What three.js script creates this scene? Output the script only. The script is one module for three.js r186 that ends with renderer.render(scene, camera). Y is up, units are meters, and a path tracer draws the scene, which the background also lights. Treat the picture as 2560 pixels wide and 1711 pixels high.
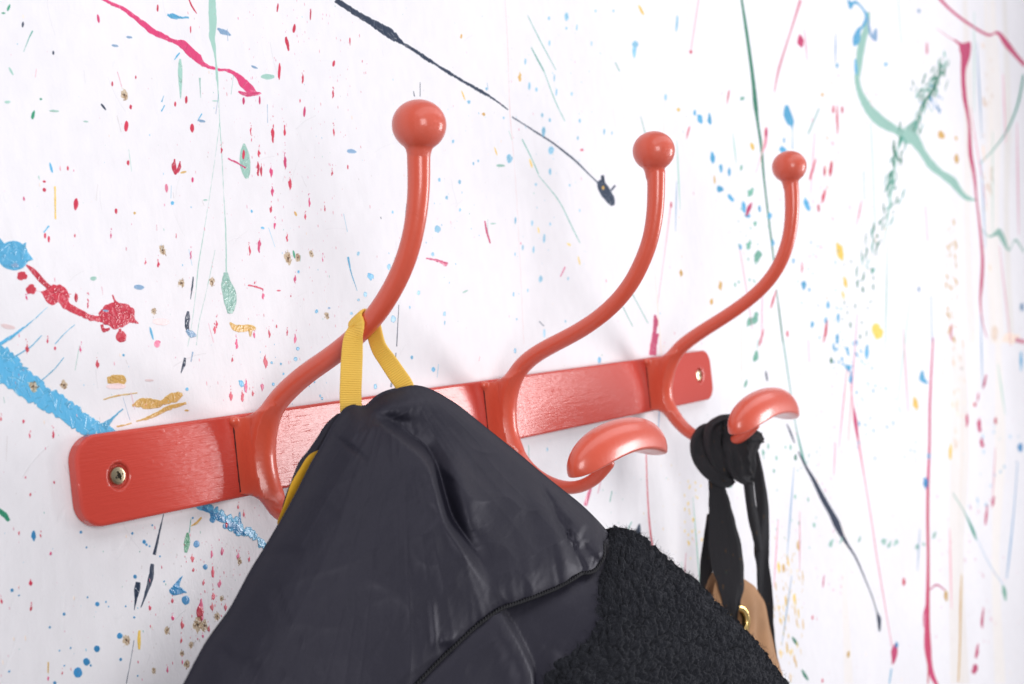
import * as THREE from 'three';
import { mergeGeometries, mergeVertices, toCreasedNormals } from 'three/addons/utils/BufferGeometryUtils.js';
import { RectAreaLightUniformsLib } from 'three/addons/lights/RectAreaLightUniformsLib.js';
import { Brush, Evaluator, SUBTRACTION } from 'three-bvh-csg';

// ---------------------------------------------------------------- measurements (millimetres unless noted)
const PROFILE_1 = [[159,162.9],[148.5,161.6],[138.6,160.8],[127.1,157.7],[114.5,153.3],[103,147.4],[90.4,138.1],[79.1,126.8],[71,117],[56.4,90.4],[51.4,78.3],[45.3,62.1],[39,49.3],[31.2,36.7],[24.9,28],[14,22.7],[4.9,19.4],[-4.3,17.7],[-13.6,18.6],[-22.1,20.7],[-29.1,23.2],[-37,27.2],[-39.3,43.1],[-48.7,60.9],[-52.6,72.4],[-52.4,84.3],[-49.4,95.4],[-45.6,101.6],[-43.9,105]];
const PROFILE_2 = [[158.9,169.6],[145.6,168.2],[127.8,164.8],[113.8,160.1],[100.6,153.2],[89.1,144.3],[88.8,144.9],[72.7,127.5],[60.5,106.5],[51.8,84.5],[44.3,60.4],[38.8,46.6],[32.8,36.8],[26.6,29.6],[19.8,26],[13.9,22.9],[2.1,19.6],[-11.9,18.2],[-20.4,19],[-27.6,21.4],[-35.5,25.3],[-42.4,29.2],[-53.4,43.1],[-60.4,60.9],[-62,72.4],[-59.4,84.3],[-54.1,95.4],[-47.9,101.6],[-43.9,105]];
const PROFILE_3 = [[163.7,163.6],[147.1,163.1],[128.9,160],[112.2,154.8],[96.5,146.3],[83.7,135.5],[73.7,122.7],[63.9,106.1],[53.1,83.7],[45.2,65.2],[36.9,48.6],[27.6,33.2],[14,24.7],[0.1,19.4],[-13,16.9],[-23.7,19.1],[-31.7,25.8],[-41.6,32.6],[-49.6,41.1],[-57.2,60.9],[-59.4,72.4],[-57.5,84.3],[-52.8,95.4],[-47.3,101.6],[-43.9,105]];
const COAT_SLOPE = [-0.5317, -0.3398];
const COAT_O = [-0.2562,0.0250,0.1180], AZ_COAT = -48;
const YOKE_TOP = [[-132.5,-154.3],[-124.8,-141.9],[-108.6,-118.8],[-99,-104.5],[-87.4,-91.8],[-76.2,-75.6],[-67.8,-64.9],[-55.8,-48.6],[-47.8,-37],[-40.7,-25.9],[-35.4,-18.9],[-31.2,-12.7],[-27.5,-7.4],[-23.4,-2.9],[-21,-0.8],[-18.2,0.3],[-14.9,0.5],[-11.8,-0.3],[-10.2,-1.4],[-7.9,0.1],[-4.3,2.9],[-0.1,5],[4.5,6.2],[10.2,6.9],[16,7.5],[20.6,7],[25.1,5.7],[30.6,2.8],[37.1,-1.8],[44.6,-8],[55.2,-18.5],[65.9,-29.1],[76.7,-39.7],[87.5,-51],[98.5,-61.9],[109.6,-72.8],[118.3,-82.9],[124.6,-91.4],[127.1,-95.8],[127,-99.8]];
const SEAM = [[-129.5,-211.7],[-34.9,-162.8],[-4.9,-141.3],[-0.8,-137.6],[7.5,-132.3],[15.3,-127.7],[25.6,-122.1],[34.8,-117.5],[44.2,-113.8],[51.1,-112.1],[60.2,-111.6],[71.9,-110.8],[83.9,-109.7],[92.7,-107.9],[99,-106.5],[103.9,-107.1],[110.1,-106.8],[116,-102.7],[119.9,-96]];
const FLEECE_LEFT = [[18.9,-196.2],[44.2,-172.2],[60.2,-159.2],[71.9,-150.5],[83.3,-144.5],[91.9,-136.9],[97.4,-129.8],[104.9,-120.9],[111.1,-115.1],[118.5,-107.9],[122.1,-102.8],[123.6,-97.2],[124.9,-91.6]];
const FLEECE_TOP = [[128.1,-92.7],[132.2,-92.7],[138.3,-94],[144,-97.3],[150.1,-103],[157.7,-111.3],[165.2,-119.7],[174.8,-128],[182.3,-136.8],[189.9,-146],[197.4,-155.3],[205,-164.6],[212.6,-173.9],[219.5,-186.1],[225.1,-195.7],[229.9,-203.5],[257.7,-233.8],[278.4,-272]];
const FOLD_A = [[-9.4,-1.1],[-3.8,-7],[2.4,-12.7],[11.1,-20.9],[19.3,-28.9],[22.5,-35],[24.3,-44.6],[26,-56],[27.6,-64.4],[32.3,-74.3],[37.5,-84.3],[42.5,-95.2],[47.5,-106.1]];
const FOLD_A2 = [[19.7,-29.4],[26.7,-34.6],[34.5,-42.6],[35.3,-52.5],[36.7,-63],[37.9,-73.3],[40.8,-83.9]];
const FOLD_B = [[-8.9,-2.5],[-2.1,-7.6],[6.2,-10.8],[14.6,-13.6],[22.8,-18.9]];
const DART = [[-30,-11.6],[-24.9,-16],[-19.2,-20.9],[-14.6,-25.3],[-10.4,-29.7]];
const SIDE_SEAM = [[84.5,-50.1],[86.9,-58.2],[90.2,-67.5],[92.4,-76.6],[96.6,-88.2],[99.7,-98.4],[102.2,-108.5]];
const W1 = [[88.4,-63.9],[94.8,-62.8],[98.1,-65.5]];
const W2 = [[91.2,-76.4],[99,-74.5],[104.6,-78.8],[108,-88.1]];
const W3 = [[95.7,-85.9],[103.2,-86.2],[106.5,-88.9]];
const W4 = [[116.7,-88.1],[117.8,-96.1],[114.9,-104.3]];
const W5 = [[106,-97.1],[112.6,-96.2],[115.5,-101.1],[115.6,-107.6]];
const R1 = [[13.4,-96.6],[13,-107.4],[12.6,-116.8],[11.9,-126]];
const R2 = [[13.7,-120.3],[19.4,-120.7],[23.9,-122.7]];
const R3 = [[-22.6,-81.1],[-11.3,-87.2],[-0,-94.2],[11.6,-100.5]];
const R4 = [[-69.4,-67.5],[-60.1,-66.5],[-47,-69.1]];
const R5 = [[14.4,-28.6],[20.8,-46],[23.3,-60.6]];
const R6 = [[3.1,-51.1],[16.1,-74.2],[31.3,-96.9],[42.4,-110.9]];
const R7 = [[-96.8,-103.6],[-83.3,-110.2],[-69.8,-118.7]];
const R8 = [[48.1,-42.1],[43.5,-58],[43.4,-74.3],[47.3,-93.2]];
const R9 = [[62.1,-68],[72,-86.5],[74.5,-100.4]];
const FLAP = [[50,-112.1],[52.3,-119],[56.5,-127.7],[59.6,-136.2],[62.6,-145.6],[62.7,-151.4],[59.2,-165.7]];
const P1 = [[23.6,-128.7],[29.8,-130.2],[40.8,-135.6],[48.7,-141.3]];
const BACK_EDGE = [[-59.5,-51.1],[-55,-39.6],[-52.9,-35.8],[-47.9,-26.2],[-43.7,-22.1],[-37.8,-15.5],[-31.7,-8],[-24.1,-2.7]];
const LINING_EDGE = [[-61,-54.2],[-56.8,-45.9],[-52.6,-36.4],[-47.8,-29.9],[-42,-23],[-36.5,-21.2]];
const LOOP_FRONT = [[-263.9,67.8,110.1],[-264.6,62.3,109.3],[-265.9,51.5,107.9],[-267.1,39.4,106.6],[-267.8,30.9,105.7],[-268.4,22.5,105.1]];
const LOOP_BACK = [[-251.6,62.1,111.4],[-249.3,55.5,114.1],[-246.5,47.6,117.1],[-243.7,39.7,120.2],[-241.4,33.1,122.8],[-240.5,30,123.8]];
const STRAP_MAIN = [[257.1,-90.9,60.9,13.9],[257.3,-99.3,61.2,15.5],[257.7,-115.8,61.6,20],[256,-131.5,62.8,24.5],[252.7,-151.6,65.1,29.7],[247.5,-167.3,68.3,29.2],[243,-184.8,72.2,23.4],[240.2,-200.7,72.1,16.1],[243.7,-211.8,70,8.9],[262.4,-222.4,60.9,5.8]];
const STRAP_BEHIND = [[267.8,-125.3,49,10.8],[264.2,-147.3,45,11.6],[261.1,-166.6,41.6,12.4],[258.5,-183.8,38.6,9.9],[257.3,-199.8,37.3,7],[256.3,-220.2,36.2,5.8]];
const STRAP_RIGHT = [[310.5,-69,75.5,7.6],[311.5,-77.4,76.5,8.9],[312.8,-100.3,78,10.6],[313.2,-116.8,78.5,11.8],[313.2,-131.2,78.4,11.8],[310.4,-155.4,75.3,15.6],[309.3,-167.6,74.1,15.6],[309,-179.4,73.8,13.1],[308.6,-198.7,73.3,14.8],[308.4,-214.1,73.2,14],[308.7,-237.4,73.4,8.9],[309.3,-256.8,74.1,6.3],[310.4,-276.3,75.4,4.7],[311.7,-305.8,76.7,4.7]];
const STRAP_LEFT = [[298.3,-81.7,73.9,9.6],[298.3,-93.3,73.8,10.1],[298.2,-117.2,73.7,9.6],[299,-136.5,74.7,10.5],[299.9,-151.5,75.6,8.8],[300.6,-164.7,76.4,6.7]];
const KNOT_1 = [[269.4,-44,59.7,10.6],[258.2,-48.5,53.3,14.4],[250.4,-56.8,50.5,14.3],[248.7,-67.9,51.6,15.2],[248.9,-79.8,57.8,15.2],[254.9,-89.2,64.5,14.3],[267.7,-95.4,66.8,10.6]];
const KNOT_2 = [[277.7,-39.1,74.9,10.6],[262.9,-40.6,70.5,14.3],[251.5,-45.6,66.7,15.2],[247.8,-57.2,65.6,14.2],[249.7,-70.5,67.7,14.2],[254.6,-81.4,70.2,13.3],[264.2,-92.1,68.9,9.6]];
const KNOT_3 = [[262.9,-41.2,73.5,12.4],[260.3,-51.8,78,20],[258.2,-64.7,81.6,24.7],[259.2,-76,82.8,23.7],[264.5,-86,82.7,18.1],[275.5,-92.7,81.4,8.6]];
const KNOT_4 = [[289.3,-58.7,90.8,8.7],[277.5,-61.9,89.6,18.2],[271.5,-69.5,87.4,18.2],[274.9,-79.2,86.8,13.4],[282.4,-90.4,83.1,5.8]];
const KNOT_5 = [[266.1,-50.6,77,5.7],[268.4,-55,85.5,13.4],[276.7,-55.4,91.8,12.5],[290.2,-59.8,91.8,7.7]];
const BAG_TOP = [[-38.8,-46.8],[-28,-30.8],[-22.8,-24.5],[-18.7,-16],[-13.3,-8.7],[-9.3,-5.6],[-1.2,-3.6],[9.6,-7.6],[20,-14.3],[29.2,-20.7],[37,-26.5],[43,-35.2],[48.4,-43.5],[51,-59],[54.3,-75.1],[57.5,-92.2],[62.6,-115.7],[66.6,-128.3],[84.6,-184.9]];
const BAG_O = [0.2562,-0.1700,0.0580], AZ_BAG = -15;
const EYELET = [-0.60,-50.05];
const CAM = [-0.80469,0.04690,0.59457], AIM = [0.01468,0.05213,0.02134], CAM_UP = [0.05671,0.99431,0.09015], FOV = 29.7215, SPACING = 0.2562, RAIL_HALF = 0.3795;
const SADDLE = { y: -0.027, z: 0.1135, sag: 0.024, h: 0.0155, d: 0.0075, bend: 0.0, tip: 0.25 };

// ---------------------------------------------------------------- camera, light, exposure
const scene = new THREE.Scene();
const camera = new THREE.PerspectiveCamera(FOV, 1024 / 684, 0.02, 20);
camera.position.set(...CAM);
camera.up.set(...CAM_UP);
camera.lookAt(...AIM);
camera.focus = 0.81;
camera.userData.fStop = 9.5;
scene.add(camera);

const renderer = new THREE.WebGLRenderer({ antialias: true });
renderer.setSize(1024, 684);
renderer.toneMapping = THREE.LinearToneMapping;
renderer.toneMappingExposure = 0.99;
renderer.shadowMap.enabled = true;
scene.background = new THREE.Color().setRGB(0.30, 0.295, 0.325);     // pale walls of the room, out of frame
RectAreaLightUniformsLib.init();
function softbox(x, y, z, w, h, L, color) {
  const l = new THREE.RectAreaLight(color, L, w, h);
  l.position.set(x, y, z); l.lookAt(y > 1 ? x : 0, 0.02, 0.08); scene.add(l);
  return l;
}
softbox(-1.25, 0.24, 1.72, 0.72, 0.92, 10.5, new THREE.Color().setRGB(1, 0.99, 0.99));   // window behind the camera
softbox(1.47, -0.13, 1.37, 0.62, 0.72, 15, new THREE.Color().setRGB(1, 0.985, 1.0));    // window to the right
softbox(0.75, 1.15, 0.85, 4.0, 0.7, 1.75, new THREE.Color().setRGB(1, 0.985, 1.02));       // bright ceiling above the rack

// ---------------------------------------------------------------- helpers
let seed = 7;
const rnd = () => { seed = (seed * 1664525 + 1013904223) >>> 0; return seed / 4294967296; };
const V = (x, y, z) => new THREE.Vector3(x, y, z);
const clamp = (x, a, b) => Math.min(b, Math.max(a, x));
const smooth = (a, b, x) => { const t = clamp((x - a) / (b - a), 0, 1); return t * t * (3 - 2 * t); };
const mix = (a, b, t) => a + (b - a) * t;
const PERM = new Uint16Array(1024); { const p = [...Array(512).keys()]; for (let i = 511; i > 0; i--) { const j = Math.floor(rnd() * (i + 1)); [p[i], p[j]] = [p[j], p[i]]; } for (let i = 0; i < 1024; i++) PERM[i] = p[i & 511]; }
const hash = (i, j) => PERM[(PERM[i & 511] + j) & 511] / 511;
function noise(x, y) {
  const i = Math.floor(x), j = Math.floor(y), f = x - i, g = y - j, u = f * f * (3 - 2 * f), v = g * g * (3 - 2 * g);
  return mix(mix(hash(i, j), hash(i + 1, j), u), mix(hash(i, j + 1), hash(i + 1, j + 1), u), v);
}
const fbm = (x, y, o = 4) => { let s = 0, a = 0.5; for (let k = 0; k < o; k++) { s += a * noise(x, y); x = x * 2.03 + 17.1; y = y * 2.03 + 5.7; a *= 0.5; } return s; };
function dataTex(n, m, fn, srgb) {
  const d = new Uint8Array(n * m * 4);
  for (let j = 0; j < m; j++) for (let i = 0; i < n; i++) { const c = fn(i, j), k = 4 * (j * n + i); const a = Array.isArray(c) ? c : [c, c, c]; for (let q = 0; q < 3; q++) d[k + q] = clamp(Math.round(a[q] * 255), 0, 255); d[k + 3] = 255; }
  const t = new THREE.DataTexture(d, n, m, THREE.RGBAFormat); t.magFilter = THREE.LinearFilter; t.minFilter = THREE.LinearFilter; t.wrapS = t.wrapT = THREE.RepeatWrapping; if (srgb) t.colorSpace = THREE.SRGBColorSpace; t.needsUpdate = true;
  return t;
}
const used = {};
function numbered(name) { const k = used[name] = (used[name] ?? -1) + 1; return k ? `${name}_${String(k).padStart(3, '0')}` : name; }
function part(name, geometry, material, parent, label) {
  const m = new THREE.Mesh(geometry, material); m.name = numbered(name); m.castShadow = m.receiveShadow = true;
  if (label) m.userData.label = label;
  parent.add(m); return m;
}
function thing(name, label, category, x, y, z) {
  const g = new THREE.Group(); g.name = numbered(name); g.position.set(x, y, z); g.userData = { label, category }; scene.add(g); return g;
}
const lin = (r, g, b) => new THREE.Color().setRGB(r, g, b);
const mm = (a) => a.map((r) => r.map((v) => v / 1000));
function meshFrom(pos, idx, uv) {
  const g = new THREE.BufferGeometry(); g.setAttribute('position', new THREE.BufferAttribute(new Float32Array(pos), 3)); if (uv) g.setAttribute('uv', new THREE.BufferAttribute(new Float32Array(uv), 2)); g.setIndex(idx); g.computeVertexNormals(); return g;
}
const moved = (g, x, y, z) => (g.translate(-x, -y, -z), g);
// a surface of a distance field: naive surface nets, every vertex pulled onto the field's zero
function fieldMesh(f, lo, hi, cell) {
  const n = [0, 1, 2].map((k) => Math.ceil((hi[k] - lo[k]) / cell) + 1), [nx, ny, nz] = n, val = new Float32Array(nx * ny * nz);
  for (let k = 0; k < nz; k++) for (let j = 0; j < ny; j++) for (let i = 0; i < nx; i++) val[(k * ny + j) * nx + i] = f(lo[0] + i * cell, lo[1] + j * cell, lo[2] + k * cell);
  const at = new Int32Array(nx * ny * nz).fill(-1), pos = [], idx = [], I = (i, j, k) => (k * ny + j) * nx + i;
  for (let k = 0; k < nz - 1; k++) for (let j = 0; j < ny - 1; j++) for (let i = 0; i < nx - 1; i++) {
    let s = [0, 0, 0], c = 0;
    for (let e = 0; e < 12; e++) {
      const ax = e >> 2, b = e & 3, o = [0, 0, 0]; o[(ax + 1) % 3] = b & 1; o[(ax + 2) % 3] = b >> 1;
      const p = [i + o[0], j + o[1], k + o[2]], q = [...p]; q[ax]++;
      const a = val[I(...p)], d = val[I(...q)];
      if ((a < 0) !== (d < 0)) { const t = a / (a - d); for (let m = 0; m < 3; m++) s[m] += p[m] + (m === ax ? t : 0); c++; }
    }
    if (c) { at[I(i, j, k)] = pos.length / 3; for (let m = 0; m < 3; m++) pos.push(lo[m] + cell * s[m] / c); }
  }
  for (let k = 1; k < nz - 1; k++) for (let j = 1; j < ny - 1; j++) for (let i = 1; i < nx - 1; i++) {
    const a = val[I(i, j, k)] < 0;
    const quad = (p, q, r, s, flip) => { if (flip) idx.push(p, q, r, p, r, s); else idx.push(p, r, q, p, s, r); };
    if (a !== (val[I(i + 1, j, k)] < 0)) quad(at[I(i, j - 1, k - 1)], at[I(i, j, k - 1)], at[I(i, j, k)], at[I(i, j - 1, k)], a);
    if (a !== (val[I(i, j + 1, k)] < 0)) quad(at[I(i - 1, j, k - 1)], at[I(i - 1, j, k)], at[I(i, j, k)], at[I(i, j, k - 1)], a);
    if (a !== (val[I(i, j, k + 1)] < 0)) quad(at[I(i - 1, j - 1, k)], at[I(i, j - 1, k)], at[I(i, j, k)], at[I(i - 1, j, k)], a);
  }
  const e = cell * 0.2, nor = new Float32Array(pos.length), uv = [];
  for (let v = 0; v < pos.length; v += 3) {
    for (let it = 0; it < 3; it++) {
      const [x, y, z] = [pos[v], pos[v + 1], pos[v + 2]], g = [f(x + e, y, z) - f(x - e, y, z), f(x, y + e, z) - f(x, y - e, z), f(x, y, z + e) - f(x, y, z - e)].map((q) => q / (2 * e));
      const l2 = g[0] * g[0] + g[1] * g[1] + g[2] * g[2] + 1e-9, d = clamp(f(x, y, z) / l2, -cell, cell);
      if (it < 2) for (let m = 0; m < 3; m++) pos[v + m] -= g[m] * d; else for (let m = 0; m < 3; m++) nor[v + m] = g[m] / Math.sqrt(l2);
    }
    uv.push(pos[v + 1] + pos[v], pos[v + 2] + pos[v] * 0.5);
  }
  const g = meshFrom(pos, idx, uv); g.setAttribute('normal', new THREE.BufferAttribute(nor, 3)); return g;
}
const smin = (a, b, k) => { const h = Math.max(k - Math.abs(a - b), 0) / k; return Math.min(a, b) - h * h * k * 0.25; };
// polyline tools in a plane
function resample(poly, step) {
  const o = [poly[0]]; for (let i = 1; i < poly.length; i++) { const [x0, y0] = poly[i - 1], [x1, y1] = poly[i], n = Math.max(1, Math.round(Math.hypot(x1 - x0, y1 - y0) / step)); for (let k = 1; k <= n; k++) o.push([mix(x0, x1, k / n), mix(y0, y1, k / n)]); } return o;
}
function rounded(poly, step) {          // a smooth curve through the points
  const c = new THREE.CatmullRomCurve3(poly.map((p) => V(p[0], p[1], 0)), false, 'centripetal'); const n = Math.ceil(c.getLength() / step); return c.getSpacedPoints(n).map((p) => [p.x, p.y]);
}
function nearest(poly, x, y) {           // signed distance (left of the travel positive) and place along, 0..1
  let best = 1e9, sd = 0, t = 0; const n = poly.length - 1;
  for (let i = 0; i < n; i++) {
    const [x0, y0] = poly[i], dx = poly[i + 1][0] - x0, dy = poly[i + 1][1] - y0, l2 = dx * dx + dy * dy + 1e-12, u = clamp(((x - x0) * dx + (y - y0) * dy) / l2, 0, 1), px = x - x0 - u * dx, py = y - y0 - u * dy, d = px * px + py * py;
    if (d < best) { best = d; sd = Math.sqrt(d) * (dx * (y - y0) - dy * (x - x0) >= 0 ? 1 : -1); t = (i + u) / n; }
  }
  return [sd, t];
}
function heightAt(poly) {                // y of a left-to-right polyline at x
  return (x) => { if (x <= poly[0][0]) return poly[0][1]; for (let i = 1; i < poly.length; i++) if (x <= poly[i][0]) { const [x0, y0] = poly[i - 1], [x1, y1] = poly[i]; return mix(y0, y1, (x - x0) / (x1 - x0 + 1e-9)); } return poly[poly.length - 1][1]; };
}
const monotone = (poly) => { const o = [poly[0]]; for (const p of poly) if (p[0] > o[o.length - 1][0] + 1e-5) o.push(p); return o; };
// a band swept along points: rows of {p, w, t} with the way across given by side()
function band(rows, side, section, sub = 6, tile = 1) {
  const curve = new THREE.CatmullRomCurve3(rows.map((r) => r.p), false, 'centripetal'), n = (rows.length - 1) * sub, pos = [], idx = [], uv = []; let len = 0, last;
  for (let i = 0; i <= n; i++) {
    const q = i / sub, k = Math.min(Math.floor(q), rows.length - 2), f = q - k, p = curve.getPoint(i / n), tan = curve.getTangent(i / n), e = f * f * (3 - 2 * f);
    if (last) len += p.distanceTo(last); last = p;
    const across = side(i / n, tan, p).clone(); across.addScaledVector(tan, -across.dot(tan)).normalize();
    const face = V().crossVectors(tan, across).normalize(), pts = section(mix(rows[k].w, rows[k + 1].w, e), i / n, len);
    const m = pts.length; pts.forEach(([a, b]) => { pos.push(p.x + across.x * a + face.x * b, p.y + across.y * a + face.y * b, p.z + across.z * a + face.z * b); uv.push(a * tile, len * tile); });
    if (i) for (let j = 0; j < m; j++) { const a = (i - 1) * m + j, b = (i - 1) * m + (j + 1) % m; idx.push(a, b, a + m, b, b + m, a + m); }
    if (i === 0 || i === n) for (let j = 1; j < m - 1; j++) { const o = i * m; if (i === 0) idx.push(o, o + j + 1, o + j); else idx.push(o, o + j, o + j + 1); }
  }
  return meshFrom(pos, idx, uv);
}
const flat = (n, t, wave = () => 0, pw = 0.35) => (w, u, len) => { const o = []; for (let k = 0; k < n; k++) { const a = 2 * Math.PI * k / n, c = Math.cos(a), s = Math.sin(a); const x = Math.sign(c) * Math.abs(c) ** 0.7 * w / 2; o.push([x, Math.sign(s) * Math.abs(s) ** pw * t / 2 + wave(x, w, u, len)]); } return o; };

// ---------------------------------------------------------------- materials
const redPaintBump = dataTex(1024, 512, (i, j) => { const x = i / 1024, y = j / 512; return 0.5 * fbm(x * 14, y * 90, 3) + 0.35 * fbm(x * 40 + 9, y * 34, 4) + 0.3 * Math.max(0, noise(x * 46 + 3, y * 40) - 0.82) * 4 * noise(x * 9, y * 6); });
redPaintBump.repeat.set(1 / 0.22, 1 / 0.06);
const railPaint = new THREE.MeshPhysicalMaterial({ color: lin(0.56, 0.064, 0.045), roughness: 0.2, bumpMap: redPaintBump, bumpScale: 0.00025 });
const castBump = dataTex(512, 512, (i, j) => 0.7 * fbm(i / 64, j / 64, 2) + 0.3 * fbm(i / 14, j / 14, 2));
castBump.repeat.set(1 / 0.06, 1 / 0.06);
const hookPaint = new THREE.MeshPhysicalMaterial({ color: lin(0.65, 0.088, 0.043), roughness: 0.4, bumpMap: castBump, bumpScale: 0.0003, clearcoat: 0.6, clearcoatRoughness: 0.17 });
const screwMetal = new THREE.MeshStandardMaterial({ color: lin(0.62, 0.54, 0.36), metalness: 1, roughness: 0.32 });
const gapMat = new THREE.MeshStandardMaterial({ color: lin(0.06, 0.008, 0.007), roughness: 0.9, side: THREE.DoubleSide });
const screwDirt = new THREE.MeshStandardMaterial({ color: lin(0.03, 0.025, 0.02), metalness: 0.3, roughness: 0.8 });
const weave = dataTex(256, 256, (i, j) => 0.5 + 0.25 * Math.sin(i * Math.PI / 4) * Math.sin(j * Math.PI / 4) + 0.25 * hash(i, j));
weave.repeat.set(1 / 0.016, 1 / 0.016);
const fold1 = (x, y) => (1 - Math.abs(2 * noise(x, y) - 1)) ** 4;
const nylonBump = dataTex(1400, 1400, (i, j) => { const x = i / 1400 * 0.5, y = j / 1400 * 0.5; return 0.35 * fold1(x * 95 + y * 40, y * 60 - x * 20) + 0.25 * fold1(x * 210, y * 120 + x * 60) + 0.12 * noise(x * 900, y * 900) + 0.28 * fbm(x * 60, y * 60, 2); });
const nylonMap = dataTex(1400, 1400, (i, j) => 0.76 + 0.16 * noise(i / 1.7, j / 1.7) + 0.08 * noise(i / 40, j / 40));
for (const q of [nylonBump, nylonMap]) { q.repeat.set(2, 2); q.offset.set(0.5, 0.55); }
const nylon = new THREE.MeshPhysicalMaterial({ map: nylonMap, color: lin(0.0102, 0.0098, 0.0172), roughness: 0.52, specularIntensity: 0.72, specularColor: lin(0.88, 0.86, 1.0), sheen: 0.15, sheenColor: lin(0.18, 0.165, 0.27), sheenRoughness: 0.5, bumpMap: nylonBump, bumpScale: 0.00014, side: THREE.DoubleSide });
const fleeceTex = dataTex(512, 512, (i, j) => 0.6 * noise(i / 6, j / 6) + 0.4 * hash(i, j));
fleeceTex.repeat.set(1 / 0.05, 1 / 0.05);
const fleeceMat = new THREE.MeshPhysicalMaterial({ color: lin(0.0075, 0.0088, 0.0140), roughness: 0.95, sheen: 0.28, sheenColor: lin(0.14, 0.15, 0.18), sheenRoughness: 0.6, bumpMap: fleeceTex, bumpScale: 0.0008, side: THREE.DoubleSide });
const liningMat = new THREE.MeshPhysicalMaterial({ color: lin(0.66, 0.36, 0.02), roughness: 0.5, side: THREE.DoubleSide });
const loopMat = new THREE.MeshPhysicalMaterial({ color: lin(0.80, 0.50, 0.075), roughness: 0.62, sheen: 0.3, sheenColor: lin(0.8, 0.6, 0.2) });
const cordMat = new THREE.MeshPhysicalMaterial({ color: lin(0.008, 0.008, 0.011), roughness: 0.8 });
const twill = dataTex(256, 256, (i, j) => { const s = Math.floor(i / 32) & 1 ? 1 : -1; return 0.5 + 0.35 * Math.sin((i * s + j) * Math.PI / 4) + 0.2 * (hash(i, j) - 0.5); });
twill.repeat.set(1 / 0.02, 1 / 0.02);
const lint = dataTex(512, 512, (i, j) => { const v = noise(i / 9, j / 14) > 0.93 ? 1 : 0, q = noise(i / 4 + 50, j / 5) > 0.95 ? 1 : 0; return v ? [0.34, 0.25, 0.16] : q ? [0.2, 0.25, 0.22] : [0.17, 0.17, 0.185]; }, true);
lint.repeat.set(1 / 0.16, 1 / 0.16);
const strapMat = new THREE.MeshPhysicalMaterial({ map: lint, color: 0xffffff, roughness: 0.85, sheen: 0.12, sheenColor: lin(0.2, 0.2, 0.22), bumpMap: twill, bumpScale: 0.0006, side: THREE.DoubleSide });
const suedeTex = dataTex(512, 512, (i, j) => { const a = fbm(i / 60, j / 60, 4), b = hash(i, j); const k = 0.86 + 0.2 * a + 0.06 * b; return [0.65 * k, 0.49 * k, 0.35 * k]; }, true);
suedeTex.repeat.set(1 / 0.15, 1 / 0.15);
const suede = new THREE.MeshPhysicalMaterial({ map: suedeTex, roughness: 0.85, sheen: 0.4, sheenColor: lin(0.5, 0.36, 0.25), bumpMap: fleeceTex, bumpScale: 0.0003, side: THREE.DoubleSide });
const brass = new THREE.MeshStandardMaterial({ color: lin(0.86, 0.62, 0.24), metalness: 1, roughness: 0.2 });

// ---------------------------------------------------------------- the wall: two painted boards
const PAINT = { pink: [205, 52, 104], pinkdeep: [190, 48, 96], pinkpale: [226, 120, 150], palered: [214, 130, 150], red: [196, 38, 66], crimson: [190, 42, 60], navy: [30, 44, 66], steel: [120, 156, 190], blue: [76, 164, 208], blue2: [46, 128, 184], sky: [128, 188, 218], mint: [146, 192, 178], mintdeep: [110, 176, 154], green: [40, 140, 104], teal: [60, 148, 130], darkgreen: [42, 112, 88], leaf: [86, 158, 120], ochre: [206, 160, 78], yellow: [238, 196, 84], palepink: [232, 208, 208], palepeach: [244, 222, 204], dirt: [150, 138, 130], stain: [226, 217, 208] };
const SEAM_X = (y) => 0.0544 + 0.1053 * y;
function boardCanvas(x0, x1, y0, y1) {
  const N_ = 2048, make = (fill) => { const c = document.createElement('canvas'); c.width = c.height = N_; const g = c.getContext('2d'); g.fillStyle = fill; g.fillRect(0, 0, N_, N_); return g; };
  const col = make('rgb(228,227,230)'), hgt = make('rgb(90,90,90)'), sx = N_ / (x1 - x0) / 1000, sy = N_ / (y1 - y0) / 1000;
  for (const g of [col, hgt]) g.setTransform(sx, 0, 0, -sy, -x0 * 1000 * sx, y1 * 1000 * sy);
  return { col, hgt, x0, x1, y0, y1, N_ };
}
const boards = [boardCanvas(-0.62, 0.13, -0.33, 0.42), boardCanvas(-0.1, 2.3, -0.8, 0.85)];
const css = (c, k = 1, a = 1) => `rgba(${c.map((v) => Math.round(clamp(v * k, 0, 255))).join(',')},${a})`;
const both = (fn) => { for (const b of boards) { fn(b.col, true, b); fn(b.hgt, false, b); } };
function pathOf(g, P) { g.beginPath(); P.forEach(([x, y], i) => (i ? g.lineTo(x, y) : g.moveTo(x, y))); g.closePath(); }
for (const k of Object.keys(PAINT)) if (k !== 'stain') PAINT[k] = PAINT[k].map((v) => v * 0.92 + 17);
function inside(P) { let a = [1e9, 1e9, -1e9, -1e9]; for (const [x, y] of P) a = [Math.min(a[0], x), Math.min(a[1], y), Math.max(a[2], x), Math.max(a[3], y)]; return a; }
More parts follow.
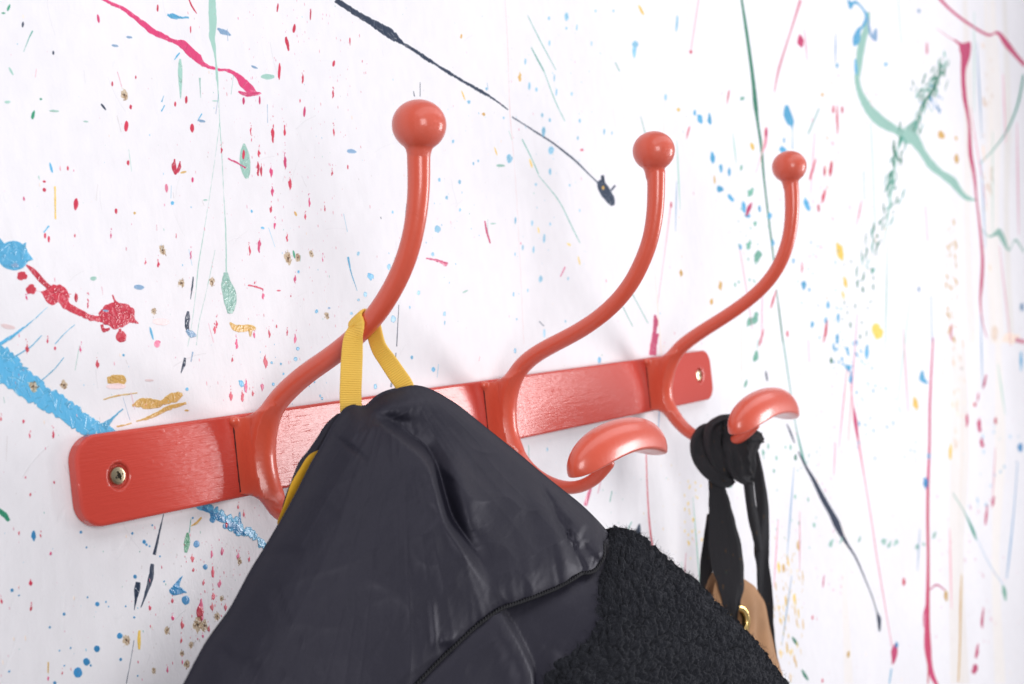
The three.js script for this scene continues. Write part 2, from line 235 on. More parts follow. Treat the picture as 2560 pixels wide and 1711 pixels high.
function paintShape(P, colour, thick, streaks) {
  const c = PAINT[colour], k = 0.94 + 0.12 * rnd(), [ax, ay, bx, by] = inside(P), lines = [];
  for (let i = 0; i < streaks; i++) { const x = mix(ax, bx, rnd()), y = mix(ay, by, rnd()), l = 1 + 5 * rnd(), a = rnd() * 6.28; lines.push([x, y, x + l * Math.cos(a), y + l * Math.sin(a), 0.2 + 0.5 * rnd(), rnd()]); }
  both((g, isColour) => {
    if (colour === 'stain' || colour === 'dirt') { if (isColour) { g.fillStyle = css(c, k, 0.45); pathOf(g, P); g.fill(); } return; }
    g.fillStyle = isColour ? css(c, k) : `rgba(225,225,225,${clamp(0.42 * thick, 0, 1)})`; pathOf(g, P); g.fill();
    if (!streaks) return;
    g.save(); pathOf(g, P); g.clip();
    for (const [x, y, u, v, w, q] of lines) { g.strokeStyle = isColour ? (q > 0.35 ? css(c, 0.86, 0.5) : css(c.map((t) => t * 0.45 + 135), 1, colour.startsWith('mint') ? 0.18 : thick >= 1.3 ? 0.5 : 0.3)) : q > 0.4 ? 'rgba(255,255,255,.35)' : 'rgba(80,80,80,.35)'; g.lineWidth = w; g.beginPath(); g.moveTo(x, y); g.lineTo(u, v); g.stroke(); }
    g.restore();
  });
}
function S(colour, rough, thick, a) {      // a stroke, given as its outline
  const raw = []; for (let i = 0; i < a.length; i += 2) raw.push([a[i], a[i + 1]]);
  const h = raw.length / 2, L = rounded(raw.slice(0, h), 0.8), R = rounded(raw.slice(h), 0.8), o = rnd() * 100, P = [];
  for (const side of [L, R]) { const n = side.length; for (let i = 0; i < n; i++) { const [x, y] = side[i], [u, v] = side[Math.min(i + 1, n - 1)], [p, q] = side[Math.max(i - 1, 0)], dx = u - p, dy = v - q, l = Math.hypot(dx, dy) + 1e-6, d = rough * (1.1 * (noise(i * 0.35 + o, side === L ? 3 : 9) - 0.5) + 0.7 * Math.max(0, noise(i * 0.8 + o, side === L ? 33 : 57) - 0.72) * 4); P.push([x - dy / l * d * 0.5, y + dx / l * d * 0.5]); } }
  const [ax, ay, bx, by] = inside(P);
  paintShape(P, colour, thick, thick >= 1 ? Math.min(500, Math.round((bx - ax) * (by - ay) * 0.25)) : 0);
}
function B(colour, irr, [x, y, ax, ay, bx, by]) {   // a drop
  const o = rnd() * 100, P = []; for (let i = 0; i < 28; i++) { const t = 2 * Math.PI * i / 28, r = 1 + irr * 2 * (noise(o + 2.2 * Math.cos(t) + 5, o + 2.2 * Math.sin(t) + 5) - 0.5); P.push([x + r * (ax * Math.cos(t) + bx * Math.sin(t)), y + r * (ay * Math.cos(t) + by * Math.sin(t))]); }
  paintShape(P, colour, 0.9, Math.abs(ax * by - bx * ay) > 12 ? 40 : 0);
}
function F(colour, n, rmin, rmax, asp, tilt, q) {   // many small drops
  for (let i = 0; i < n; i++) {
    const u = rnd(), v = rnd(), x = mix(mix(q[0], q[2], u), mix(q[6], q[4], u), v), y = mix(mix(q[1], q[3], u), mix(q[7], q[5], u), v), r = rmin + (rmax - rmin) * rnd() ** 2.5;
    const a = tilt * (rnd() + 0.5), k = asp * (0.6 + 0.8 * rnd()), r1 = r / Math.sqrt(Math.max(k, 1)) ;
    B(colour, 0.3, [x, y, r1 * Math.cos(a), -r1 * Math.sin(a), r1 * k * Math.sin(a), r1 * k * Math.cos(a)]);
  }
}
function N(x, y, r) {                     // an old nail hole with chipped paint
  const strokes = []; for (let i = 0; i < 34; i++) { const t = rnd() * 6.28, d = r * rnd(); strokes.push([x + d * Math.cos(t) * 0.8, y + d * Math.sin(t), rnd() * 6.28, r * (0.2 + 0.5 * rnd()), rnd()]); }
  const P = []; const o = rnd() * 50; for (let i = 0; i < 24; i++) { const t = 2 * Math.PI * i / 24, k = 0.55 + 0.7 * noise(o + 2 * Math.cos(t) + 4, o + 2 * Math.sin(t) + 4); P.push([x + r * 0.85 * k * Math.cos(t), y + r * k * Math.sin(t)]); }
  both((g, c) => {
    g.fillStyle = c ? 'rgba(186,162,128,.8)' : 'rgba(40,40,40,.6)'; pathOf(g, P); g.fill();
    for (const [a, b, t, l, q] of strokes) { g.strokeStyle = c ? (q < 0.3 ? 'rgba(110,78,50,.7)' : q < 0.6 ? 'rgba(150,118,80,.6)' : 'rgba(214,200,180,.7)') : q < 0.5 ? 'rgba(20,20,20,.6)' : 'rgba(190,190,190,.5)'; g.lineWidth = 0.35 * r * 0.3 + 0.15; g.beginPath(); g.moveTo(a, b); g.lineTo(a + l * Math.cos(t), b + l * Math.sin(t)); g.stroke(); }
    g.fillStyle = c ? 'rgba(58,42,30,.9)' : 'rgba(0,0,0,.9)'; g.beginPath(); g.ellipse(x, y, r * 0.16, r * 0.2, 0, 0, 7); g.fill();
  });
}
// old knocks, scratches and trowel marks under the last coat of white
for (let i = 0; i < 900; i++) {
  const x = mix(-620, 2300, rnd() ** 1.7), y = mix(-500, 600, rnd()), l = 4 + 26 * rnd(), a = (rnd() < 0.6 ? 1.57 : 0.6) + (rnd() - 0.5) * 1.2, w = 0.15 + 0.4 * rnd(), up = rnd() < 0.5, faint = rnd();
  both((g, c) => { g.strokeStyle = c ? `rgba(150,146,150,${0.05 + 0.12 * faint * faint})` : up ? 'rgba(190,190,190,.5)' : 'rgba(30,30,30,.5)'; g.lineWidth = w; g.beginPath(); g.moveTo(x, y); g.quadraticCurveTo(x + l * 0.5 * Math.cos(a + 0.2), y + l * 0.5 * Math.sin(a + 0.2), x + l * Math.cos(a), y + l * Math.sin(a)); g.stroke(); });
}
for (let i = 0; i < 160; i++) {         // broader marks of the filler knife, low on the left board
  const x = mix(-470, -150, rnd()), y = mix(-230, -20, rnd()), l = 6 + 18 * rnd(), a = 0.5 + 1.1 * rnd(), w = 0.6 + 2.2 * rnd(), up = rnd() < 0.5;
  both((g, c) => { if (c) return; g.strokeStyle = up ? 'rgba(150,150,150,.35)' : 'rgba(40,40,40,.3)'; g.lineWidth = w; g.beginPath(); g.moveTo(x, y); g.lineTo(x + l * Math.cos(a), y + l * Math.sin(a)); g.stroke(); });
}
S('pink',1,1,[-328.4,270.8,-319.7,268.1,-310.9,265.8,-303.8,262.3,-296.6,258,-292.3,255,-284,253,-275.5,251.4,-270.2,249.6,-264.6,245.1,-259.7,242.4,-254.2,240.1,-243,238.8,-233.1,238.8,-227,236.1,-224.4,231.4,-218,227.4,-211.7,226.3,-206,228,-205.9,228.6,-210,229.2,-212.7,232,-218.3,236,-224,238.8,-232.1,240.8,-242.2,240.5,-251.9,243,-254.3,247,-259,249.9,-266,254.4,-274,254.1,-281.7,256.4,-289.2,258.7,-293.8,260.9,-301.6,264.7,-309.3,268,-318.4,270,-327.2,272.5]);
S('pink',1,1,[-226.4,226.6,-220.1,224.6,-211.8,226.1,-206.8,228.2,-206.9,229,-211.9,228.4,-219.1,227.7,-225.7,227.7]);
B('pink',0.12,[-222.2,221.7,1.1,0.1,-0.3,-2.3]);
B('pink',0.12,[-208,223.4,0.8,0.1,-0.4,-2.6]);
B('pink',0.12,[-328.4,258.4,0.9,0.3,0.2,-2.4]);
S('mint',0.6,0.6,[-242.7,284.2,-244.1,274.4,-244.5,267.6,-245.7,259.1,-244,253,-243,245.7,-243.7,236,-243.2,227.9,-244.5,208.5,-245.8,186.5,-247.8,159.1,-249.4,138.6,-252.6,112.7,-251.5,112.7,-248.5,138.6,-247.3,159.1,-245.2,186.6,-244,208.6,-242.4,228,-241.5,236.4,-241.7,246,-241.1,253.8,-240.9,259.9,-238.3,268.4,-237.5,275.6,-237.2,285.3]);
S('mint',0.4,0.3,[-244.8,205.8,-249.8,189,-257.7,164.2,-266.5,138.4,-274.4,115.7,-278.8,98.5,-284.9,79,-288.8,68.8,-288.4,68.7,-284.5,79,-278.5,98.5,-273.8,115.6,-266.2,138.3,-257.4,164.1,-249.5,189,-244.4,205.8]);
S('mint',0.8,1,[-254.2,112.4,-257.1,105.5,-257,98.5,-256.1,92.4,-254.7,87.1,-250.5,86.8,-246.8,92.3,-245.8,99.8,-249.2,106.4,-251,112.5]);
S('mint',0.4,0.3,[-259.4,126.3,-269.9,101,-278.6,81.4,-282,69,-281.7,69,-278.3,81.3,-269.6,100.9,-259.1,126.3]);
S('mint',0.5,1,[-271.7,242.5,-273.5,236.6,-274.1,229.9,-274.1,218,-273.6,218,-271,230.3,-270.1,237.1,-270.4,242.6]);
S('mint',0.4,1,[-226.5,194,-229.6,188.8,-231.2,181.6,-229.7,174.8,-227.6,171.6,-225.3,171.9,-223.3,175.6,-222.1,182.7,-222.8,189.5,-224.9,194.2]);
S('pink',1,1,[-241.1,183.4,-234.8,181.2,-226.8,178.1,-226,179,-233.9,182.2,-240.5,184.2]);
B('red',0.12,[-227.1,187,1.1,0,-0.7,-3.1]);
B('mint',0.12,[-198.4,239.8,6.4,0.6,-0.3,-1.8]);
B('mint',0.12,[-392.5,204.5,1.8,0.2,-0.1,-0.7]);
B('mint',0.12,[-364.2,202.3,3.1,0.1,-0.1,-0.6]);
B('mint',0.12,[-344.3,198.2,1.7,-0,-0.1,-0.4]);
B('mint',0.12,[-388.4,221.3,0.6,0.3,1.1,-2.1]);
B('mint',0.12,[-350.2,110.3,2,-0,-0.2,-1.2]);
B('mint',0.12,[-246.3,219.3,2.5,0.2,-0.1,-0.4]);
B('mint',0.12,[-262.9,156.9,1.8,0.1,-0.1,-0.5]);
S('mint',0.3,1,[-257.6,232.4,-257.7,229.1,-258.1,220.1,-257.7,220.1,-256.8,229.2,-256.2,232.6]);
B('green',0.12,[-377.8,198.9,0.9,-0.1,-1,-2.6]);
B('green',0.12,[-371.9,208.1,0.8,0.1,-0.1,-0.6]);
B('green',0.12,[-385.9,255.6,0.6,-0.1,-1,-1.9]);
B('green',0.12,[-389.4,252.2,1.1,0.2,-0,-0.4]);
S('teal',0.3,1,[-373,245.3,-376.6,238.8,-379.6,232.9,-379.4,232.8,-376.2,238.7,-372.3,245.1]);
S('blue',1,1,[-277.5,268.1,-273.5,266.4,-268.7,267.1,-260.7,268.7,-260.5,269.8,-268.3,269,-271.9,270,-277.1,269]);
S('steel',1,1,[-238.4,265.3,-235.1,262.4,-231.1,262.4,-227.5,262.4,-226.8,263.2,-229.2,265.2,-232.5,266.1,-237.8,266.1]);
B('steel',0.12,[-318.7,244.2,2.4,0,-0.2,-0.7]);
B('steel',0.12,[-307.8,250.6,2.2,0.1,-0.2,-0.7]);
B('steel',0.12,[-319.5,104.7,3.5,-0.3,-0.3,-1.4]);
B('steel',0.12,[-209.7,244.8,2.7,-0.6,-0.5,-0.7]);
B('navy',0.12,[-331.3,207.7,0.6,0.4,1.5,-1.6]);
B('navy',0.12,[-360.9,234.7,0.6,0.1,-0.1,-1.1]);
B('navy',0.12,[-378.3,247.7,0.6,-0,-0.5,-1.6]);
S('blue',0.4,1,[-271.3,246.5,-273.8,244,-275.8,241.4,-275.4,241.2,-272.8,243.5,-270.5,246.1]);
S('blue',0.3,1,[-286.8,218.6,-289.2,214.6,-288.4,214.5,-286.5,218.5]);
S('blue',0.3,1,[-287,212.9,-290.1,209,-289.4,208.7,-286.5,212.7]);
S('blue',0.3,1,[-258.6,210.5,-262.6,205.5,-262.1,205.3,-257.8,210.2]);
B('steel',0.12,[-259.2,205.7,3.1,-0.2,-0.3,-0.8]);
S('blue',0.4,1,[-375.5,139.4,-379.2,135.8,-378.6,135.3,-374.9,138.9]);
B('blue',0.12,[-370,170.9,0.7,0.2,0.5,-2.8]);
B('blue',0.12,[-288.7,154.2,1.2,0,-0.2,-1.2]);
B('blue',0.12,[-225.3,151,0.9,0,-0.1,-1]);
B('blue',0.12,[-217.3,140.5,1.5,-0.2,-0.3,-0.7]);
S('yellow',0.4,1,[-369.3,160.8,-369.9,154.8,-371.1,142.8,-370.2,142.8,-369,154.8,-368.2,160.8]);
B('red',0.12,[-356.5,151.6,1.4,0,-0.6,-3.4]);
B('red',0.12,[-330.1,148.3,0.9,0,-0.2,-1.6]);
B('red',0.12,[-316.6,197.9,1.4,-0,-0.8,-3.2]);
B('red',0.12,[-312,209.4,0.9,0.1,-0.2,-1.3]);
B('red',0.12,[-269.6,217.7,1,0.1,-0.3,-2.3]);
B('red',0.12,[-278.6,214.2,0.8,0.1,-0.2,-1.5]);
S('red',1,1,[-284,180.9,-286.2,176,-284.7,171.6,-279.8,174.7,-279,179.7,-280,179.8,-282.2,175.4,-282.8,174.3,-283.1,176.4,-283,180.8]);
B('red',0.12,[-267.3,200.8,1.6,0.1,-0.4,-2.7]);
B('pinkpale',0.12,[-292,163,1.2,0,-0.3,-2.6]);
B('pink',0.12,[-271.3,168.9,0.9,0,-0.2,-1.6]);
B('red',0.12,[-318.1,176.6,0.9,0.1,-0.2,-1.5]);
B('red',0.12,[-359.4,171.2,0.6,0,-0.1,-1.2]);
B('red',0.12,[-375.2,163.1,1,0,-0.1,-0.6]);
B('red',0.12,[-375.7,158.6,1,0,-0.1,-1.1]);
B('red',0.12,[-378.2,133.8,0.7,0,-0.2,-1.5]);
B('red',0.12,[-376.1,132,0.7,0,-0.2,-1.7]);
B('pink',0.12,[-388.8,153.3,0.5,0.1,0.1,-1.1]);
B('red',0.12,[-323.4,221.6,0.6,0.1,-0.2,-1.4]);
B('red',0.12,[-306.1,227.4,0.5,0.1,-0.1,-1]);
S('red',0.4,1,[-259.4,280.8,-257.6,276.2,-254.1,272.5,-253.6,272.8,-256.4,276.9,-258.7,281.1]);
B('red',0.12,[-284.3,271.2,0.7,0.1,-0.3,-2.1]);
B('red',0.12,[-260.2,261.9,0.5,0.1,-0.3,-2.2]);
B('red',0.12,[-168.9,275.6,1.4,0.1,-1,-3.1]);
S('red',1,1,[-178.4,268.6,-178.6,264.5,-176.8,259.5,-175.7,259.8,-175.6,265.3,-176.7,269.1]);
B('red',0.12,[-187.2,244.7,1.2,0.1,-1.2,-5.6]);
B('red',0.12,[-133.1,256.3,1.3,0,-0.8,-2.2]);
B('pink',0.12,[-167.5,219.6,1.1,0,-0.9,-3.6]);
B('red',0.12,[-182.5,287.6,0.8,0.1,-0.9,-3]);
B('red',0.12,[-151.3,287.9,0.7,0.1,-0.9,-4]);
S('red',1.6,0.8,[-198.1,208.8,-199.7,205.6,-200.6,203.6,-201,198.8,-200.2,196.3,-199.8,196.4,-199.1,199,-197.9,203.8,-198.4,205.6,-197.7,208.8]);
B('red',0.3,[-197.3,213.8,0.2,0,-0.1,-0.4]);
B('red',0.3,[-197.7,214.1,0.2,0,-0.1,-0.3]);
S('red',1.6,0.8,[-187.6,209,-188.4,207.2,-189,205.4,-188.9,203.5,-189,202.1,-188.6,202.1,-187.6,203.5,-187.2,205.6,-187.4,207.2,-187.2,209]);
B('red',0.3,[-188,211.4,0.2,0,-0.1,-0.4]);
S('pink',1.6,0.8,[-190,190.8,-191.2,187.9,-192.3,185.7,-192,181.7,-191.2,179.4,-190.8,179.5,-190,181.9,-189.5,185.9,-189.8,187.9,-189.7,190.8]);
B('pink',0.3,[-189.1,197.2,0.2,0,-0.1,-0.4]);
B('pink',0.3,[-189.1,195.7,0.2,0,-0.1,-0.3]);
B('pink',0.3,[-189.5,192.8,0.2,0,-0,-0.2]);
S('red',1.6,0.8,[-215.5,183.4,-216,180.9,-216.7,180,-217.3,175.8,-216.4,174,-216.1,174,-215.7,176,-214.5,180,-214.9,181,-215.1,183.4]);
B('red',0.3,[-213.8,189.2,0.2,0,-0.1,-0.4]);
S('red',1.6,0.8,[-212.8,181.3,-213.4,179.3,-214.6,179.1,-214.3,175,-213.9,173.5,-213.5,173.5,-212.6,175.2,-212.1,179.2,-212.2,179.3,-212.4,181.3]);
B('red',0.3,[-212.5,181.8,0.2,0,-0.1,-0.5]);
S('pink',1.6,0.8,[-204,181.4,-205.1,179.1,-205.4,178.8,-205.8,174.6,-205.2,172.9,-204.9,173,-204.1,174.7,-203,179,-203.9,179.2,-203.7,181.3]);
B('pink',0.3,[-204,182.7,0.2,0,-0,-0.2]);
S('red',1.6,0.8,[-218.3,204.9,-218.6,203.7,-219.5,203.1,-219.2,200.9,-219.1,199.9,-218.8,199.9,-218.3,201,-218.1,203.2,-217.9,203.6,-217.9,204.9]);
B('red',0.3,[-218.4,207.8,0.2,0,-0.1,-0.3]);
B('red',0.3,[-217.9,206.1,0.2,0,-0.1,-0.5]);
S('red',1.6,0.8,[-219,198.5,-219.1,197.8,-219.3,197.8,-219.7,196.3,-219.5,195.7,-219.1,195.8,-218.9,196.3,-218.2,197.7,-218.5,197.9,-218.7,198.5]);
B('red',0.3,[-218.3,199.8,0.2,0,-0.1,-0.5]);
S('pink',1.6,0.8,[-205,167.6,-205.7,165.9,-206.5,165.5,-206.4,162.2,-205.9,160.9,-205.5,160.9,-204.6,162.3,-204,165.6,-204.5,165.9,-204.6,167.6]);
B('pink',0.3,[-204.7,169.3,0.2,0,-0.1,-0.3]);
S('red',1.6,0.8,[-188.6,174.5,-188.8,172.1,-189.9,171.7,-189.6,167.3,-189.5,165.5,-189.2,165.4,-187.4,167.4,-186.7,171.9,-187.2,172.4,-188.3,174.6]);
B('red',0.3,[-187.8,177.6,0.2,0,-0,-0.2]);
B('red',0.3,[-186.5,176.3,0.2,0,-0,-0.2]);
B('red',0.3,[-187.2,177.9,0.2,0,-0.1,-0.5]);
S('pink',1.6,0.8,[-171.4,161.4,-172.2,159.7,-172.7,158.5,-173,156.3,-172.6,155,-172.2,155,-171.6,156.3,-170.7,158.5,-171.2,159.7,-171.1,161.4]);
B('pink',0.3,[-171.9,163.7,0.3,0,-0.1,-0.6]);
B('pink',0.3,[-170.8,164.2,0.3,0,-0,-0.2]);
S('red',1.6,0.8,[-157.5,156.9,-158.1,155.9,-158.7,155,-158.6,153.7,-158.3,152.8,-157.9,152.8,-157.2,153.7,-156.7,155.1,-157.1,155.9,-157.1,156.9]);
B('red',0.3,[-157.3,158.9,0.3,0,-0.1,-0.3]);
S('pink',1.6,0.8,[-206.4,145.6,-206.9,144.2,-207.4,143.7,-207.5,141.2,-207.3,140.1,-207,140,-206,141.2,-205.2,143.8,-205.9,144.2,-206.1,145.6]);
B('pink',0.3,[-204.9,147.9,0.2,-0,-0.1,-0.3]);
B('pink',0.3,[-205,146.8,0.2,-0,-0.1,-0.5]);
B('pink',0.3,[-205.7,147.6,0.2,-0,-0.1,-0.5]);
S('red',1.6,0.8,[-208.2,155.2,-208.4,153.9,-209,153.5,-209,151.3,-208.7,150.2,-208.4,150.2,-207.7,151.3,-207.2,153.6,-207.5,154,-207.8,155.3]);
B('red',0.3,[-207.1,157.7,0.2,0,-0.1,-0.4]);
B('red',0.3,[-207.3,157.7,0.2,0,-0.1,-0.3]);
S('pink',1.6,0.8,[-221.1,134,-222.1,131.6,-222.7,130.6,-223.5,126.5,-222.3,124.6,-222,124.7,-221.6,126.6,-220,130.5,-220.7,131.6,-220.8,133.9]);
B('pink',0.3,[-220.9,137.4,0.2,-0,-0,-0.2]);
S('red',1.6,0.8,[-230.7,129,-231.2,127.3,-231.5,125.7,-231.7,123.9,-231.6,122.5,-231.3,122.5,-230.3,123.8,-229.5,125.7,-230.2,127.4,-230.3,129]);
B('red',0.3,[-230,130.7,0.2,-0,-0,-0.2]);
B('red',0.3,[-230.7,131,0.2,-0,-0.1,-0.4]);
B('red',0.3,[-230.9,129.8,0.2,-0,-0.1,-0.4]);
B('red',0.3,[-229.3,105.5,0.5,-0,-0.2,-0.8]);
S('pink',1.6,0.8,[-205.3,166.3,-205.6,165.6,-206,165.1,-206,164.1,-205.7,163.5,-205.3,163.5,-205,164.1,-204.6,165.2,-204.9,165.6,-205,166.3]);
B('pink',0.3,[-204.8,166.5,0.2,0,-0.1,-0.6]);
B('pink',0.3,[-204.9,166.6,0.2,0,-0.1,-0.4]);
B('pink',0.3,[-205.2,167.6,0.2,0,-0.1,-0.4]);
S('red',1.6,0.8,[-165.8,245.2,-165.8,243.6,-166.6,243.1,-166.7,240.1,-166.6,238.8,-166.2,238.8,-165.4,240.2,-164.7,243.2,-164.8,243.8,-165.4,245.3]);
B('red',0.3,[-165.8,245.9,0.3,0,-0.1,-0.3]);
B('red',0.3,[-163.9,247.6,0.3,0,-0.1,-0.3]);
B('red',0.3,[-170.6,226.7,0.5,0,-0.3,-1.2]);
S('red',1.6,0.8,[-136.9,237.6,-137.6,236,-138.1,235.2,-138.1,232.8,-138.1,231.6,-137.7,231.6,-136.8,232.9,-136.2,235.5,-136.7,236.1,-136.5,237.6]);
B('red',0.3,[-136.2,239.2,0.3,0,-0.1,-0.6]);
B('red',0.3,[-136.7,239.3,0.3,0,-0.1,-0.5]);
B('red',0.3,[-135.7,238.5,0.3,0,-0.1,-0.5]);
S('red',1.6,0.8,[-140,211.3,-140.8,209.6,-141.2,208.2,-141,206.1,-141,204.7,-140.7,204.7,-139.7,206.2,-139.4,208.4,-139.9,209.7,-139.6,211.3]);
B('red',0.3,[-139.9,214.1,0.3,0,-0.1,-0.4]);
B('red',0.3,[-139.6,212.8,0.3,0,-0.1,-0.5]);
B('red',0.3,[-140.3,214.2,0.3,0,-0.1,-0.4]);
S('red',1.6,0.8,[-146.6,181.1,-147.1,180.1,-147.5,179.1,-147.5,178.3,-147.4,177.5,-147,177.5,-146.4,178.2,-145.8,179.2,-146.3,180.2,-146.2,181.1]);
B('red',0.3,[-146.1,182.5,0.3,0,-0.1,-0.4]);
B('red',0.3,[-146.4,181.3,0.3,0,-0.1,-0.4]);
S('pink',1.6,0.8,[-192.7,110.1,-193.2,108.6,-194.2,107.6,-194.2,105.2,-193.3,103.9,-193,104,-192.7,105.3,-192.1,107.5,-192.1,108.5,-192.3,110.1]);
B('pink',0.3,[-192.1,111.8,0.2,-0,-0.1,-0.4]);
S('red',1.6,0.8,[-196.3,136.9,-196.5,135.6,-197.4,134.3,-196.9,132.9,-197,131.9,-196.7,131.8,-195.9,132.9,-195.9,134.4,-195.8,135.6,-195.9,136.9]);
B('red',0.3,[-196,137.6,0.2,-0,-0,-0.2]);
S('red',1.6,0.8,[-244.9,191,-246,189.9,-246.3,189.1,-246.4,187.5,-246,186.6,-245.7,186.7,-245.2,187.6,-244.6,189.2,-245.2,189.8,-244.6,190.9]);
B('red',0.3,[-246,191.7,0.2,0,-0,-0.2]);
B('red',0.3,[-245.1,192.1,0.2,0,-0.1,-0.3]);
S('red',1.6,0.8,[-288.4,135.6,-288.9,135,-289.3,134.3,-289.1,133.7,-288.9,133.2,-288.6,133.2,-288.3,133.7,-288.1,134.3,-288.3,134.9,-288.1,135.5]);
B('red',0.3,[-288.4,135.7,0.2,-0,-0.1,-0.4]);
S('pink',1.6,0.8,[-278.3,125.7,-279.4,124.3,-279.6,123,-279.7,121.5,-279.1,120.4,-278.8,120.5,-278.4,121.5,-277.8,123.2,-278.5,124.3,-278,125.6]);
B('pink',0.3,[-278.1,128,0.2,-0,-0.1,-0.5]);
S('red',1.6,0.8,[-303.9,120.8,-304.3,119.6,-304.8,118.4,-304.8,117.3,-304.6,116.3,-304.3,116.3,-303.6,117.2,-303.1,118.4,-303.5,119.7,-303.6,120.8]);
B('red',0.3,[-303.4,123,0.2,-0,-0,-0.2]);
S('red',1.6,0.8,[-313.5,119.8,-313.5,119.1,-313.8,119.2,-313.8,117.9,-313.5,117.3,-313.2,117.4,-313,117.9,-312.6,119.1,-312.8,119.3,-313.2,119.9]);
B('red',0.3,[-312.9,120,0.2,-0,-0,-0.3]);
B('red',0.3,[-313.1,121.1,0.2,-0,-0,-0.2]);
S('pink',1.6,0.8,[-223.3,99.5,-224.1,98.2,-224.2,97.9,-224.3,95.6,-223.7,94.6,-223.4,94.6,-222.8,95.6,-222.1,98,-223,98.3,-223,99.5]);
B('pink',0.3,[-222.8,100.4,0.2,-0,-0.1,-0.5]);
B('pink',0.3,[-223.1,100.5,0.2,-0,-0.1,-0.4]);
B('pink',0.3,[-222.9,100.6,0.2,-0,-0.1,-0.3]);
S('red',1.6,0.8,[-264.6,83.1,-265,81.9,-265.3,80.8,-265.5,79.4,-265,78.4,-264.7,78.4,-264.2,79.3,-263.5,80.7,-264.1,81.9,-264.3,83.1]);
B('red',0.3,[-263.8,85.4,0.2,-0,-0.1,-0.3]);
B('red',0.3,[-263.9,85.7,0.2,-0,-0.1,-0.4]);
S('red',1.6,0.8,[-266.2,79.8,-266.4,78.7,-267.5,77.7,-267.1,76.1,-266.9,75.2,-266.6,75.2,-265.9,76.1,-265.8,77.6,-265.5,78.6,-265.9,79.8]);
B('red',0.3,[-266.1,81.1,0.2,-0,-0.1,-0.3]);
B('red',0.3,[-265.7,81.1,0.2,-0,-0.1,-0.5]);
B('red',0.3,[-266.1,81.3,0.2,-0,-0.1,-0.4]);
B('red',0.3,[-214.3,77,0.6,-0.1,-0.2,-1.1]);
S('pink',1.6,0.8,[-234.2,74.6,-234.7,73.7,-235.3,73.5,-235,71.6,-234.7,70.9,-234.4,70.8,-233.8,71.6,-233.5,73.5,-233.8,73.6,-233.9,74.6]);
B('pink',0.3,[-233.5,75.2,0.2,-0,-0.1,-0.4]);
B('pink',0.3,[-234.1,76.2,0.2,-0,-0.1,-0.4]);
B('pink',0.3,[-234,75.5,0.2,-0,-0.1,-0.4]);
S('pink',1.6,0.8,[-198.7,71.5,-199.3,70,-199.7,68.3,-199.7,66.7,-199.7,65.5,-199.4,65.4,-198.4,66.6,-197.8,68.2,-198.3,69.9,-198.4,71.5]);
B('pink',0.3,[-196.9,73.8,0.2,-0,-0.1,-0.6]);
S('red',1.6,0.8,[-221,76.2,-221.7,74.7,-221.9,72.9,-222,71.5,-222,70.2,-221.7,70.2,-220.9,71.4,-220.2,72.9,-220.9,74.7,-220.7,76.2]);
B('red',0.3,[-220.8,77.3,0.2,-0,-0,-0.2]);
S('red',1.6,0.8,[-205.6,75.3,-205.9,74.1,-206.4,73.5,-206.3,71.8,-206.2,70.9,-205.9,70.8,-205,71.7,-204.5,73.5,-205,74.2,-205.2,75.3]);
B('red',0.3,[-205,75.9,0.2,-0,-0.1,-0.3]);
B('red',0.3,[-204.7,75.8,0.2,-0,-0.1,-0.3]);
S('pink',1.6,0.8,[-165.1,122.6,-165.2,121.6,-165.9,120.4,-165.3,119.4,-165.4,118.6,-165,118.6,-164.4,119.4,-164.5,120.5,-164.5,121.6,-164.8,122.7]);
B('pink',0.3,[-164.4,124.1,0.3,-0,-0.1,-0.3]);
B('pink',0.3,[-164.2,123.3,0.3,-0,-0.1,-0.3]);
B('pink',0.3,[-164.1,124.1,0.3,-0,-0.1,-0.3]);
S('red',1.6,0.8,[-362.7,101.6,-363,100.6,-363.3,99.7,-363.5,98.6,-363.2,97.8,-362.9,97.8,-362.7,98.6,-362.2,99.6,-362.4,100.6,-362.4,101.6]);
B('red',0.3,[-362.9,102.2,0.2,-0,-0.1,-0.5]);
S('red',1.6,0.8,[-355.5,99.1,-355.6,97.7,-356.3,96.9,-356,94.9,-356.1,93.9,-355.8,93.9,-355.1,94.9,-355,96.9,-355,97.7,-355.2,99.1]);
B('red',0.3,[-354.7,102.2,0.2,-0,-0.1,-0.5]);
B('red',0.3,[-354.5,101.6,0.2,-0,-0.1,-0.5]);
B('red',0.3,[-355.3,102.2,0.2,-0,-0.1,-0.3]);
S('red',1.6,0.8,[-383.6,78.5,-383.8,78,-384,77.6,-383.9,76.7,-383.8,76.3,-383.6,76.2,-383.4,76.7,-383.2,77.6,-383.4,77.9,-383.4,78.5]);
B('red',0.3,[-383.1,79.9,0.2,-0,-0.1,-0.3]);
B('red',0.3,[-383.1,78.8,0.2,-0,-0.1,-0.4]);
B('red',0.3,[-383.2,79.8,0.2,-0,-0,-0.3]);
S('pink',1.6,0.8,[-393.4,101.7,-393.7,101.1,-394,100.6,-394,99.9,-393.7,99.4,-393.4,99.5,-393.3,99.9,-393,100.5,-393.2,101.1,-393.1,101.7]);
B('pink',0.3,[-392.8,102.7,0.2,-0,-0,-0.3]);
B('pink',0.3,[-393.8,102.4,0.2,-0,-0,-0.3]);
B('pink',0.3,[-393.5,102.6,0.2,-0,-0,-0.3]);
S('pink',1.6,0.8,[-335.5,136,-335.9,135.1,-336.3,134.8,-336.1,133.3,-335.8,132.6,-335.6,132.6,-335.1,133.3,-334.8,134.9,-335.1,135.1,-335.3,136]);
B('pink',0.3,[-334.7,137.8,0.2,-0,-0,-0.2]);
B('pink',0.3,[-335.2,136.6,0.2,-0,-0,-0.2]);
B('pink',0.3,[-334.7,138.1,0.2,-0,-0.1,-0.5]);
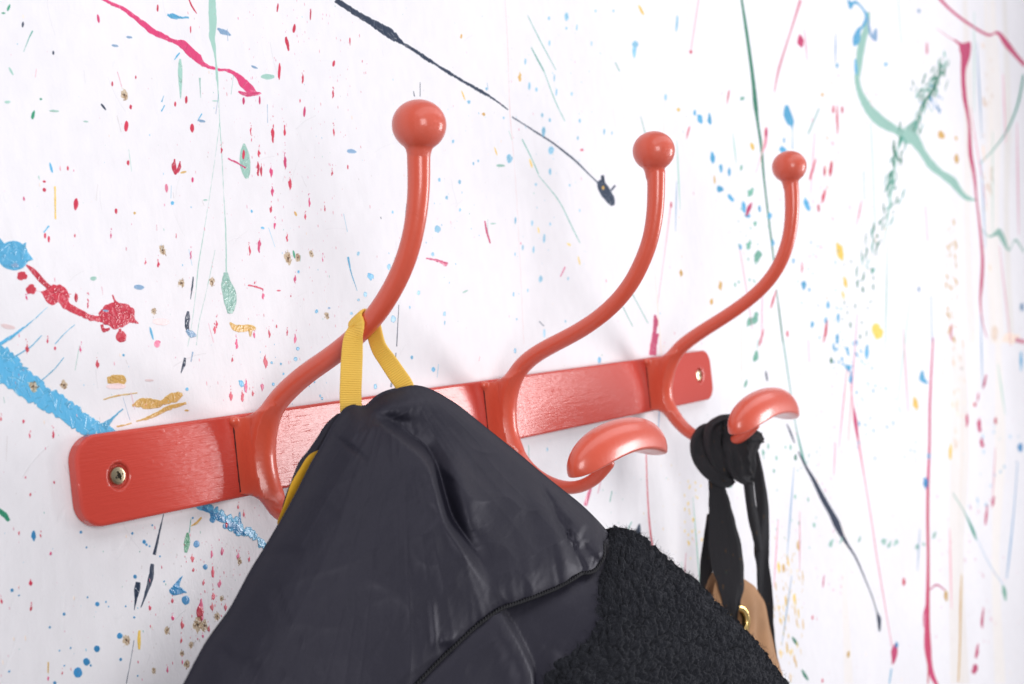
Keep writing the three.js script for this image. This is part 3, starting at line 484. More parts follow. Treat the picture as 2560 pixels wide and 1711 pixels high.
B('red',0.3,[-359.4,134,0.4,-0,-0.2,-1]);
S('red',1.6,0.8,[-213.5,191.1,-213.9,189.8,-214.5,188.3,-214.6,187.2,-214.2,186.1,-213.9,186.1,-213.1,187.2,-212.3,188.4,-212.8,189.9,-213.1,191.2]);
B('red',0.3,[-213.2,191.5,0.2,0,-0,-0.2]);
B('red',0.3,[-212.9,193.1,0.2,0,-0.1,-0.5]);
B('red',0.3,[-212.6,193.7,0.2,0,-0.1,-0.6]);
B('red',0.3,[-198.6,96.3,0.5,-0,-0.1,-0.6]);
S('red',1.6,0.8,[-177.2,150.5,-177.6,149.4,-178.1,148.7,-178.2,147.3,-177.6,146.4,-177.3,146.5,-176.8,147.3,-176.2,148.7,-176.7,149.5,-176.8,150.5]);
B('red',0.3,[-176.7,152,0.2,0,-0.1,-0.4]);
B('red',0.3,[-177.3,151.3,0.2,0,-0.1,-0.3]);
B('red',0.3,[-176.2,152.3,0.2,0,-0.1,-0.3]);
S('red',0.5,1,[-235.3,103.8,-229,102.5,-222.6,100.8,-222.2,101.5,-228.5,103.5,-235,104.6]);
B('red',0.12,[-209,100.1,1.8,-0,-0.1,-0.4]);
N(-315.8,216.1,3.37);
N(-299.9,126.0,2.87);
N(-197.4,121.0,4.06);
N(-188.4,121.4,2.93);
N(-175.5,123.8,2.37);
N(-288.4,106.4,2.63);
N(-264.4,106.8,2.43);
N(-311.0,90.5,2.05);
N(-166.6,82.4,2.38);
B('green',0.12,[-191.6,123.5,1,0.1,0.3,-2.6]);
B('blue',0.12,[-176.1,85.4,1.3,-0.4,-0.8,-1.2]);
B('steel',0.12,[-163.7,87.2,1.3,-0,-0.1,-0.6]);
B('blue',0.12,[-189.2,112,1,-0,-0.2,-1]);
S('blue',0.2,1,[-406.2,125.1,-402,128,-406.3,133.2,-410.4,130.4]);
B('blue',0.05,[-398.6,123.1,9.1,-0,-0.9,-7.8]);
S('blue',0.3,1,[-393.8,119.3,-387.2,120.8,-387,121.1,-390.5,125.9]);
S('blue',0.3,1,[-391.7,124.8,-390.1,129.9,-390.4,130.1,-395.7,127.4]);
B('steel',0.3,[-398.4,118,2.3,-0,-0.1,-1.2]);
S('crimson',0.5,1,[-392,117.8,-388.9,114.1,-385.1,109.2,-381.2,105.7,-379.7,101.6,-374.4,105.6,-378.9,107.5,-382.3,111.2,-386.6,115.9,-391.3,118.5]);
B('crimson',0.25,[-394.7,112.4,2.4,-0.8,-1.3,-2.4]);
B('crimson',0.3,[-390,105.1,2.9,-0.1,-0.3,-2.3]);
S('crimson',1.4,1,[-387.8,104.1,-384.1,103,-382,98.5,-377.2,96.4,-375.2,97.4,-374.5,97.7,-371.8,94.6,-364.5,90.7,-357.3,87.6,-351.2,86.5,-346.7,85.5,-346.1,90.3,-350.4,89.6,-355.6,90.7,-361.8,94.2,-367.6,98,-366.8,100.9,-369.7,106,-375.9,107.3,-379.3,105.3,-383.5,104.1,-387.6,104.8]);
S('crimson',1,1,[-372.2,105,-371.3,106.9,-372.3,107.7,-374.5,106.8]);
S('crimson',1,1,[-371.9,101.5,-365.5,101.6,-365.5,102.1,-371.6,103.1]);
B('crimson',0.12,[-362.8,99.9,1.1,-0,-0.3,-2.2]);
S('crimson',1.5,1,[-346.7,84.8,-342.3,83.2,-339.8,81.7,-334.4,82.1,-331.8,83.7,-328.5,84.4,-322.7,83.4,-322.4,83.8,-325.3,87.2,-325,92.3,-331.4,95.6,-337.9,96.4,-344.3,95.2,-349.2,90.4]);
S('crimson',0.5,1,[-338.9,100.7,-338.2,97.2,-338,93.7,-333.9,95.4,-336.8,97.7,-338.3,100.9]);
S('crimson',1,1,[-348.9,84.3,-348.1,80.4,-342.7,81.2,-342.8,82.4,-346.4,82.5,-347.2,84.7]);
B('crimson',0.1,[-335.9,77.2,3.6,-0.2,-0.4,-3.2]);
S('crimson',1,1,[-337.3,81.6,-337.3,79.1,-335.5,79,-334.9,81.4]);
B('steel',0.12,[-344.4,92.1,2,-0.3,-0.2,-0.6]);
S('navy',0.5,1,[-279.2,110.2,-280.7,105.2,-282.8,96.7,-282.5,96.6,-279.5,105.1,-278.4,110.1]);
S('navy',1.2,1,[-285.9,89.6,-288.5,85.9,-289,80.5,-288.5,77.1,-286.5,77.2,-286,80.4,-284.5,85.4,-284.6,89.4]);
S('steel',1,1,[-289,77.9,-286.6,74.1,-281.3,74.1,-280.8,75.1,-283.6,77.4,-287.2,79.1]);
S('ochre',1,1,[-253.8,81.3,-252.1,76.8,-245,75,-237.5,75.3,-233,75.5,-232.2,77.4,-236.7,79.4,-244.1,79.6,-249.3,80,-252.9,81.8]);
S('ochre',1,1,[-239.3,76.1,-238.6,71.9,-237.2,71.9,-235.3,75.9]);
B('ochre',0.12,[-277.8,173.2,2.4,0.6,0.1,-0.6]);
B('ochre',0.12,[-186.1,150.4,1,0.3,0.8,-1.6]);
B('ochre',0.12,[-317.2,147.5,0.9,0,-0.1,-0.8]);
B('palepink',0.12,[-306.2,84.2,6.1,-0.6,-0.4,-1.8]);
B('palepink',0.12,[-406.2,86.1,4.2,-0.9,-0.4,-1.1]);
B('blue',0.12,[-314.2,77.9,0.8,0.1,0.7,-3.7]);
S('blue',0.3,1,[-365.5,85.4,-371.6,81.6,-379.3,75.7,-378.9,75.4,-371.4,81.3,-365.3,85.2]);
S('blue',0.6,1,[-381.5,95.6,-391,89,-404,82,-413.5,77.7,-412.4,75.8,-403.1,80.7,-390.8,88.7,-381.3,95.3]);
B('pink',0.12,[-310.5,72.6,1.9,-0.1,-0.1,-1]);
S('blue',3.4,1.6,[-422.1,63.1,-414.6,57.9,-407.9,53,-402.8,48.7,-394.5,44.1,-387,39.3,-378.5,33.3,-370.3,27.3,-358.7,21.5,-347.5,16.4,-339,11.7,-333.7,17.5,-341.9,23.5,-352.8,29.6,-362.6,35.7,-369.6,42.1,-378.8,48.5,-386.3,53.2,-392.5,59.2,-396.9,62.6,-401.7,69,-407.8,76]);
S('blue',6,1.8,[-299.6,-24.2,-291.8,-29.5,-286.5,-31.8,-278.5,-36,-268.2,-45,-259.3,-50,-250.7,-55.5,-240.8,-64.7,-236.6,-62.4,-246.4,-52.8,-254.4,-45.9,-261.9,-39.9,-273.9,-31.8,-281.9,-26.7,-286,-23.6,-293.7,-18.5]);
S('blue2',5,1,[-291.9,-28.9,-282.4,-34.1,-270.2,-43.2,-259.8,-49.7,-257.8,-48.1,-266.9,-40.4,-280.2,-32,-289.6,-26.2]);
S('blue2',1,1,[-262.5,-34.2,-263.6,-38.6,-264.7,-41,-261.6,-41.8,-261.2,-39.1,-261.1,-34.4]);
F('pink',110,0.09,0.39,7,0,[-210.8,288.1,-117,303.3,-154.3,63.7,-242.1,68.7]);
F('red',50,0.08,0.28,5,0,[-293.6,222.6,-126.8,240.2,-154.3,63.7,-313.3,72.8]);
S('blue',1,1,[-412.2,77.1,-412.5,73.7,-410.8,67.3,-404.2,70.8,-409.5,75,-411,77.4]);
S('blue',1,1,[-401.8,62.9,-396.9,63.2,-396.7,64.1,-401.6,65.2]);
S('blue',1,1,[-375.4,40.5,-372.9,43.1,-373.3,43.7,-377.2,43.6]);
S('blue',0.6,1,[-352.2,25.8,-347.1,31.3,-339.4,36.3,-339.8,36.9,-348.2,32.5,-355.8,29.6]);
S('blue',0.3,1,[-392.1,55,-380.5,62.3,-374.4,67.8,-374.7,68.1,-380.8,62.7,-392.4,55.4]);
S('blue',0.5,1,[-404.7,69.7,-393.7,74.8,-386.4,80.3,-386.8,80.6,-394,75.3,-405,70.3]);
N(-395.1,53.9,3.00);
N(-376.3,53.0,2.60);
S('ochre',1.5,1,[-348.2,51.5,-342.3,50.4,-338.5,49.9,-335.7,51.1,-335.1,52.3,-336.6,55.1,-341.6,56,-348.1,55.2]);
S('ochre',0.4,1,[-352,42.8,-343.1,43.8,-328.7,44.4,-328.7,44.9,-343.1,44.6,-352.1,43.3]);
S('ochre',1.6,1,[-333,37.2,-327.2,36,-319.9,34.5,-312.2,35.4,-307.1,36.2,-300.6,37.4,-295.9,39.8,-296.5,42.1,-302.4,42.9,-309.3,41,-312.7,38.7,-319.1,40.5,-327.1,41,-333.2,38.4]);
S('ochre',1,1,[-331.4,28.3,-320.1,29.3,-306.8,32.7,-294.1,34.8,-294.4,36.3,-307.7,35.4,-320.8,31.2,-331.6,29.1]);
B('ochre',0.12,[-294.5,31.2,1.6,-0.2,-0.1,-0.5]);
S('ochre',0.6,1,[-345.2,26.9,-340.7,27,-334.6,27.8,-334.7,28.3,-340.8,28,-345.3,27.6]);
B('palepink',0.12,[-342.4,49.6,6.7,-0.6,-0.2,-1.7]);
B('palepink',0.12,[-319.3,51.1,3.1,-0.3,-0.1,-0.7]);
S('navy',0.8,1,[-292.3,62.3,-293.9,58.9,-296,53.4,-295.6,53.3,-291.7,58.3,-291,62]);
S('steel',0.4,1,[-285.7,65.4,-287.6,59.6,-287.1,59.5,-284.7,65.2]);
S('navy',0.4,0.8,[-319.4,-26,-324.3,-35.7,-329.8,-47.1,-327.8,-47.9,-323.1,-36.2,-319,-26.1]);
S('navy',0.7,0.8,[-331.9,-52,-334.8,-59.7,-338.8,-68.9,-341.8,-74.7,-341.4,-74.9,-337.4,-69.5,-331.4,-61.1,-329.5,-52.8]);
S('navy',0.4,1,[-343.4,-59.9,-344.8,-63.8,-345.5,-69.9,-346.5,-74.9,-346.1,-75.1,-344.1,-70.4,-341.1,-65.1,-340.2,-60.9]);
S('navy',0.3,1,[-348.7,-91.3,-352.2,-101.3,-356.8,-113.2,-356.4,-113.3,-352,-101.4,-348.4,-91.4]);
S('teal',0.2,1,[-299.9,-31.8,-302.4,-39.7,-301.8,-39.9,-299.6,-31.9]);
S('leaf',0.2,1,[-304.1,-39.4,-306.6,-44.6,-307.2,-50.3,-305.3,-50.9,-302.4,-45.7,-302.5,-39.8]);
S('ochre',0.3,1,[-300.2,-36.5,-295.6,-35.7,-291.4,-33,-292.2,-32.1,-296.5,-34.5,-300.5,-36]);
B('blue2',0.08,[-297.7,-47.3,2.2,-0.4,-0.3,-1.9]);
B('blue2',0.08,[-292.9,-61.7,1.8,-0.4,-0.2,-1.5]);
B('blue2',0.08,[-283.7,-35.3,2.2,-0.4,-0.2,-1.8]);
B('blue2',0.08,[-274.6,-40.8,1.9,-0.3,-0.2,-1.6]);
B('blue2',0.08,[-343.4,-57,1.2,-0.3,-0.1,-1.1]);
B('blue2',0.08,[-334.8,-39.1,1.2,-0.2,-0.1,-1.1]);
B('blue2',0.08,[-333.4,-40.9,0.8,-0.2,-0.1,-0.7]);
B('blue2',0.08,[-331.4,-42.2,0.6,-0.1,-0.1,-0.5]);
B('blue2',0.08,[-342.2,-33,0.8,-0.1,-0.1,-0.7]);
B('blue2',0.08,[-328,-30.9,0.6,-0.1,-0.1,-0.5]);
B('blue2',0.08,[-375.4,-26.4,0.8,-0.1,-0.1,-0.7]);
B('blue2',0.08,[-372.9,-35.1,0.5,-0.1,-0.1,-0.5]);
B('blue2',0.08,[-309.9,-77.6,2.9,-0.6,-0.3,-2.5]);
B('blue2',0.08,[-369.8,-66.4,1.3,-0.3,-0.1,-1.2]);
B('blue2',0.08,[-390.9,-67,0.8,-0.2,-0.1,-0.8]);
B('blue2',0.08,[-357.6,-86.7,1.8,-0.4,-0.2,-1.6]);
B('blue2',0.08,[-373,-89.9,1.9,-0.5,-0.2,-1.7]);
B('blue2',0.08,[-380.3,-95,2.1,-0.6,-0.2,-1.9]);
B('blue2',0.08,[-386.3,-99.1,2.7,-0.7,-0.3,-2.5]);
B('blue2',0.08,[-358.6,-99.4,0.9,-0.2,-0.1,-0.8]);
B('blue2',0.08,[-346.8,-79,0.7,-0.2,-0.1,-0.6]);
B('blue2',0.08,[-375.5,-61.5,0.5,-0.1,-0.1,-0.5]);
B('blue2',0.08,[-364.2,-66.5,0.5,-0.1,-0.1,-0.5]);
B('blue2',0.08,[-362.8,-69.4,0.4,-0.1,-0,-0.4]);
B('blue2',0.08,[-351.7,-71.7,0.5,-0.1,-0.1,-0.5]);
B('blue2',0.08,[-400.2,-71.8,0.6,-0.1,-0.1,-0.6]);
B('blue2',0.08,[-389.1,-85.4,0.5,-0.1,-0.1,-0.5]);
B('blue2',0.08,[-395.9,-85.1,0.5,-0.1,-0.1,-0.4]);
B('blue2',0.08,[-394,-93.5,0.5,-0.1,-0.1,-0.4]);
B('blue2',0.08,[-348.6,-111.1,0.5,-0.1,-0.1,-0.5]);
B('blue2',0.08,[-400.7,-100.8,0.9,-0.3,-0.1,-0.9]);
B('blue2',0.08,[-425.9,-88,0.6,-0.1,-0.1,-0.5]);
B('blue2',0.08,[-419.6,-48.2,0.9,-0.2,-0.1,-0.9]);
B('blue2',0.08,[-416,-51.6,0.5,-0.1,-0.1,-0.4]);
B('blue2',0.08,[-298.4,-31.8,0.7,-0.1,-0.1,-0.6]);
B('blue2',0.08,[-324.9,-49.2,0.6,-0.1,-0.1,-0.5]);
B('blue2',0.08,[-378,-97.6,0.6,-0.2,-0.1,-0.6]);
B('blue',0.08,[-292.5,43.6,1.2,-0.1,-0.1,-1]);
B('blue',0.08,[-335.4,66.6,0.8,-0.1,-0.1,-0.7]);
B('blue',0.08,[-221.9,54.3,1.1,-0.1,-0.1,-0.8]);
B('blue',0.08,[-222.5,40.7,1.2,-0.1,-0.1,-1]);
B('blue',0.08,[-197.3,61.8,1.5,-0.1,-0.2,-1.1]);
B('blue',0.08,[-200.3,55.2,1.6,-0.1,-0.2,-1.3]);
B('blue',0.08,[-213.9,53,0.9,-0.1,-0.1,-0.7]);
B('blue',0.08,[-179.7,27.5,1.1,-0.1,-0.1,-0.9]);
B('blue',0.08,[-185.2,38.9,0.8,-0.1,-0.1,-0.6]);
S('blue2',1,1,[-321.1,-70.4,-318.3,-73.2,-314.6,-73.3,-308.7,-73.6,-308.5,-73.1,-313.5,-69.3,-317.6,-67.8,-321,-69.2]);
S('blue2',1,1,[-314.2,-70.2,-312.3,-66.5,-310.1,-63.7,-310.4,-63.4,-314.3,-65,-318.1,-67.7]);
B('blue2',0.3,[-404,-23,1.4,-0.3,-0.3,-2.7]);
S('blue2',1,1,[-323.9,-64.4,-323.1,-63.6,-323.6,-63.2,-324.6,-63.8]);
S('green',1,1,[-423.2,-6.4,-421,-9.9,-417.9,-13.4,-416.4,-12.7,-418.6,-8.5,-421.9,-5.5]);
S('crimson',1.6,0.8,[-396,77,-396.5,75.6,-397.5,74.5,-397.1,72.5,-397.1,71.3,-396.9,71.2,-395.6,72.3,-395.4,74.4,-395.4,75.4,-395.8,77]);
B('crimson',0.3,[-395.8,77.6,0.2,-0,-0,-0.2]);
B('crimson',0.3,[-396.4,78.9,0.2,-0,-0.1,-0.4]);
S('red',1.6,0.8,[-400,30.2,-400.4,29.5,-400.9,29.3,-400.8,27.8,-400.3,27.1,-400.1,27.1,-399.7,27.7,-399.4,29.2,-399.7,29.3,-399.8,30.2]);
B('red',0.3,[-399.8,30.4,0.2,-0,-0,-0.2]);
B('red',0.3,[-399.4,30.9,0.2,-0,-0.1,-0.4]);
S('red',1.6,0.8,[-386.1,29.7,-386.3,28.6,-386.9,28.4,-386.9,26.5,-386.4,25.6,-386.2,25.6,-385.8,26.4,-385.4,28.2,-385.6,28.6,-385.9,29.7]);
B('red',0.3,[-385.4,31.1,0.2,-0,-0.1,-0.3]);
B('red',0.3,[-386.2,32.2,0.2,-0,-0.1,-0.3]);
B('red',0.3,[-385.7,31.4,0.2,-0,-0,-0.2]);
B('red',0.3,[-403,36.4,0.6,-0.1,-0.2,-0.9]);
S('crimson',1.6,0.8,[-415.5,40.5,-415.8,39.8,-416.1,39.6,-416.2,38.4,-415.8,37.8,-415.6,37.8,-415.3,38.3,-414.8,39.4,-415.2,39.8,-415.3,40.4]);
B('crimson',0.3,[-415.2,40.8,0.1,-0,-0.1,-0.3]);
B('crimson',0.3,[-415.2,41.7,0.1,-0,-0.1,-0.4]);
B('crimson',0.3,[-415.3,41.6,0.1,-0,-0,-0.2]);
S('crimson',1.6,0.8,[-353.4,65.1,-353.9,63.8,-354.3,63.9,-354.7,61.5,-354.2,60.4,-353.9,60.4,-353.2,61.2,-352.2,63.5,-352.8,63.9,-353.2,65.1]);
B('crimson',0.3,[-353.5,66.4,0.2,-0,-0,-0.2]);
S('pink',1.6,0.8,[-363.2,73.5,-363.9,72.6,-364.4,71.5,-363.9,70.5,-363.7,69.7,-363.4,69.7,-362.8,70.5,-362.7,71.6,-363,72.4,-363,73.4]);
B('pink',0.3,[-362.4,75.6,0.2,-0,-0,-0.3]);
B('pink',0.3,[-362.4,75.1,0.2,-0,-0,-0.2]);
B('pink',0.3,[-362.7,74.3,0.2,-0,-0,-0.2]);
S('pink',1.6,0.8,[-249.6,71,-250.3,69.5,-251.1,68.6,-250.9,66.1,-250.8,64.8,-250.5,64.7,-249.3,65.9,-248.8,68.5,-249.1,69.4,-249.2,71]);
B('pink',0.3,[-249.4,72.3,0.2,-0,-0,-0.3]);
B('pink',0.3,[-249.8,72.6,0.2,-0,-0.1,-0.3]);
B('pink',0.3,[-249.6,73.4,0.2,-0,-0.1,-0.4]);
S('red',1.6,0.8,[-226.5,60.3,-227.9,57.9,-229,55.4,-228.3,52.6,-227.8,50.6,-227.5,50.6,-225.7,52.5,-225.3,55.4,-226,57.7,-226.2,60.3]);
B('red',0.3,[-225.5,65,0.2,-0,-0.1,-0.5]);
S('pink',1.6,0.8,[-245.6,45,-245.9,42.9,-247.2,42.1,-247.4,38.7,-246.2,37,-245.9,37,-245.3,38.7,-244.3,41.6,-244.4,42.8,-245.2,45]);
B('pink',0.3,[-245.3,45.7,0.2,-0,-0.1,-0.4]);
S('red',1.6,0.8,[-258.5,39.2,-259.4,37.8,-260.2,37.8,-260.2,34.7,-259.5,33.5,-259.2,33.4,-258.1,34.5,-257.3,37.5,-257.9,37.6,-258.2,39.1]);
B('red',0.3,[-258.3,42.4,0.2,-0,-0.1,-0.4]);
B('red',0.3,[-258.5,40.5,0.2,-0,-0.1,-0.4]);
S('red',1.6,0.8,[-249.6,38.4,-250.3,36.8,-250.9,36.7,-251.1,33.4,-250.3,32.1,-250,32.1,-249.2,33.3,-248.2,36.4,-248.9,36.7,-249.2,38.3]);
B('red',0.3,[-248.4,41.5,0.2,-0,-0,-0.2]);
B('red',0.3,[-249.3,39,0.2,-0,-0.1,-0.3]);
S('pink',1.6,0.8,[-232.3,43,-232.6,41.4,-233.2,41.4,-233.3,38,-232.9,36.6,-232.6,36.6,-231.7,37.9,-230.8,41.1,-231.3,41.4,-231.9,43.1]);
B('pink',0.3,[-231,45,0.2,-0,-0,-0.2]);
S('red',1.6,0.8,[-254.7,59.7,-255.2,59.1,-255.8,58.6,-255.7,57.6,-255.2,57.1,-254.9,57.1,-254.3,57.6,-253.9,58.4,-254.2,58.9,-254.4,59.7]);
B('red',0.3,[-254,61.1,0.2,-0,-0.1,-0.3]);
S('crimson',1.6,0.8,[-240.6,38.6,-241.5,37.5,-241.7,36.8,-241.9,35.3,-241.3,34.3,-241,34.3,-240.2,35,-239.2,36.6,-240.2,37.4,-240.2,38.5]);
B('crimson',0.3,[-240.1,40.2,0.2,-0,-0.1,-0.4]);
S('pink',1.6,0.8,[-286.5,-52.1,-287.5,-53.4,-287.8,-54.4,-288.1,-56.2,-287.5,-57.6,-287.2,-57.6,-286.5,-56.7,-285.5,-54.9,-286.3,-53.6,-286.2,-52.2]);
B('pink',0.3,[-286.2,-51.5,0.2,-0,-0.1,-0.3]);
B('pink',0.3,[-286.5,-50,0.2,-0,-0,-0.2]);
S('red',1.6,0.8,[-287.5,-62.6,-287.9,-64.2,-288.8,-64.8,-289.1,-67.6,-287.7,-69.2,-287.4,-69.1,-287.3,-67.8,-286.4,-65.5,-286.7,-64.4,-287.2,-62.6]);
B('red',0.3,[-287.4,-60.9,0.2,-0,-0.1,-0.3]);
S('pink',1.6,0.8,[-283.4,-71.3,-283.7,-72.4,-284.6,-72.9,-284.6,-74.7,-283.9,-75.7,-283.6,-75.8,-283,-75,-282.3,-73.6,-282.6,-72.6,-283.1,-71.3]);
B('pink',0.3,[-282.4,-69.6,0.2,-0,-0.1,-0.3]);
S('red',1.6,0.8,[-257.8,-61.8,-258.4,-62.7,-259.1,-62.7,-259,-64.8,-258.9,-65.7,-258.6,-65.8,-257.5,-65.2,-257,-63.1,-257.4,-63,-257.5,-61.8]);
B('red',0.3,[-258.2,-59.3,0.2,-0,-0,-0.2]);
B('red',0.3,[-257.9,-60.5,0.2,-0,-0.1,-0.4]);
S('pink',1.6,0.8,[-278.6,-52.9,-279.3,-53.9,-279.7,-54,-279.9,-56.2,-279.7,-57.3,-279.4,-57.4,-278.4,-56.7,-277.4,-54.5,-278.1,-54.1,-278.3,-52.9]);
B('pink',0.3,[-278.3,-50.1,0.2,-0,-0,-0.2]);
S('red',1.6,0.8,[-280.4,-85.8,-281,-87,-281.8,-87.4,-281.7,-89.6,-281.2,-90.8,-280.9,-90.8,-280.1,-89.9,-279.6,-88,-279.9,-87.3,-280.1,-85.9]);
B('red',0.3,[-280.5,-83.7,0.2,-0.1,-0.1,-0.3]);
S('crimson',1.6,0.8,[-290.9,-83.2,-291.2,-84.7,-292.2,-84.9,-292.1,-87.8,-291.4,-89.2,-291.1,-89.2,-290.4,-88.1,-289.8,-85.6,-290,-85,-290.6,-83.3]);
B('crimson',0.3,[-290.5,-81.2,0.2,-0,-0.1,-0.5]);
B('crimson',0.3,[-289.8,-80.8,0.2,-0,-0.1,-0.5]);
S('pink',1.6,0.8,[-298.3,-79.2,-300.6,-82.4,-303.1,-85.2,-302.2,-90.3,-301.6,-93.5,-301.3,-93.6,-298.4,-91.2,-297.7,-86.4,-298,-83.3,-298.1,-79.3]);
B('pink',0.3,[-298.3,-76.6,0.2,-0,-0.1,-0.5]);
S('crimson',1.6,0.8,[-301.9,-53.5,-302.4,-54.3,-303.1,-54.2,-303,-56,-302.4,-56.9,-302.2,-57,-301.3,-56.4,-300.7,-54.7,-301.2,-54.5,-301.6,-53.5]);
B('crimson',0.3,[-301.8,-52.8,0.2,-0,-0.1,-0.5]);
B('crimson',0.3,[-302.1,-61.7,0.8,-0.2,-0.2,-1]);
S('red',1.6,0.8,[-295.2,-69,-295.7,-69.7,-296,-70.3,-296.1,-71.2,-295.6,-72,-295.4,-72,-294.9,-71.6,-294.2,-70.7,-294.8,-69.9,-295,-69.1]);
B('red',0.3,[-294.8,-68.9,0.2,-0,-0.1,-0.4]);
S('red',1.6,0.8,[-319.4,-74.3,-319.9,-75,-320.2,-75.6,-320.2,-76.5,-319.9,-77.2,-319.6,-77.2,-319.1,-76.7,-318.7,-75.9,-319.1,-75.1,-319.1,-74.4]);
B('red',0.3,[-319.1,-73,0.2,-0,-0.1,-0.4]);
S('pink',1.6,0.8,[-320.4,-83.9,-321,-84.6,-321.3,-84.8,-321.2,-86.1,-320.7,-86.8,-320.4,-86.9,-319.9,-86.3,-319.5,-85.1,-320,-84.7,-320.2,-84]);
B('pink',0.3,[-320.6,-83.1,0.2,-0,-0.1,-0.4]);
B('pink',0.3,[-319.7,-82.8,0.2,-0,-0,-0.2]);
S('crimson',1.6,0.8,[-314,-88.4,-314.8,-89.5,-315.2,-90.1,-315.2,-92.1,-314.7,-93.2,-314.4,-93.3,-313.7,-92.5,-313,-90.5,-313.7,-89.8,-313.8,-88.5]);
B('crimson',0.3,[-313.6,-86.9,0.2,-0,-0.1,-0.3]);
B('crimson',0.3,[-314.3,-87.9,0.2,-0,-0.1,-0.4]);
S('crimson',1.6,0.8,[-294.9,-95.8,-295.5,-96.8,-296.5,-97.9,-296.1,-99.2,-295.5,-100.2,-295.2,-100.2,-294.6,-99.4,-294.3,-98.4,-294.5,-97.1,-294.6,-95.9]);
B('crimson',0.3,[-295.1,-93.6,0.2,-0.1,-0.1,-0.3]);
S('crimson',1.6,0.8,[-316.2,-97.3,-316.4,-98.3,-317,-99.2,-316.9,-100.2,-316.7,-101.1,-316.4,-101.2,-315.6,-100.6,-315.2,-99.7,-315.5,-98.4,-315.9,-97.4]);
B('crimson',0.3,[-315.6,-95.3,0.2,-0.1,-0.1,-0.4]);
S('crimson',1.6,0.8,[-409.8,-57.8,-410.3,-58.5,-410.6,-59.1,-410.5,-60.1,-410.1,-60.8,-409.9,-60.9,-409.3,-60.4,-408.9,-59.4,-409.4,-58.7,-409.5,-57.9]);
B('crimson',0.3,[-409.4,-56.9,0.2,-0,-0.1,-0.4]);
B('crimson',0.3,[-409.3,-57.6,0.2,-0,-0.1,-0.4]);
B('crimson',0.3,[-403.4,-1.8,0.5,-0.1,-0.2,-0.9]);
S('crimson',1.6,0.8,[-400.1,-22.5,-400.4,-23.1,-400.6,-23.1,-400.6,-24.2,-400.4,-24.7,-400.2,-24.8,-399.8,-24.4,-399.5,-23.3,-399.8,-23.2,-399.9,-22.6]);
B('crimson',0.3,[-399.5,-21.7,0.2,-0,-0,-0.3]);
B('crimson',0.3,[-399.5,-21.7,0.2,-0,-0.1,-0.4]);
B('crimson',0.3,[-412.3,-20.3,0.4,-0.1,-0.2,-0.9]);
S('red',1.6,0.8,[-408.7,-45.8,-409.1,-46.3,-409.3,-46.5,-409.3,-47.4,-408.9,-47.9,-408.7,-48,-408.2,-47.7,-407.7,-46.7,-408.3,-46.3,-408.5,-45.8]);
B('red',0.3,[-408.5,-45.1,0.2,-0,-0.1,-0.4]);
B('red',0.3,[-408.4,-45.6,0.2,-0,-0.1,-0.3]);
S('red',1.6,0.8,[-426.3,-50.8,-426.6,-51.5,-426.9,-52.2,-426.8,-53,-426.5,-53.7,-426.2,-53.8,-425.8,-53.3,-425.4,-52.4,-425.8,-51.6,-426.1,-50.8]);
B('red',0.3,[-426.4,-48.9,0.1,-0,-0,-0.2]);
B('red',0.3,[-426,-49.9,0.1,-0,-0,-0.3]);
B('red',0.3,[-426,-49.9,0.1,-0,-0,-0.3]);
S('crimson',1.6,0.8,[-395.7,-95.8,-395.9,-96.3,-396.4,-96.5,-396.3,-97.4,-396.1,-97.9,-395.8,-98,-395.4,-97.7,-395.1,-96.9,-395.2,-96.5,-395.5,-95.8]);
B('crimson',0.3,[-395.3,-94.6,0.2,-0,-0,-0.2]);
S('red',1.6,0.8,[-335.8,-74.7,-336.2,-75.4,-336.1,-75.8,-336.2,-76.8,-336,-77.5,-335.7,-77.6,-335.2,-77.1,-334.7,-75.9,-335.5,-75.4,-335.5,-74.7]);
B('red',0.3,[-335.9,-72.9,0.2,-0,-0.1,-0.3]);
S('pink',1.6,0.8,[-327.7,-111.3,-328.3,-112.2,-328.8,-113,-328.8,-114.2,-328.1,-115.2,-327.8,-115.2,-327.4,-114.5,-326.9,-113.5,-327.3,-112.4,-327.5,-111.4]);
B('pink',0.3,[-328.1,-110.4,0.2,-0.1,-0,-0.2]);
S('pink',1.6,0.8,[-317,-110,-317.5,-110.8,-317.8,-111.6,-317.6,-112.6,-317.3,-113.4,-317,-113.4,-316.4,-112.9,-316.1,-111.9,-316.6,-110.9,-316.7,-110.1]);
B('pink',0.3,[-316.8,-108.4,0.2,-0.1,-0,-0.3]);
B('pink',0.3,[-316.7,-108.3,0.2,-0.1,-0.1,-0.3]);
S('pink',1.6,0.8,[-300.2,-99.1,-300.6,-99.8,-301,-99.7,-301,-101.4,-300.6,-102.1,-300.3,-102.1,-299.8,-101.6,-299.4,-100.2,-299.8,-100,-299.9,-99.2]);
B('pink',0.3,[-300,-99,0.2,-0.1,-0.1,-0.3]);
S('red',1.6,0.8,[-258.6,-34,-259.2,-35,-259.8,-36,-259.7,-37.1,-259.2,-38.1,-258.9,-38.2,-258.2,-37.4,-257.6,-36.4,-258.1,-35.2,-258.3,-34.1]);
B('red',0.3,[-258.4,-33.8,0.2,-0,-0.1,-0.3]);
S('crimson',1.6,0.8,[-262.6,-29.2,-263,-30,-263.5,-30.5,-263.4,-31.6,-262.8,-32.3,-262.5,-32.3,-261.9,-31.8,-261.4,-30.8,-261.9,-30.1,-262.3,-29.2]);
B('crimson',0.3,[-261.6,-28.4,0.2,-0,-0.1,-0.3]);
S('crimson',1.6,0.8,[-273.2,-38.5,-273.8,-39.3,-274.4,-39.6,-274.1,-41.2,-273.7,-42,-273.4,-42.1,-272.4,-41.5,-271.9,-39.9,-272.6,-39.5,-272.9,-38.5]);
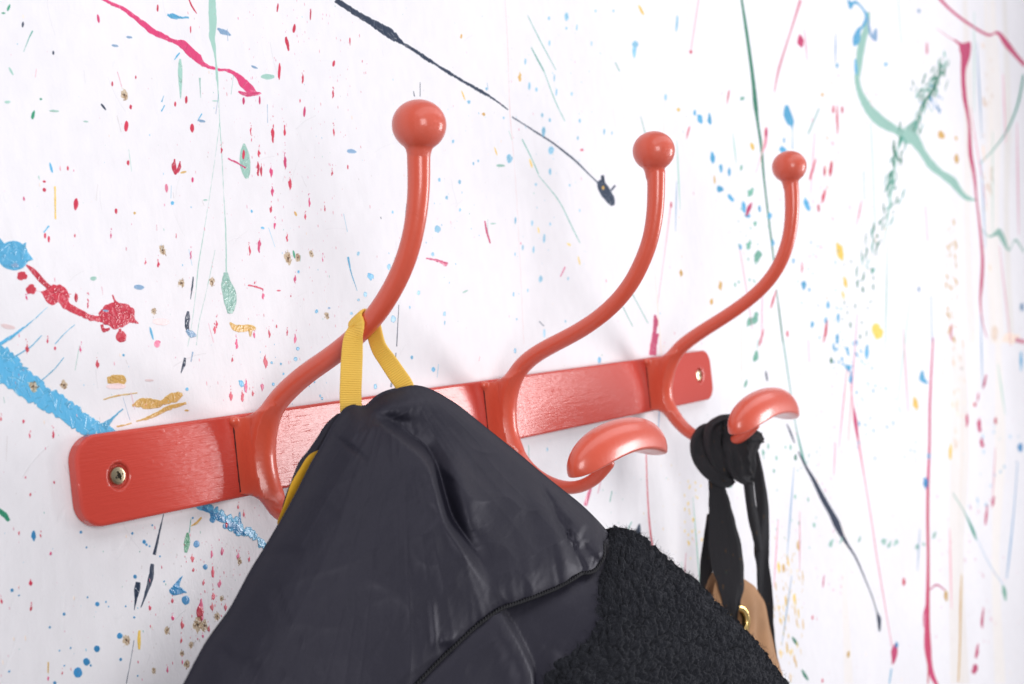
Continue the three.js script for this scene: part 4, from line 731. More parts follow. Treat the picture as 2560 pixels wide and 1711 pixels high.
B('crimson',0.3,[-273.2,-37.3,0.2,-0,-0.1,-0.4]);
B('crimson',0.3,[-271.9,-36.6,0.2,-0,-0.1,-0.3]);
S('pink',1.6,0.8,[-266.7,-59,-267.4,-59.8,-267.9,-59.8,-267.8,-61.7,-267.2,-62.5,-266.9,-62.6,-266.1,-62,-265.4,-60.1,-266.2,-60,-266.4,-59]);
B('pink',0.3,[-265.6,-57.6,0.2,-0,-0.1,-0.5]);
B('pink',0.3,[-266.7,-58.4,0.2,-0,-0,-0.2]);
B('pink',0.3,[-266.3,-58.6,0.2,-0,-0.1,-0.4]);
S('red',1.6,0.8,[-289.2,-77.9,-289.7,-78.8,-290.4,-78.8,-290.2,-80.9,-289.7,-81.8,-289.4,-81.9,-288.4,-81.3,-287.9,-79.3,-288.5,-79,-288.9,-77.9]);
B('red',0.3,[-288.7,-75.7,0.2,-0,-0.1,-0.5]);
B('red',0.3,[-289,-76,0.2,-0,-0.1,-0.4]);
B('pink',0.3,[-395.1,-34.2,0.6,-0.2,-0.2,-0.9]);
B('pink',0.3,[-404.3,-97.5,0.5,-0.2,-0.2,-0.9]);
B('red',0.3,[-405.2,7.4,0.4,-0.1,-0.1,-0.7]);
B('red',0.3,[-388.6,2.4,0.5,-0.1,-0.1,-0.7]);
F('red',40,0.15,0.51,2.5,0,[-309.2,-41.1,-262.5,-49.6,-272.6,-120.7,-318.3,-108.9]);
B('crimson',0.5,[-299.8,-87.3,2.3,-0.5,-0.5,-3.7]);
N(-298.4,-95.3,3.28);
N(-325.5,-91.4,2.20);
N(-353.6,-90.1,3.08);
N(-316.4,-106.9,1.73);
N(-266.3,-63.6,2.10);
S('yellow',0.4,1,[-344.9,-86.7,-346.4,-91.8,-346.4,-97,-345,-97.3,-344,-92.4,-343.5,-87.1]);
S('ochre',0.3,1,[-403.7,-89.1,-404.2,-94.7,-403.7,-94.8,-402.9,-89.3]);
B('pinkpale',0.12,[-310.9,71.6,2.2,-0.1,-0.3,-2]);
B('crimson',0.12,[-335.2,75.3,2.4,-0.1,-0.2,-1.2]);
B('red',0.12,[-379.4,73.2,0.7,-0,-0.1,-0.9]);
B('blue',0.3,[-249.3,43.2,1.7,0.5,1.3,-2.2]);
F('blue',14,0.29,0.86,1,0,[-231.1,66.7,-154.6,62.2,-161,21,-236.7,28.4]);
S('navy',1.2,1,[-125.8,300.1,-121.6,299,-108.5,294.8,-95.1,291,-84.3,287.2,-73.4,283.5,-64.7,281.1,-60,280.7,-54.4,279.6,-42.1,276.3,-28.8,271.4,-16.7,268.5,-4,264.3,9.7,261,20.7,258,37.2,253.6,55.1,249.5,74.5,242.8,75.8,243.8,56.7,250.8,40.1,256.4,22.8,260,11.9,263,-1.2,267,-14.7,270.5,-25.7,274.3,-39.8,278.6,-52.1,281.9,-56.2,284.1,-58.6,286.3,-66.2,290.4,-78.9,293,-91,295.4,-104.6,298.8,-117.7,303,-122.2,304.1]);
S('navy',0.6,1,[79.2,237.2,93.3,233.2,114.9,226.3,134.2,220.6,153.7,213.2,173.6,204.8,190.7,196,208,187.3,209.8,188.2,192.4,197,175.9,206.1,155.7,214.6,135.9,221.8,116.4,227.6,94.3,234,80.4,238.2]);
S('navy',1.2,1,[205.2,188.8,206.4,182.9,212.1,175.9,220.3,170.8,227.3,167.6,233.5,169.1,234.4,175.1,229.4,181.6,222.1,188.3,212,191.5]);
S('navy',0.5,1,[214,195.5,213.3,188.3,220.4,189.1,219.5,196.1]);
S('navy',0.5,1,[230.4,181.7,239.5,186.9,237.3,187.9,228.2,182.6]);
B('ochre',0.12,[215.9,184.4,2.4,0.1,-0.4,-2]);
S('navy',0.2,1,[-38.7,253.6,-40.7,242.7,-39.9,242.7,-38.2,253.7]);
S('navy',0.2,1,[-47.8,245.9,-47.7,241.9,-46.6,242.1,-47.3,246]);
S('navy',0.6,1,[-70.2,160.6,-74,146,-73.2,146,-69.7,160.6]);
S('navy',0.2,1,[-91.1,87,-95.5,69.8,-98.6,57.4,-97.7,57.3,-94.8,69.7,-90.6,87]);
S('navy',0.2,1,[-101.1,150.1,-100.4,148.6,-99.9,148.7,-100.1,150.3]);
S('navy',0.4,1,[87.2,66.9,93.7,62.6,94.4,63,88,67.3]);
B('sky',0.2,[183.8,336.7,3.4,0.4,-1.1,-3.7]);
B('sky',0.2,[154,331.1,1.8,0.2,-0.5,-1.6]);
B('sky',0.2,[181.4,326.3,1.9,0.2,-0.4,-1.2]);
B('sky',0.2,[199.8,329.6,1.2,0.1,-0.9,-2.9]);
B('sky',0.2,[150.4,308.8,1.4,0.2,-0.7,-2.4]);
B('sky',0.2,[108.9,287.5,1.3,0.1,-0.8,-2.7]);
B('sky',0.2,[110.9,266.8,1.7,0.1,-1,-3.5]);
B('sky',0.2,[121.6,264.9,1.7,0.1,-0.5,-1.9]);
B('sky',0.2,[152.2,278.3,1.1,0.1,-0.9,-3.2]);
B('sky',0.2,[153.2,265.9,1.4,0.1,-0.9,-3.2]);
B('sky',0.2,[178.3,266.9,1.5,0.1,-0.5,-1.6]);
B('sky',0.2,[47.5,257.7,1.5,0.1,-0.3,-1.3]);
B('sky',0.2,[21.2,244.5,2.1,0.1,-0.4,-1.6]);
B('sky',0.2,[67.5,235.9,1.3,0.1,-0.3,-1.1]);
B('sky',0.2,[126.3,243.3,1.7,0.1,-0.6,-1.9]);
B('sky',0.2,[137.6,239.9,1.8,0.1,-0.4,-1.6]);
B('sky',0.2,[187.3,243.7,1.9,0.1,-0.5,-1.8]);
B('sky',0.2,[125.6,229,2.8,0.1,-1.2,-4.2]);
B('sky',0.2,[134.6,213.6,4.2,0.2,-1,-3.5]);
B('sky',0.2,[180.7,227.4,1.5,0.1,-0.5,-1.6]);
B('sky',0.2,[-5.1,211.2,1.4,0.1,-0.4,-1.4]);
B('sky',0.2,[69.4,202.2,4.1,0.1,-1,-3.7]);
B('sky',0.2,[18.5,195.3,1.2,0,-0.3,-1.2]);
B('sky',0.2,[25.4,197.8,1.2,0,-0.3,-1.1]);
B('sky',0.2,[128.9,194.8,2.1,0,-0.8,-2.9]);
B('sky',0.2,[104.8,182.4,1.7,0,-0.3,-1.1]);
B('sky',0.2,[-27.5,180.3,1.6,0,-0.3,-1.4]);
B('sky',0.2,[-2.2,179.8,1.7,0,-0.5,-1.9]);
B('sky',0.2,[-20.9,166.8,1.6,0,-0.4,-1.5]);
B('sky',0.2,[-5.5,158,1.4,-0,-0.4,-1.4]);
B('sky',0.2,[-86.7,154,1,-0,-0.3,-1.1]);
B('sky',0.2,[-36.1,142.5,3.5,-0.1,-0.7,-2.8]);
B('sky',0.2,[68.4,151.3,1.3,-0,-0.7,-2.5]);
B('sky',0.2,[92.9,149.6,1.3,-0,-0.6,-2.2]);
B('sky',0.2,[120.3,149.2,1.4,-0,-0.3,-1.1]);
B('sky',0.2,[108.7,136.9,1.7,-0,-1.1,-3.7]);
B('sky',0.2,[75,129.1,1.3,-0,-0.6,-2.2]);
B('sky',0.2,[90.6,127.3,1.3,-0,-0.8,-2.9]);
B('sky',0.2,[-128.6,123.9,1.4,-0,-0.4,-1.5]);
B('sky',0.2,[-45.3,123.4,1.8,-0.1,-0.4,-1.6]);
B('sky',0.2,[-97.3,114.5,1.9,-0.1,-0.5,-2.2]);
B('sky',0.2,[-66.7,95.1,1.8,-0.1,-0.4,-1.6]);
B('sky',0.2,[-125.8,95.4,1.8,-0.1,-0.4,-1.8]);
B('sky',0.2,[-133.4,91.8,1.3,-0.1,-0.2,-0.9]);
B('sky',0.2,[96.4,102.4,2.6,-0.1,-0.8,-2.9]);
B('sky',0.2,[-38.9,78.3,1.6,-0.1,-0.5,-1.8]);
B('sky',0.2,[-98.5,77,2.6,-0.2,-0.6,-2.5]);
B('sky',0.2,[-78.8,84.7,1,-0.1,-0.2,-1]);
B('sky',0.2,[-142.1,82.7,1.3,-0.1,-0.2,-0.9]);
B('sky',0.2,[128,65.4,1.4,-0.1,-0.3,-1.1]);
B('sky',0.2,[93.3,56.9,1.6,-0.1,-1,-3.6]);
B('sky',0.2,[228.9,237.1,1.6,0.1,-0.9,-2.9]);
B('sky',0.2,[242.8,236.9,1.2,0.1,-0.5,-1.7]);
B('sky',0.2,[358.8,282,2.4,0.2,-1.1,-3.2]);
B('sky',0.2,[304.2,323.2,4,0.4,-2.8,-8.9]);
B('sky',0.2,[401.4,362.1,2.5,0.3,-2.9,-8.6]);
B('sky',0.2,[306.8,328.9,6.2,0.7,-1,-3.1]);
B('sky',0.2,[-39.8,71.6,0.8,-0.1,-0.4,-1.6]);
B('sky',0.2,[54.5,90.6,1.2,-0.1,-0.5,-1.8]);
B('sky',0.2,[75.7,93.3,1,-0.1,-0.4,-1.4]);
B('sky',0.2,[223,318.1,1.2,0.1,-0.6,-2.1]);
B('sky',0.2,[236.6,350.3,1.6,0.2,-0.4,-1.3]);
B('sky',0.2,[270.7,355.5,1.7,0.2,-0.4,-1.3]);
B('sky',0.2,[139.6,102.2,1.1,-0,-0.5,-1.5]);
B('sky',0.2,[62.8,123.3,0.9,-0,-0.4,-1.4]);
B('sky',0.2,[158.5,184.2,1.4,0,-0.3,-1.2]);
B('sky',0.2,[170.8,162.2,1.1,-0,-0.4,-1.2]);
S('blue',0.4,1,[-140.7,121.5,-138.6,111.2,-134,98.1,-133.6,98.2,-137.5,111.4,-138.4,121.8]);
B('blue',0.5,[-118,108,3.4,-0.9,-1.4,-2]);
B('steel',0.12,[-124.3,195.8,5,-0.2,-0.6,-1.6]);
S('pinkdeep',0.5,1,[24.7,149.8,25.5,140.6,28.9,131.9,30.7,132.3,28.4,141.1,26.5,150]);
S('pinkdeep',1,1,[-54.2,119.8,-44.6,118.5,-37.3,116.5,-30.6,113.9,-27.8,116.9,-35.5,118.7,-43.7,120.1,-53.6,121.1]);
S('pinkdeep',0.3,1,[135.9,112.4,127.2,104.1,128.1,103.8,137.4,112]);
B('red',0.12,[185.6,217.1,3,0.2,-0.2,-0.8]);
B('red',0.12,[-113.5,275,0.7,0.1,-0.3,-2.2]);
B('red',0.12,[-129.9,184.4,0.7,0,-0.2,-1.5]);
S('teal',0.6,1,[120,300.8,127.2,291.4,135.7,282,137.4,282.6,129.1,292.1,120.9,301.2]);
S('teal',0.4,0.4,[119.7,328.3,137.3,306.1,156.1,285.5,156.7,285.7,138.3,306.5,120.3,328.6]);
S('teal',0.4,0.4,[136.2,282.2,150.1,255.9,161.6,241.1,162.3,241.3,151.1,256.2,136.9,282.4]);
S('teal',0.5,0.5,[90.6,219.7,101.2,205.7,110,191.3,111,191.6,102.1,206,91.8,220.1]);
S('teal',0.5,0.4,[110.1,190.4,138.3,168.8,155.1,146.2,165.3,132.8,166,133,156.1,146.5,139.2,169.2,110.6,190.6]);
S('teal',0.6,0.5,[227.9,74.2,242.2,55.3,243.4,55.5,229.1,74.5]);
S('teal',0.6,0.5,[247,86.9,272.1,57,273.3,57.2,248.2,87.2]);
S('teal',0.3,1,[262.8,305.2,269.4,297.6,270.6,298,264,305.6]);
S('mint',0.3,1,[301,257.5,306.5,240.8,308.7,241.2,302.3,257.8]);
B('mint',0.12,[55.7,195.8,6.3,0.3,-0.2,-1.1]);
B('mint',0.12,[36.6,148,4.2,0.1,-0.1,-0.5]);
B('mint',0.12,[-10.2,94.5,3.7,0.9,0.4,-0.6]);
B('yellow',0.2,[326.5,365,2.6,1,4.5,-4.3]);
B('yellow',0.12,[14.8,249.1,0.8,0.3,1.9,-3.7]);
B('yellow',0.12,[100.6,200.2,1.3,0.3,1.4,-3.5]);
B('yellow',0.12,[383.9,271.6,3.9,0.4,-0.4,-1.8]);
B('yellow',0.12,[146.9,131.8,2.9,-0.9,-0.8,-0.7]);
B('yellow',0.12,[160.6,117.4,1.1,0.1,0.8,-3.8]);
B('yellow',0.12,[51.1,207.2,0.9,0.2,1.3,-3.3]);
B('yellow',0.12,[101.3,143.7,1,0.1,0.3,-2.6]);
B('ochre',0.5,[97.7,273.2,2.3,0.3,-0.6,-3.4]);
B('ochre',0.5,[20.6,296.8,1.5,0.2,-0.4,-2.1]);
B('ochre',0.4,[39.8,236.5,2.4,0.2,-0.3,-1.4]);
B('ochre',0.5,[351,104.3,3.3,-0,-0.7,-3.1]);
S('palepink',0.6,0.2,[87.6,336.4,85.9,314,82.9,288,80.2,265.7,76.7,239.8,75.6,206.9,73.6,170.5,68.8,119.7,61.4,49.9,62,49.9,69.4,119.7,74.2,170.5,76.3,207,78,240,80.9,265.8,83.9,288.1,86.8,314.2,88.3,336.5]);
F('dirt',16,0.19,0.46,2,0,[84.3,328.5,97.4,330.6,83.3,255.1,70.5,253.8]);
S('pinkdeep',1.6,1,[286.1,64.6,283.5,58.8,279.7,49.7,273.1,37.5,283.3,36.4,287.4,48.8,293,58.3,289.6,64.7]);
S('palered',0.3,0.4,[345.2,175.8,328.4,140.5,312.2,108,293.5,72.1,294.3,72,313.1,108,329.7,140.4,347.5,175.7]);
B('red',0.12,[345.6,172.5,1.9,0.1,-0.6,-2.7]);
F('sky',60,0.20,0.69,1.6,0,[98.5,310.3,226.2,328.3,180.4,105.5,60.4,107.1]);
F('sky',30,0.17,0.69,1.3,0,[-49.8,240.1,55.9,250.5,28.2,98.8,-73.1,100.9]);
F('red',16,0.16,0.64,4,0,[-120.8,293.4,-92.4,297.7,-111.2,179.5,-138.7,178.2]);
F('dirt',40,0.16,0.49,1.5,0,[-45.1,314.9,389.3,385.2,342.7,180,-69.9,165.4]);
B('blue',0.12,[176.7,28.8,3,-0.2,-0.6,-2.7]);
B('blue',0.12,[48.2,45,1.5,-0.1,-0.4,-2.1]);
B('blue',0.12,[-59.3,37.9,2.3,-0.2,-0.3,-1.8]);
B('blue',0.12,[-82.6,48.4,1.5,-0.1,-0.2,-1.4]);
B('blue',0.12,[-125.5,30.9,1.6,-0.1,-0.3,-1.8]);
S('pinkdeep',1.6,1,[279.5,48,272.8,37.7,267.1,27.6,281.3,25.8,285.3,36,291.9,46.1]);
S('pinkdeep',0.5,1,[145.4,-65.2,136.2,-79.9,125.5,-92.3,130.7,-94,140.9,-81.2,148.9,-66]);
S('palered',0.3,1,[157.3,-75.6,149.8,-86,150.8,-86.3,158.7,-76]);
S('crimson',0.4,1,[241.9,-59.3,235.8,-99.4,232.9,-129.5,233.4,-150,237.1,-150.4,235.8,-129.9,237.9,-99.6,243.6,-59.5]);
S('navy',1,1,[214.9,-124.2,206.8,-130.2,204.2,-133.6,211.1,-136.4,216.4,-133.2,217.2,-124.8]);
S('teal',0.2,1,[52.8,-32,50.8,-46,51.4,-46.1,53.4,-32.1]);
S('teal',0.2,1,[173.8,-87.8,168.2,-96.7,169.2,-96.9,174.9,-88.1]);
S('teal',0.4,1,[202.1,-119.9,192.8,-126.2,194.1,-126.8,203.5,-120.5]);
B('sky',0.12,[79.3,-38.9,1.3,-0.2,-0.3,-1.4]);
F('sky',20,0.19,0.58,1.5,0,[66.6,-28.3,289.3,-54.7,270.8,-136,53.2,-98]);
F('teal',14,0.20,0.59,2,0,[156.7,-64,283.2,-81.4,268.5,-146.1,144.4,-123.5]);
F('ochre',26,0.30,0.91,2,0,[234,-70.5,310.5,-80.8,275.7,-231.1,202.6,-213.7]);
S('navy',0.5,1,[-100,52.8,-104.9,39,-109.9,29.4,-108.1,29,-103.7,38.8,-99.3,52.7]);
S('stain',2,0.2,[1667.1,591.9,1594.1,382.4,1511.1,183.1,1448.5,-30.9,1490.1,-33,1545.8,184,1640.3,386.8,1691.3,596]);
S('stain',2,0.2,[1707.5,598.4,1624.7,385.2,1542.8,183.8,1476,-32.7,1547.5,-36.2,1602.5,185.3,1704.3,392.7,1749.2,605.5]);
S('stain',2,0.2,[1519.6,568,1450.4,369.3,1376.9,180.2,1319.1,-23.5,1369.5,-25.9,1418.9,181.3,1506.1,374.5,1548.7,573]);
S('stain',2,0.2,[1809.3,614.9,1728.9,394.8,1637.9,185.8,1569.4,-38,1614.8,-40.2,1675.9,186.8,1779.7,399.6,1835.9,619.4]);
S('stain',2,0.2,[1238,-12.4,1171.4,-176,1102.1,-330,1051,-500.8,1111.8,-516.8,1146.2,-338.6,1238.7,-184.7,1273.2,-14.1]);
S('stain',2,0.2,[1285.1,-15,1221.6,-182.4,1146.2,-338.6,1096.2,-513.1,1138,-524.1,1176.5,-344.5,1267.9,-188.3,1309.3,-16.2]);
S('stain',2,0.2,[1489.3,-26.4,1411.8,-206.2,1326.1,-373.8,1266.4,-560,1327,-576,1370.2,-382.4,1479.5,-214.9,1524.8,-28.1]);
S('stain',2,0.2,[778.2,13.2,737.8,-121.6,689.1,-249.2,656.6,-392.1,684,-399.3,708.8,-253,767.5,-125.4,793.6,12.5]);
N(-303.2,-93.6,4.26);
N(-287.8,-92.3,2.55);
N(-314.1,-113.8,2.47);
N(-337.5,-111.3,1.68);
N(-283.0,-82.6,1.80);
N(-309.5,-103.8,1.99);
F('dirt',90,0.10,0.50,2.2,0,[-336.2,-31.2,-254.7,-45.6,-267.7,-136.6,-347.1,-114.9]);
F('dirt',26,0.13,0.63,1.5,0,[-308.4,-83.4,-285.6,-88.6,-288.6,-110.1,-311.2,-104.4]);
F('dirt',30,0.07,0.23,1.5,0,[-423,-20.4,-342.8,-35,-352.9,-113.3,-431.3,-91.8]);
S('darkgreen',0.7,1,[568.9,416.6,571.3,384.2,574,349.3,574.7,319.1,573.2,293.7,576.5,273.9,579.1,248.9,578.1,213.5,578.9,173.2,580.1,142.9,582,112.6,585.8,112.7,585.1,143.2,583.9,173.5,583.7,214,586.6,249.8,584,275,585.7,295.5,585.3,320.7,583.4,351,580,386,575.1,418]);
S('darkgreen',0.4,1,[581.1,82.3,581.1,51.9,582.7,21.5,586.4,21.5,585.5,52,583,82.4]);
S('mint',4,1,[998.9,467,980.4,441.5,952.6,416.3,930.9,382.7,921.2,356.4,935.8,331.7,971.3,310.9,1029.1,301.1,1088.6,296.3,1108.4,287.6,1140.8,287.7,1178.6,273.9,1211.1,257.7,1262.1,246.4,1319.2,234.5,1355.9,223.6,1395.9,213.6,1461.5,212.7,1466.2,215.7,1415.1,221.9,1385.7,231.4,1357.5,246.7,1290.8,257.1,1246.9,268.4,1212.5,282.4,1186.7,301.5,1160.7,314,1110.3,309.7,1055.9,315.2,1008.6,324.9,966.1,339.8,942.6,359.8,957.3,384.8,982.4,418.2,1005.7,443.5,1017.6,469.3]);
S('mint',1,1,[1166.8,304.2,1185.1,318.1,1185.8,329.2,1176,329.7,1149.1,321.6,1117.4,311.5]);
S('mint',1,1,[1470.5,166.7,1521.3,151.9,1582.8,154.3,1600.2,145.2,1647.4,127.4,1701.9,145.9,1755.1,124.8,1767,126.8,1706.8,150.8,1649.5,132.2,1634.4,150.1,1602.3,168.3,1525.2,154.9,1474.8,167.8]);
S('blue',1.2,1,[926.1,471.6,933.3,460.5,956.7,471.6,980.8,469.3,992.5,460.8,980.2,447.8,952,434.9,932.6,420.1,930.8,409.8,939,410,961,421.1,967.4,434.3,991.2,447.5,1005.8,463.4,987.1,471.9,961.1,477.1,945.5,472.9,930.9,473.3]);
S('steel',1,1,[999,458.7,1004.1,434.2,1033,430.5,1040.6,449,1031.3,448.3,1010.2,434.2,1013.5,436.5,1006.6,460.3]);
S('blue',0.8,1,[930,391.1,925.2,375.3,927.7,369.6,934.8,370.6,937.6,377.1,937.1,392.1]);
S('pinkdeep',0.7,1,[1364.7,544.9,1436.3,534.3,1540.2,526.8,1671.4,525.4,1735.3,537.8,1781.2,522.4,1848.2,510.7,1923,498.3,1951,507,1878.5,520.2,1822.7,535.4,1750,545.8,1679.1,531.1,1551.3,532.4,1448.3,539.6,1378.8,550.8]);
S('pinkdeep',0.9,1,[1433.7,486.2,1465.6,478.8,1461.7,474.7,1467.5,465.8,1456.6,433.9,1449.7,391.3,1464.7,347.8,1449.3,293.9,1460.4,257,1462.6,219.6,1463,166.9,1455.8,114.3,1431.4,70,1417.7,44.2,1419.2,7.1,1437.2,-19.8,1441.2,-19.7,1425.9,7.1,1429.8,44,1450.2,69.4,1475.1,114.4,1476.9,167.5,1475.1,220.4,1479.9,258.7,1474.2,296.2,1481.5,349.6,1477.4,395,1487,437.2,1529.1,472.5,1542.1,495.4,1482.5,487.5,1439.6,488.8]);
S('palered',0.3,1,[1338.9,491.8,1433.7,484.5,1438.1,486.6,1340.5,492.7]);
S('teal',0.3,0.5,[1906.4,481.8,1840.6,422.9,1742.1,363.5,1632,318.5,1508.2,279.4,1511.9,278.5,1637.5,317.6,1753.5,362.9,1857.4,423.3,1924.5,483]);
S('palered',0.4,0.5,[749.2,444,702.8,393,655.4,344.3,636.7,315.7,639.2,315.8,661.7,344.3,707.4,393.1,758.9,444.4]);
S('palered',0.5,1,[600.9,271.1,591.8,252.8,578.4,236.5,558.4,215.2,559.5,215.1,580.7,236.4,600.3,252.8,607.2,271.4]);
B('pinkdeep',0.25,[739.2,390.9,10.4,1.8,-0.1,-7.7]);
B('pinkdeep',0.12,[600.6,265.1,5.1,0.4,-1.4,-5.2]);
S('palered',0.2,0.3,[458.3,396.4,426.7,338.1,428.2,338.2,459.9,396.6]);
B('red',0.12,[427,336.4,3.6,0.5,-0.4,-1.7]);
S('blue',0.5,1,[666.4,302.6,658.8,290.4,667.6,280.2,679.6,277.3,674.5,250.3,676.6,250.5,683.7,277.8,689.1,285,683.4,294.8,676,303.9]);
B('blue',0.5,[643,247.7,10,0.7,-1.1,-4.3]);
B('blue',0.12,[652,259.4,2.7,0.2,-0.9,-3.2]);
B('blue',0.3,[420.9,271.5,3.1,0.3,-0.7,-2.8]);
B('blue',0.3,[431.7,266,6.2,1.3,1.8,-4.8]);
B('blue',0.3,[454.4,267.5,4.8,0.4,-1.4,-5.8]);
B('blue',0.3,[451.5,227.1,5.4,0.7,0.4,-6]);
B('blue',0.3,[469.5,215.9,4.4,0.2,-1.1,-4.3]);
B('blue',0.3,[489.6,213.3,4.5,0.2,-1.1,-4.4]);
B('blue',0.3,[461.8,193.2,6.3,2.4,4.3,-2.4]);
B('blue',0.3,[486.7,184,4.6,1.2,5,-4.4]);
B('blue',0.3,[517.7,175.3,5.2,0.5,0.4,-5.8]);
B('blue',0.3,[559.2,174.7,3.7,0.3,0.3,-3.5]);
B('blue',0.3,[585.3,167.1,5,0.1,-1.1,-4.1]);
B('blue',0.3,[700.4,184.1,8.4,1.3,4.7,-8.1]);
B('blue',0.3,[586.3,136,5,0,-1.1,-4.1]);
B('blue',0.3,[496.4,131.3,4.4,0.7,1.9,-3.2]);
B('blue',0.3,[664.6,85.7,7.5,-0.2,-1.3,-4.7]);
B('blue',0.3,[677.2,37.5,4.1,-0.2,-1,-3.7]);
B('blue',0.3,[722.3,40.4,4.3,-0.2,-1.1,-3.8]);
B('blue',0.3,[753.8,16,5.2,-0.3,-1.8,-6]);
B('blue',0.3,[765.2,41.8,4.5,-0.2,-1.6,-5.5]);
B('blue',0.3,[1062.8,400.2,8,1,-0.9,-2.7]);
B('blue',0.3,[860.7,374.3,5,0.6,-0.9,-3]);
B('blue',0.3,[735.2,59.5,5.9,-0.2,-1.1,-3.8]);
B('blue',0.3,[680.1,79.5,3.5,-0.1,-0.6,-2.1]);
B('blue',0.3,[641.1,114.9,3.3,-0,-0.9,-3.1]);
B('blue',0.3,[525.6,165.7,8.2,0.2,-0.5,-2]);
S('pinkdeep',0.8,1,[538.5,181.2,526.1,175.2,520,165.8,523.2,165.4,535.4,173.7,541.5,180.6]);
B('mintdeep',0.5,[539.3,192,6.7,-0.5,-3.9,-4.4]);
B('mintdeep',0.5,[519.8,133.8,5.4,-0.6,-4.2,-4.7]);
B('mintdeep',0.5,[540.3,120.4,7.8,-0.9,-5.6,-6.2]);
B('mintdeep',0.5,[500.5,49.3,6.4,-1,-4.5,-4.9]);
B('mintdeep',0.5,[516.8,52.2,6.5,-1,-5.4,-5.9]);
B('mintdeep',0.5,[543.8,298.7,4.5,-0.1,-2.2,-2.6]);
B('mintdeep',0.5,[522,219.4,3.3,-0.2,-2.5,-3]);
B('mintdeep',0.5,[542.8,157.5,4.5,-0.4,-2.2,-2.4]);
S('darkgreen',2,0.6,[1304.2,400.3,1295.3,396.7,1298.7,393.9,1300.9,394.2,1305.8,397.3,1306.2,400.3]);
S('darkgreen',2,0.6,[1352.2,424.7,1338.3,419.8,1340.4,415.9,1342.7,416.1,1348.5,419.9,1354,424.6]);
S('teal',2,0.6,[1262.4,355.1,1262,351.4,1261.6,347.8,1263.7,348,1267.2,352,1264.6,355.4]);
S('darkgreen',2,0.6,[1257.5,387.6,1251.5,383.5,1243.9,378.4,1245.5,378.3,1259.1,383.3,1259.5,387.7]);
S('darkgreen',2,0.6,[1317.7,403.3,1316.8,399.5,1317.9,396,1320.1,396.2,1323.6,400.4,1320,403.7]);
S('teal',2,0.6,[1330.6,422.9,1329.2,415.1,1323.4,406.8,1325.6,407,1331.8,415.4,1332.8,423.2]);
S('darkgreen',2,0.6,[1259,382.1,1258.9,376.6,1260.9,371.5,1263,371.8,1263.4,377.3,1261.1,382.4]);
S('darkgreen',2,0.6,[1358.5,431.6,1351.7,422.4,1359.3,415,1361.6,415.4,1359.6,423.5,1360.8,431.8]);
S('teal',2,0.6,[1230.3,366.4,1224,362.8,1228.2,360.3,1230.2,360.6,1233.3,363.7,1232.2,366.4]);
S('darkgreen',2,0.6,[1291.8,383.4,1282.3,377.3,1281.4,371.8,1283.5,372,1290.7,377.7,1293.8,383.5]);
S('darkgreen',2,0.6,[1301.9,410.5,1295.7,405.7,1294.6,401.2,1296.7,401.3,1305.5,406.4,1304,410.7]);
S('teal',2,0.6,[1348.8,435.1,1348.7,431.8,1347.1,428.3,1349.2,428.5,1354.1,432.4,1351.1,435.5]);
S('darkgreen',2,0.6,[1275.2,386,1257.9,374.9,1249.1,364.7,1251.1,364.8,1260.3,374.9,1277.1,386]);
S('darkgreen',2,0.6,[1311.8,421.4,1296.3,410.2,1287.3,399.4,1289.3,399.5,1304.3,410.5,1313.9,421.5]);
S('teal',2,0.6,[1369.6,443.2,1362.1,437.7,1361.4,433,1363.7,433.3,1365.6,438,1371.7,443.3]);
S('darkgreen',2,0.6,[1294.2,410,1274.5,402.5,1263.5,395.1,1265.2,395,1280.8,401.9,1295.7,409.8]);
S('darkgreen',2,0.6,[1286.3,394.4,1277.4,391.9,1277.7,389.5,1279.8,389.7,1283.5,391.5,1287.8,394.2]);
S('teal',2,0.6,[1262.1,388.4,1255.9,384.6,1253.1,380.5,1255,380.5,1264.7,384.8,1264.2,388.6]);
S('darkgreen',2,0.6,[1311.7,412.3,1303.9,405.4,1307,399.7,1309.2,400,1312.1,406.3,1313.8,412.5]);
S('darkgreen',2,0.6,[1337.5,443.5,1332.7,437.4,1335.8,432.5,1338.1,432.8,1340.2,438.5,1339.8,443.8]);
S('teal',2,0.6,[1281.2,389.8,1269,380.2,1261.7,371,1263.8,371,1272.8,380.3,1283.2,389.9]);
S('darkgreen',2,0.6,[1255.6,393.8,1249.5,391,1252,388.8,1254,389,1259.3,391.7,1257.6,393.9]);
S('darkgreen',2,0.6,[1264.2,382.7,1257.2,373.2,1256,364.2,1258.1,364.4,1267.6,374.1,1266.4,382.9]);
S('teal',2,0.6,[1270.6,392,1266.3,389.2,1263.5,386.3,1265.3,386.2,1271.6,389.3,1272.6,392.1]);
S('darkgreen',2,0.6,[1377.2,443.5,1368.4,437.1,1361.7,430.5,1363.8,430.6,1374.8,437.3,1379.4,443.6]);
S('darkgreen',2,0.6,[1323.3,431.8,1313.8,421.9,1302.9,411.8,1304.9,411.9,1317.2,422.1,1325.4,431.9]);
S('teal',2,0.6,[1381.3,446.7,1362.6,436.9,1351,427.8,1353,427.8,1366,436.8,1383.2,446.6]);
S('darkgreen',2,0.6,[1227.5,360.4,1228.3,354.9,1232.3,350.1,1234.4,350.4,1234.8,356,1229.5,360.7]);
S('darkgreen',2,0.6,[1341.7,430.1,1334.2,420.2,1332.5,411.1,1334.7,411.4,1338.7,420.7,1343.9,430.3]);
S('teal',2,0.6,[1312.9,391.1,1299.5,382.1,1295.6,374,1297.7,374.2,1304,382.3,1314.9,391.1]);
S('darkgreen',2,0.6,[1288.4,402.9,1293.4,397.3,1305.4,393,1307.4,393.5,1299.6,398.9,1290.5,403.4]);
S('darkgreen',2,0.6,[1245.6,386.2,1240.3,381,1236.5,375.8,1238.5,375.9,1245.1,381.2,1247.6,386.3]);
